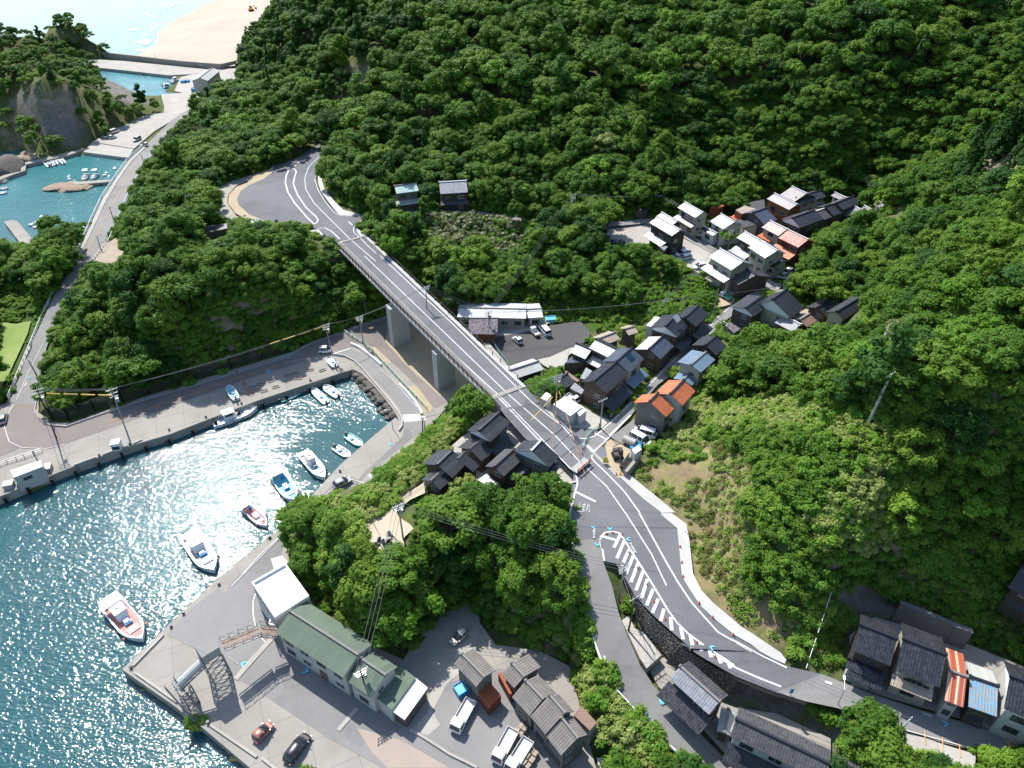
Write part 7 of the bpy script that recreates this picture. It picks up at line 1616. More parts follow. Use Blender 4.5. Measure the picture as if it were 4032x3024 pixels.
# works trailer at the junction
o=thing('works_trailer','low works trailer with barrier boards across the near end of the junction','trailer',at('p',640,1020,.4),math.atan2(*(lambda d:(d.y,d.x))(hit('p',720,980)-hit('p',560,1120)))); mb=MB(); mb.bx(-2.2,2.2,-.8,.8,.5,.7); mb.build('bed',M_DECKG,o)
mb=MB(); 
for x in (-1.8,0,1.8): mb.bx(x-.08,x+.08,-.9,-.8,.5,1.5)
mb.bx(-2.2,2.2,-.95,-.85,1.1,1.4); mb.build('board',M_CONE,o); wheels(o,(-1.2,1.2),.9,.3)
# ---------------------------------------------------------------- people
def person(label,t_,x,y,rz,shirt,trouser,bow=0):
    p=hit(t_,x,y); me=bpy.data.meshes.new('person'); 
    J=[(0,0,.92),(0,0,1.2),(0,0,1.42),(0,0,1.52),(.02,0,1.62),(.03,0,1.74),(0,.09,.88),(.03,.1,.48),(0,.11,.08),(.14,.12,.03),(0,-.09,.88),(-.05,-.1,.48),(-.08,-.11,.08),(.06,-.12,.03),(0,.2,1.4),(.03,.26,1.12),(.12,.25,.88),(0,-.2,1.4),(.05,-.26,1.12),(.16,-.23,.9)]
    E=[(0,1),(1,2),(2,3),(3,4),(4,5),(0,6),(6,7),(7,8),(8,9),(0,10),(10,11),(11,12),(12,13),(2,14),(14,15),(15,16),(2,17),(17,18),(18,19)]
    R_=[.15,.14,.13,.055,.1,.08,.09,.065,.045,.04,.09,.065,.045,.04,.06,.045,.035,.06,.045,.035]
    me.from_pydata(J,E,[]); o=bpy.data.objects.new('person',me); COL.objects.link(o); o.location=p; o.rotation_euler.z=rz
    md=o.modifiers.new('skin','SKIN'); 
    for v,r in zip(me.skin_vertices[0].data,R_): v.radius=(r,r)
    me.skin_vertices[0].data[0].use_root=True; o.modifiers.new('sub','SUBSURF').levels=1
    m,t=nt('person_clothing'); sp=N(t,'ShaderNodeSeparateXYZ'); t.links.new(objc(t),sp.inputs[0]); c_=ramp(t,sp.outputs[2],[(0,(.04,.04,.04)),(.05,trouser),(.52,shirt),(.84,(.45,.28,.20)),(.95,(.03,.025,.02))]); 
    mp=mathn(t,'DIVIDE',sp.outputs[2],1.8); t.links.new(mp,c_.node.inputs[0]); c_.node.color_ramp.interpolation='CONSTANT'; bsdf(t,c_,.8); me.materials.append(m); tag(o,label,'person')
person('person in green standing on the road beside the bright blue microvan','l',715,372,.6,(.05,.30,.12),(.06,.12,.08))
# trees with a place of their own are marked in the vegetation part
UNMASK=[('q',[(350,155),(560,440),(640,540),(735,720),(1000,805),(1100,900),(1370,1010),(1500,900),(1620,760),(1705,620),(1705,0),(330,0)]),
 ('v',[(650,600),(720,540),(880,470),(1020,440),(1000,560),(1010,952),(700,952),(650,720)])]
OPENZ=[('d',[(300,960),(345,1062),(452,1066),(800,948),(1500,722),(1900,612),(1900,565),(1500,650),(800,870),(450,975)])]
ZEXTRA=[(11,('a',[(270,740),(420,760),(560,900),(540,960),(280,960),(250,850)])),(11,('a',[(620,470),(760,500),(880,600),(990,690),(900,710),(740,640),(640,560)])),(11,('a',[(60,620),(200,600),(300,680),(200,720),(60,700)])),(5,('e',[(0,1230),(340,1030),(420,1100),(60,1480),(-100,1500),(-100,1300)])),(5,('v',[(720,560),(1000,280),(1100,150),(1269,0),(1269,250),(1080,350),(900,460)])),(5,('A',[(480,700),(640,760),(640,1000),(540,1000),(500,860)])),(5,('g',[(1500,1659),(1900,1659),(1900,1750),(1300,1750)]))]
# breaking surf along the beach
M_FOAM=surf('sea_foam',(.80,.82,.82),(.70,.75,.75),.4)
for k,l in enumerate([[(905,365),(985,330),(1005,300),(975,305),(930,335)],[(860,270),(940,255),(985,262),(960,290),(900,280)],[(810,195),(870,182),(905,185),(880,200)],[(870,320),(960,318),(930,330),(890,332)],[(925,240),(975,205),(1010,175),(1060,150),(1005,185),(960,225)],[(920,80),(945,90),(1010,110),(960,108)],[(1120,20),(1180,12),(1090,50),(1060,40)],[(1010,300),(1035,250),(1028,210),(1022,250),(1000,295)]]):
    c=[T('a',x,y,.06) for x,y in l]; r=random.Random(k); mb=MB(); out=[]
    for i in range(len(c)):
        a,b=c[i],c[(i+1)%len(c)]
        for j in range(5): out.append(lerp(a,b,j/5)+Vector((r.uniform(-1,1),r.uniform(-1,1),0))*.9)
    tri=tessellate_polygon([out]); mb.add(out,[t_ if (out[t_[1]]-out[t_[0]]).cross(out[t_[2]]-out[t_[0]]).z>0 else t_[::-1] for t_ in tri]); o=mb.build('sea_foam',M_FOAM); o['kind']='structure'
# ---------------------------------------------------------------- vegetation
def leaf_mat(name,cols,rnd=1.0,flower=None,trans=.38):
    m,t=nt(name); oi=N(t,'ShaderNodeObjectInfo'); v=objc(t)
    pn=noise(t,oi.outputs['Location'],.035,2); 
    f=mathn(t,'ADD',mathn(t,'MULTIPLY',oi.outputs['Random'],.8*rnd),mathn(t,'MULTIPLY',mathn(t,'SUBTRACT',pn,.3),.9))
    k=len(cols); a=ramp(t,f,[(i/(k-1)*.9+.05,c) for i,c in enumerate(cols)])
    n1=noise(t,v,.9,3,.6); a=mixc(t,mathn(t,'MULTIPLY',ramp(t,n1,[(.4,0),(.7,1)]),.55),a,cols[-1],'MIX')
    n2=noise(t,v,4.5,2,.5); a=mixc(t,mathn(t,'MULTIPLY',ramp(t,n2,[(.3,1),(.55,0)]),.4),a,tuple(x*.6 for x in cols[0]))
    if flower:
        fn=noise(t,v,flower[2],2,.5); a=mixc(t,ramp(t,fn,[(flower[1],0),(flower[1]+.03,1)]),a,flower[0])
    d=N(t,'ShaderNodeBsdfPrincipled'); d.inputs['Roughness'].default_value=.55; d.inputs['Specular IOR Level'].default_value=.12
    t.links.new(a,d.inputs['Base Color'])
    tr=N(t,'ShaderNodeBsdfTranslucent'); br=mixc(t,.35,a,(.14,.30,.015)); t.links.new(br,tr.inputs[0])
    mx=N(t,'ShaderNodeMixShader'); mx.inputs[0].default_value=trans; t.links.new(d.outputs[0],mx.inputs[1]); t.links.new(tr.outputs[0],mx.inputs[2])
    o=N(t,'ShaderNodeOutputMaterial'); t.links.new(mx.outputs[0],o.inputs[0]); return m
LM={'broad':leaf_mat('broadleaf_foliage',[(.036,.098,.014),(.062,.150,.018),(.092,.195,.022),(.15,.25,.03)]),
 'light':leaf_mat('light_foliage',[(.085,.21,.02),(.13,.27,.025),(.19,.32,.035)]),
 'yellow':leaf_mat('yellow_green_foliage',[(.20,.27,.05),(.26,.33,.075),(.34,.40,.13)]),
 'dark':leaf_mat('dark_foliage',[(.022,.066,.016),(.034,.096,.018),(.055,.135,.022)]),
 'bloom':leaf_mat('blossoming_foliage',[(.07,.11,.03),(.11,.15,.04),(.15,.18,.06)],flower=((.58,.56,.42),.56,1.8)),
 'shrub':leaf_mat('shrub_foliage',[(.075,.19,.022),(.12,.25,.028),(.22,.33,.05)]),
 'dry':leaf_mat('dry_grass_foliage',[(.10,.13,.035),(.16,.17,.05),(.20,.19,.07)])}
M_BARK=surf('tree_bark',(.12,.10,.08),(.08,.065,.05),1.5,local=True)
def leaves_mesh(name,clumps,leaf,per,mat_,core=True,seed=0,flat=.55):
    """clumps: (x,y,z,r). small leaf cards over each clump plus a rough inner mass"""
    r=np.random.RandomState(seed); V_=[];F_=[]
    for (x,y,z,R) in clumps:
        n=int(per*R*R)
        d=r.normal(size=(n,3)); d/=np.linalg.norm(d,axis=1)[:,None]
        d[:,2]=np.where(d[:,2]<-.35,-d[:,2],d[:,2])
        rad=R*(.78+.3*r.rand(n))
        c=np.stack([x+d[:,0]*rad,y+d[:,1]*rad,z+d[:,2]*rad*.8],1)
        nrm=d*.8+np.array([0,0,.65])+r.normal(size=(n,3))*.32; nrm/=np.linalg.norm(nrm,axis=1)[:,None]
        a=np.cross(nrm,r.normal(size=(n,3))); a/=np.linalg.norm(a,axis=1)[:,None]+1e-9; b=np.cross(nrm,a)
        s=(leaf*(.6+.8*r.rand(n)))[:,None]; 
        q=np.stack([c-a*s*.5,c-b*s*flat*.6,c+a*s*.62,c+b*s*flat*.6],1).reshape(-1,3)
        b0=sum(len(k) for k in V_); V_.append(q); F_.append(b0+np.arange(n*4).reshape(n,4))
    base=sum(len(k) for k in V_)
    fl=[tuple(f) for k in F_ for f in k.tolist()]
    if core:
        for (x,y,z,R) in clumps:
            vs=[];nn=6
            for j in range(1,4):
                for i in range(nn):
                    th=math.pi*j/4; ph=2*math.pi*(i+.5*j)/nn; q=R*.80
                    vs.append((x+q*math.sin(th)*math.cos(ph),y+q*math.sin(th)*math.sin(ph),z+q*.72*math.cos(th)))
            vs+=[(x,y,z+R*.58),(x,y,z-R*.58)]
            V_.append(np.array(vs))
            for j in range(2):
                for i in range(nn): fl.append((base+j*nn+i,base+(j+1)*nn+i,base+(j+1)*nn+(i+1)%nn,base+j*nn+(i+1)%nn))
            for i in range(nn): fl.append((base+3*nn,base+i,base+(i+1)%nn)); fl.append((base+3*nn+1,base+2*nn+(i+1)%nn,base+2*nn+i))
            base+=len(vs)
    me=bpy.data.meshes.new(name); me.from_pydata(np.vstack(V_).tolist(),[],fl); me.materials.append(mat_); me.update(); return me
def crown(kind,seed,leaf=.42,per=75):
    r=random.Random(seed); cl=[]
    if kind=='round':
        for i in range(17):
            th=r.uniform(0,6.28); q=math.sqrt(r.random())*2.6; h=4.6+1.9*math.sqrt(max(0,1-(q/3.0)**2))+r.uniform(-.7,.4)
            cl.append((q*math.cos(th),q*math.sin(th),h,r.uniform(.85,1.45)))
        for i in range(9):
            th=i*.7+r.uniform(-.2,.2); q=r.uniform(2.4,3.2); cl.append((q*math.cos(th),q*math.sin(th),r.uniform(3.2,4.8),r.uniform(.8,1.25)))
    elif kind=='spread':
        for i in range(24):
            th=r.uniform(0,6.28); q=math.sqrt(r.random())*3.6; h=5.2+.9*(1-(q/3.8)**2)+r.uniform(-.5,.4)
            cl.append((q*math.cos(th),q*math.sin(th),h,r.uniform(.75,1.2)))
    elif kind=='tall':
        for i in range(22):
            z=r.uniform(2.6,8.6); w=2.5*math.sin(math.pi*min(1,(z-1.2)/8.6))**.7; th=r.uniform(0,6.28); q=w*r.uniform(.3,1)
            cl.append((q*math.cos(th),q*math.sin(th),z,r.uniform(.8,1.3)))
    elif kind=='cone':
        for i in range(30):
            z=1.8+8.5*(i/30); w=2.1*(1-(z-1.5)/9.6); 
            for k in range(2): th=r.uniform(0,6.28); cl.append((w*.7*math.cos(th),w*.7*math.sin(th),z,max(.3,w*.5)))
    elif kind=='shrub':
        for i in range(9):
            th=r.uniform(0,6.28); q=math.sqrt(r.random())*1.3; cl.append((q*math.cos(th),q*math.sin(th),r.uniform(.4,1.15)-q*.2,r.uniform(.45,.8)))
    elif kind=='tuft':
        for i in range(4): th=r.uniform(0,6.28); q=r.random()*.5; cl.append((q*math.cos(th),q*math.sin(th),.15,r.uniform(.25,.5)))
    return cl
PROTO=[]  # (kind, radius, crown mesh, trunk mesh)
def trunk_mesh(h,r0,seed):
    r=random.Random(seed); mb=MB(); p=Vector((0,0,-.8)); q=Vector((r.uniform(-.3,.3),r.uniform(-.3,.3),h*.55)); mb.tube(p,q,r0,r0*.7,7)
    for i in range(5):
        th=i*1.26+r.random(); e=q+Vector((math.cos(th)*1.7,math.sin(th)*1.7,h*.3)); mb.tube(q,e,r0*.5,r0*.2,5,False)
    me=bpy.data.meshes.new('trunk'); me.from_pydata([tuple(v) for v in mb.v],[],mb.f); me.materials.append(M_BARK); me.update(); return me
spec=[('round',3.6,'broad',1),('round',3.6,'broad',2),('round',3.6,'broad',3),('spread',4.2,'broad',4),('spread',4.2,'broad',5),('tall',3.0,'broad',6),('round',3.6,'dark',7),('tall',3.0,'dark',8),('cone',2.2,'dark',9),('round',3.6,'light',10),('spread',4.2,'light',11)]
for k,R,mt_,sd in spec:
    PROTO.append((k,R,leaves_mesh(k+'_crown',crown(k,sd),.42,46,LM[mt_],True,sd),trunk_mesh(6,.22,sd),mt_))
SHR=[leaves_mesh('shrub_crown',crown('shrub',20+i),.3,90,LM[m_],True,20+i) for i,m_ in enumerate(['shrub','shrub','light','yellow','bloom','broad'])]
TUF=[leaves_mesh('tuft',crown('tuft',40+i),.22,120,LM[m_],False,40+i) for i,m_ in enumerate(['dry','shrub','yellow','yellow'])]
# clear-view mask raster (quarter resolution)
MW,MH=1008,756
MASK=np.zeros((MH,MW),bool)
def raster(poly,val=True,arr=None):
    arr=MASK if arr is None else arr
    P_=[(x/4,y/4) for x,y in poly]
    x0=max(0,int(min(p[0] for p in P_))); x1=min(MW,int(max(p[0] for p in P_))+2); y0=max(0,int(min(p[1] for p in P_))); y1=min(MH,int(max(p[1] for p in P_))+2)
    if x1<=x0 or y1<=y0: return
    X,Y=np.meshgrid(np.arange(x0,x1)+.5,np.arange(y0,y1)+.5); arr[y0:y1,x0:x1][inpoly(X,Y,P_)]=val
def mpoly(t,l): return [px(q[0],q[1],q[2]) if isinstance(q[0],str) else px(t,*q) for q in l]
for q in MASKPOLY: raster(q)
# picture zones where the ground itself stays open
for t_,l in [('a',[(560,430),(1100,480),(1050,640),(980,640),(800,520)]),]: raster(mpoly(t_,l))
for t_,l in UNMASK: raster(mpoly(t_,l),False)
for t_,l in OPENZ: raster(mpoly(t_,l))
def zone(defs):
    a=np.zeros((MH,MW),np.int8)
    for i,(t_,l) in defs: 
        b=np.zeros((MH,MW),bool); raster(mpoly(t_,l),True,b); a[b]=i
    return a
# 1 bare slope with tufts, 2 pale shrubs, 3 blossoming shrubs, 4 green grass/low plants, 5 nothing, 6 pale bank, 7 conifers, 8 light trees, 9 dark trees
ZN=zone([(9,('F',[(510,0),(1000,0),(740,220),(700,215),(600,200),(500,180)])),(7,('F',[(2212,270),(2212,430),(2060,430),(2100,330)])),
 (2,('f',[(0,1030),(200,960),(520,910),(900,1000),(1200,1080),(1400,1130),(1350,1250),(1150,1280),(950,1150),(780,1200),(600,1120),(200,1110),(0,1200)])),(2,('e',[(2050,1180),(2212,1080),(2212,1250),(2000,1290),(1940,1260)])),
 (2,('f',[(1150,1280),(1350,1250),(1330,1450),(1300,1659),(880,1659),(980,1500),(1100,1400)])),(2,('i',[(900,0),(1300,0),(1380,220),(1100,240),(760,160),(820,50)])),
 (10,('f',[(150,1150),(600,1120),(780,1200),(950,1150),(1150,1280),(1100,1400),(980,1500),(880,1659),(420,1659),(500,1420),(480,1280),(300,1250)])),(10,('i',[(420,0),(900,0),(820,50),(760,160),(1100,240),(960,450),(800,500),(780,640),(660,600),(500,560),(330,380),(500,200)])),
 (1,('f',[(0,1200),(150,1150),(300,1250),(480,1280),(500,1420),(420,1659),(0,1659)])),(1,('i',[(0,0),(420,0),(500,200),(330,380),(500,560),(660,600),(780,700),(720,900),(600,860),(300,700),(100,480),(30,250)])),(1,('p',[(1350,1080),(1480,950),(1640,980),(2200,1000),(2212,1659),(1930,1659),(1660,1430)])),
 (4,('F',[(1100,640),(1280,720),(1420,690),(1560,620),(1500,590),(1400,610),(1330,690)])),
 (4,('i',[(1400,380),(1600,330),(1900,520),(2100,560),(2212,700),(2212,900),(1800,770),(1400,600)])),
 (4,('d',[(0,200),(350,240),(320,420),(180,560),(60,800),(0,860)])),
 (3,('b',[(560,1370),(1040,1395),(1200,1500),(1180,1659),(1000,1640),(900,1560),(640,1600),(560,1500)])),
 (6,('v',[(1269,330),(1060,470),(1020,620),(1130,590),(1210,640),(1200,760),(1260,800),(1269,560)])),
 (6,('D',[(0,150),(250,0),(600,0),(700,60),(380,300),(100,520),(0,480)])),
 (6,('e',[(200,1440),(540,1230),(780,1010),(720,1240),(530,1430),(400,1560),(150,1659),(0,1659)])),
 (2,('h',[(1380,750),(1530,800),(1650,1000),(1900,1300),(2100,1659),(1700,1659),(1640,1400),(1500,1100)])),
 (4,('h',[(860,760),(1050,860),(1150,960),(1000,1010),(870,900)])),
 (4,('i',[(780,760),(960,700),(1040,760),(990,980),(830,1000)])),
 (5,('i',[(960,450),(1220,430),(1400,600),(1800,780),(1250,700),(1040,740)])),
 (5,('i',[(1250,1000),(1300,1000),(1300,1100),(1200,1100)])),
 (5,('e',[(20,780),(130,900),(250,1010),(350,1060),(400,1020),(250,840),(90,700)])),
 ]+ZEXTRA)
rs=np.random.RandomState(11)
uu_,vv_,_=(lambda x,y,z:(2016+FPX*x/np.maximum(y*CP-(z-H)*SP,1),1512-FPX*(y*SP+(z-H)*CP)/np.maximum(y*CP-(z-H)*SP,1),0))(V[:,0],V[:,1],V[:,2])
_i=np.clip((uu_/4).astype(int),0,MW-1);_j=np.clip((vv_/4).astype(int),0,MH-1); _z=np.where((uu_>0)&(uu_<4032)&(vv_>0)&(vv_<3024),ZN[_j,_i],0)
ZC=zone([(1,('s',[(560,400),(630,335),(760,390),(1100,490),(1200,520),(1240,600),(1270,700),(1000,600),(620,500)])),(1,('i',[(1000,1270),(1340,1390),(1400,1500),(1180,1650),(1000,1500),(760,1350)])),(1,('i',[(960,450),(1200,440),(1400,600),(1100,640)])),(1,('a',[(270,740),(420,760),(560,900),(540,960),(280,960),(250,850)])),(1,('a',[(620,470),(760,500),(880,600),(990,690),(900,710),(740,640),(640,560)])),(1,('a',[(60,620),(200,600),(300,680),(200,720),(60,700)]))])
_r=np.where((uu_>0)&(uu_<4032)&(vv_>0)&(vv_<3024),ZC[_j,_i],0)
ca=me_t=TER.data.attributes.new('zonec','FLOAT_COLOR','POINT'); ca.data.foreach_set('color',np.stack([(_z==1)*1.0,(_r==1)*1.0,np.isin(_z,[2,3,4,6,10])*1.0,np.ones(len(_z))],1).astype(np.float32).ravel())
def scatter(x0,x1,y0,y1,sp,jit):
    X,Y=np.meshgrid(np.arange(x0,x1,sp),np.arange(y0,y1,sp)); X=X+(rs.rand(*X.shape)-.5)*jit*2; Y=Y+(rs.rand(*Y.shape)-.5)*jit*2
    return X.ravel(),Y.ravel()
def pj(x,y,z):
    zz=z-H; d=y*CP-zz*SP; up=y*SP+zz*CP; d=np.maximum(d,1); return 2016+FPX*x/d,1512-FPX*up/d,d
def inmask(u,v,arr=MASK):
    i=np.clip((u/4).astype(int),0,MW-1); j=np.clip((v/4).astype(int),0,MH-1); ok=(u>=0)&(u<4032)&(v>=0)&(v<3024)
    return np.where(ok,arr[j,i],0)
def gridv(arr,x,y):
    i=np.clip(np.searchsorted(xs,x)-1,0,nx-2); j=np.clip(np.searchsorted(ys,y)-1,0,ny-2); return arr[j,i]
FX=[];
def foot_ok(x,y,m=.6):
    ok=np.ones(x.shape,bool)
    for f in FOOT:
        cx=sum(p[0] for p in f)/len(f); cy=sum(p[1] for p in f)/len(f); rr=max(math.hypot(p[0]-cx,p[1]-cy) for p in f)
        near=(np.hypot(x-cx,y-cy)<rr+m)
        if near.any():
            g=[(cx+(p[0]-cx)*(1+m/rr),cy+(p[1]-cy)*(1+m/rr)) for p in f]; ok&=~(near&inpoly(x,y,g))
    return ok
X,Y=scatter(-200,175,40,262,4.3,2.0); X2,Y2=scatter(-330,420,262,560,6.2,2.6); X3,Y3=scatter(175,330,40,262,6.5,2.5)
SC=np.concatenate([np.full(X.shape,1.0),np.full(X2.shape,1.34),np.full(X3.shape,1.25)])
X=np.concatenate([X,X2,X3]);Y=np.concatenate([Y,Y2,Y3])
Zt=hz(X,Y); u,v_,d_=pj(X,Y,Zt)
zn=inmask(u,v_,ZN)
sz=SC*(.62+.45*rs.rand(len(X))+.5*vnoise(X,Y,13,21)**2+.25*(rs.rand(len(X))>.9))
sz=np.where((u<640)&(v_<620),sz*.62,sz)
ok=(Zt>1.0)&(gridv(PADMIN,X,Y)>.9)&foot_ok(X,Y)&((u>-500)&(u<4500)&(v_<3700)&(v_>-420))
ok&=~np.isin(zn,[1,2,3,4,5,6,10,11])
wd_=polydist(X,Y,[(p[0],p[1],0) for p in WATER[0]])[0]; ok&=(wd_>3.0)
MASKT=MASK|np.isin(ZN,[1,2,3,4,6,10])
# sizes near the edges of open ground are smaller; reject what would hide it
for _ in range(3):
    hgt=6.0*sz; bad=np.zeros(len(X),bool)
    for (ox,oz,fr) in ((0,.95,1),(.8,.65,1),(-.8,.65,1),(0,.55,1),(.45,.85,1),(-.45,.85,1)):
        uu,vv,_d=pj(X+ox*3.4*sz,Y,Zt+hgt*oz*1.05); bad|=inmask(uu,vv,MASKT)>0
    sz=np.where(bad,sz*.72,sz)
sel=ok&(~bad)&(sz>.3)
sz_m=sz
print('trees',sel.sum())
TX,TY,TZ,TS,TN=X[sel],Y[sel],Zt[sel],sz[sel],zn[sel]
tu,tv,td=pj(TX,TY,TZ+4*TS)
kindp=[]
for i in range(len(TX)):
    r_=rs.rand()
    if TN[i]==7: k=8
    elif TN[i]==9: k=[6,7,6,0,8,5][int(r_*6)]
    elif TN[i]==8: k=[9,10,9,3][int(r_*4)]
    else: k=int(np.searchsorted([.16,.32,.46,.60,.72,.80,.87,.905,.925,.965],r_))
    kindp.append(k)
kindp=np.array(kindp)
inf=(tu>20)&(tu<4010)&(tv>20)&(tv<3000)
# stuff vs individuals: the 290 that show largest
occ=np.zeros(len(TX),bool)
score=np.where(inf,TS*np.array([PROTO[k][1] for k in kindp])/td,0)
order=np.argsort(-score); IND=set(order[:285].tolist())
LAND=[('F',880,1140,'the grave clearing'),('F',1000,990,'the black-tiled roadside cluster'),('F',640,1290,'the white flat-roofed building'),('F',800,1420,'the green-roofed hall'),('F',1010,1400,'the gravel yard'),('F',1250,1300,'the old road'),
 ('F',1230,1120,'the stop line'),('F',1450,870,'the orange-roofed house'),('F',1560,700,'the white-gabled storehouse'),('F',1850,880,'the leaning white pole'),('F',1830,690,'the cream storehouse'),('F',1700,1400,'the concrete retaining wall'),
 ('F',1750,1150,'the pale shrub slope'),('F',2000,1370,'the roadside row'),('F',2150,1350,'the kitchen garden'),('F',2180,1250,'the terrace house'),('F',1160,730,'the lower car park'),('F',980,880,'the bridge abutment'),('F',300,850,'the quay fence'),
 ('F',600,760,'the road by the fence'),('F',120,800,'the coast road'),('F',720,620,'the concrete stairs'),('F',560,480,'the turnaround'),('F',950,620,'the long bridge'),('F',1230,500,'the lattice pole'),('F',1350,520,'the village car park'),
 ('F',1700,620,'the village bend'),('F',1900,760,'the blossoming tree'),('F',1000,1520,'the trucks'),('F',1150,1440,'the storehouses'),('F',1750,1560,'the grey-tiled long house'),('F',2000,1600,'the bottom road')]
TONE={'broad':'mid-green','dark':'dark green','light':'bright green'}
SHAPE={'round':'round-crowned','spread':'broad flat-crowned','tall':'tall oval','cone':'pointed conifer'}
ORD=['nearest','second','third','fourth','fifth','sixth','seventh','eighth','ninth','tenth','eleventh','twelfth']
keyed={}
info={}
for i in IND:
    u0,v0=tu[i],tv[i]; best=min(LAND,key=lambda q:(px(q[0],q[1],q[2])[0]-u0)**2+(px(q[0],q[1],q[2])[1]-v0)**2)
    lu,lv=px(*best[:3]); dx,dy=u0-lu,v0-lv
    dr=('right of' if dx>0 else 'left of') if abs(dx)>abs(dy) else ('below' if dy>0 else 'above')
    k=kindp[i]; key=(TONE[PROTO[k][4]],SHAPE[PROTO[k][0]],dr,best[3]); keyed.setdefault(key,[]).append((math.hypot(dx,dy),i))
for key,l in keyed.items():
    l.sort()
    for n_,(dd,i) in enumerate(l):
        q='' if len(l)==1 else (', '+ORD[min(n_,11)]+' out')
        nm='tree' if 'conifer' not in key[1] else 'tree'
        info[i]='%s %s %s %s %s%s'%(key[0],key[1].replace(' conifer',''),'conifer' if 'conifer' in key[1] else 'tree',key[2],key[3],q)
# individuals
for i in sorted(IND):
    k=kindp[i]; kd,R,cm,tm,mk=PROTO[k]
    nm={'round':'broadleaf_tree','spread':'spreading_tree','tall':'tall_broadleaf_tree','cone':'conifer_tree'}[kd]
    g='trees around the harbour and village'
    o=thing(nm,info[i],'tree',(TX[i],TY[i],TZ[i]-.3),rs.rand()*6.28,g); s=TS[i]; o.scale=(s*(.9+.2*rs.rand()),s*(.9+.2*rs.rand()),s*(.85+.35*rs.rand()))
    a=bpy.data.objects.new('crown',cm); COL.objects.link(a); a.parent=o; b=bpy.data.objects.new('trunk',tm); COL.objects.link(b); b.parent=o
SPC=[('white-blossomed broad tree on the wood edge right of the cream storehouse','F',1940,790,'bloom',1.35),('vivid yellow-green tree standing out on the big hillside','F',1300,345,'yellow',1.25),
 ('yellow-green tree beside the black-tiled houses of the roadside cluster','F',1010,1085,'yellow',.8),('second smaller white-blossomed tree below the big one','F',1880,790,'bloom',.8),('lime-leaved tree behind the upper village roofs','k',1650,300,'yellow',1.2),('dark round tree left of the lattice-armed pole on the hillside lane','b',1350,1560,'dark',1.35),('dark round tree right of the lattice-armed pole on the hillside lane','b',1590,1580,'dark',1.35)]
for q_,(lb,t_,x,y,mk,s) in enumerate(SPC):
    p=hit(t_,x,y); cm=leaves_mesh('special_crown',crown('round' if q_%2 else 'spread',60+q_),.42,50,LM[mk],True,60+q_)
    o=thing('blossoming_tree' if mk=='bloom' else 'broadleaf_tree',lb,'tree',p-UPZ*.3,q_); o.scale=(s,s,s); a=bpy.data.objects.new('crown',cm); COL.objects.link(a); a.parent=o; b=bpy.data.objects.new('trunk',PROTO[0][3]); COL.objects.link(b); b.parent=o
# the rest: one wood
def instancer(name,meshes,P_,S_,K_,label,cat,tilt=.08):
    colx=bpy.data.collections.new(name+'_kinds')
    for i,m_ in enumerate(meshes):
        o=bpy.data.objects.new('%s_kind_%02d'%(name,i),m_); colx.objects.link(o)
    me=bpy.data.meshes.new(name); me.from_pydata([tuple(p) for p in P_],[],[])
    n_=len(P_)
    for an,ty,da in (('kidx','INT',np.array(K_,np.int32)),('isc','FLOAT_VECTOR',None),('irot','FLOAT_VECTOR',None)):
        at_=me.attributes.new(an,ty,'POINT')
        if an=='kidx': at_.data.foreach_set('value',da)
        elif an=='isc':
            s=np.stack([S_*(.9+.2*rs.rand(n_)),S_*(.9+.2*rs.rand(n_)),S_*(.85+.35*rs.rand(n_))],1).astype(np.float32); at_.data.foreach_set('vector',s.ravel())
        else:
            s=np.stack([(rs.rand(n_)-.5)*tilt*2,(rs.rand(n_)-.5)*tilt*2,rs.rand(n_)*6.28],1).astype(np.float32); at_.data.foreach_set('vector',s.ravel())
    ob=bpy.data.objects.new(name,me); COL.objects.link(ob)
    g=bpy.data.node_groups.new(name+'_gn','GeometryNodeTree'); g.is_modifier=True
    g.interface.new_socket('Geometry',in_out='INPUT',socket_type='NodeSocketGeometry'); g.interface.new_socket('Geometry',in_out='OUTPUT',socket_type='NodeSocketGeometry')
    I=g.nodes.new('NodeGroupInput');O=g.nodes.new('NodeGroupOutput'); ci=g.nodes.new('GeometryNodeCollectionInfo'); ci.inputs[0].default_value=colx; ci.inputs[1].default_value=True; ci.inputs[2].default_value=True
    ip=g.nodes.new('GeometryNodeInstanceOnPoints'); ip.inputs['Pick Instance'].default_value=True
    def A(nm_,dt):
        a=g.nodes.new('GeometryNodeInputNamedAttribute'); a.data_type=dt; a.inputs[0].default_value=nm_; return a.outputs[0]
    g.links.new(I.outputs[0],ip.inputs['Points']); g.links.new(ci.outputs[0],ip.inputs['Instance']); g.links.new(A('kidx','INT'),ip.inputs['Instance Index'])
    er=g.nodes.new('FunctionNodeEulerToRotation'); g.links.new(A('irot','FLOAT_VECTOR'),er.inputs[0]); g.links.new(er.outputs[0],ip.inputs['Rotation'])
    g.links.new(A('isc','FLOAT_VECTOR'),ip.inputs['Scale']); g.links.new(ip.outputs[0],O.inputs[0])
    md=ob.modifiers.new('scatter','NODES'); md.node_group=g
    tag(ob,label,cat,None,'stuff'); return ob
rest=np.array([i for i in range(len(TX)) if i not in IND])
instancer('forest',[p[2] for p in PROTO],np.stack([TX[rest],TY[rest],TZ[rest]-.3],1),TS[rest],kindp[rest],'dense broadleaf forest covering the hills behind the village and harbour','forest')
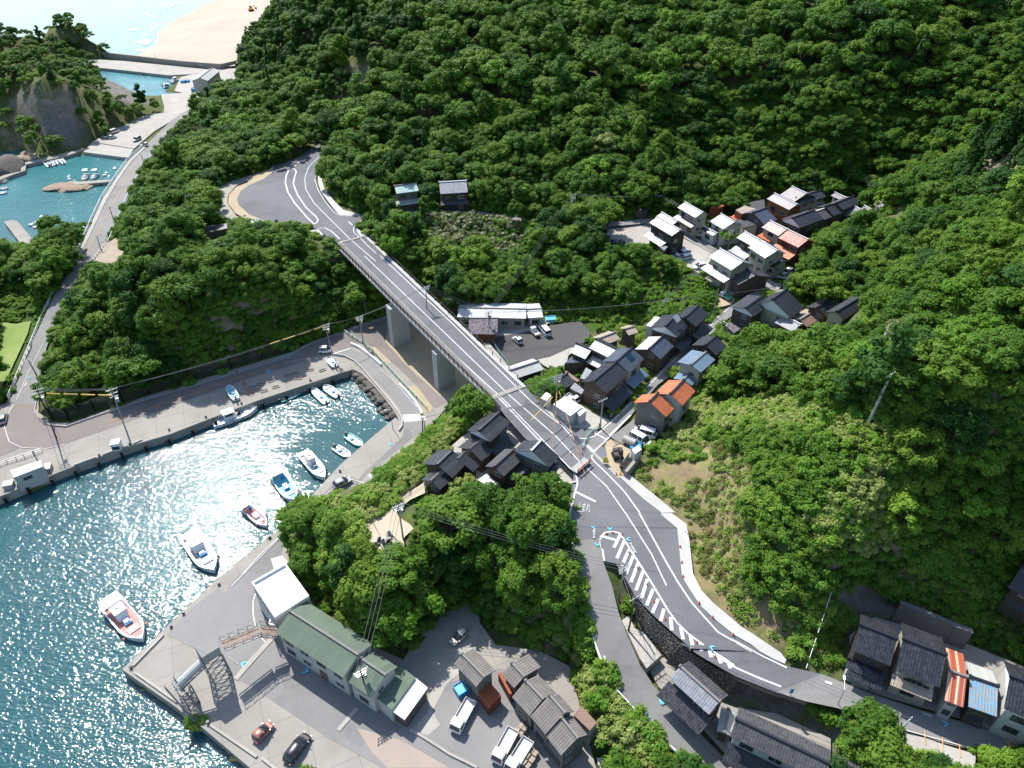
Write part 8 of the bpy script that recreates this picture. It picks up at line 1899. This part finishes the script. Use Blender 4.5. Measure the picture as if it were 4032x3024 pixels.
# low growth: shrubs everywhere on open green ground, tufts on the bare slope
X,Y=scatter(-200,175,38,262,1.55,.75)
h_=hz(X,Y); st_=np.hypot(hz(X+1,Y)-h_,hz(X,Y+1)-h_); m_=st_>.75; Xe=np.repeat(X[m_],3)+(rs.rand(m_.sum()*3)-.5)*1.5; Ye=np.repeat(Y[m_],3)+(rs.rand(m_.sum()*3)-.5)*1.5; nb_=len(X); X=np.concatenate([X,Xe]); Y=np.concatenate([Y,Ye])
Zt=hz(X,Y); u,v_,d_=pj(X,Y,Zt+.4); zn=inmask(u,v_,ZN)
pm=gridv(PADMIN,X,Y)
ok=(Zt>.9)&(pm>.4)&foot_ok(X,Y,.3)&(u>-200)&(u<4300)&(v_<3400)&(inmask(u,v_)==0)
dn=vnoise(X,Y,7,5); r_=rs.rand(len(X))
sh=ok&(((zn==2)|(zn==3)|(zn==6))|((zn==10)&(r_<.36))|((zn==11)&(r_<.12))|((zn==4)&(r_<.75))|((zn==1)&(dn>.74)&(r_<.25))|((zn==0)&(r_<.62))|((zn==0)&(np.arange(len(X))>=nb_)&(r_<.9)))
S_=(.75+.7*rs.rand(len(X)))
K_=np.where(zn==2,np.where(r_<.72,3,np.where(r_<.8,1,2)),np.where(zn==3,np.where(r_<.8,4,0),np.where(zn==6,np.where(r_<.6,3,0),np.where(zn==4,np.where(r_<.5,2,0),np.where(zn==1,0,np.where(r_<.2,5,0))))))
S_=np.where(zn==10,S_*1.2,S_); K_=np.where(zn==10,np.where(r_<.3,5,np.where(r_<.5,0,2)),K_)
S_=np.where(zn==4,S_*.62,np.where(zn==1,S_*.8,S_))
instancer('undergrowth',SHR,np.stack([X[sh],Y[sh],Zt[sh]-.15],1),S_[sh],K_[sh],'low shrubs and undergrowth on the banks and open slopes','shrubs')
X,Y=scatter(-10,110,38,130,.55,.3); Zt=hz(X,Y); u,v_,d_=pj(X,Y,Zt); zn=inmask(u,v_,ZN); dn=vnoise(X,Y,4,9)
ok=(gridv(PADMIN,X,Y)>.3)&(Zt>1)&(inmask(u,v_)==0)&((zn==1)&(dn>.2)&(rs.rand(len(X))<.4)|(zn==4)&(rs.rand(len(X))<.5))
print('tufts',ok.sum())
instancer('grass_tufts',TUF,np.stack([X[ok],Y[ok],Zt[ok]],1),(.7+1.1*rs.rand(ok.sum())),(rs.rand(ok.sum())*4).astype(int),'grass tufts and weeds on the grey-brown cut slope','grass')
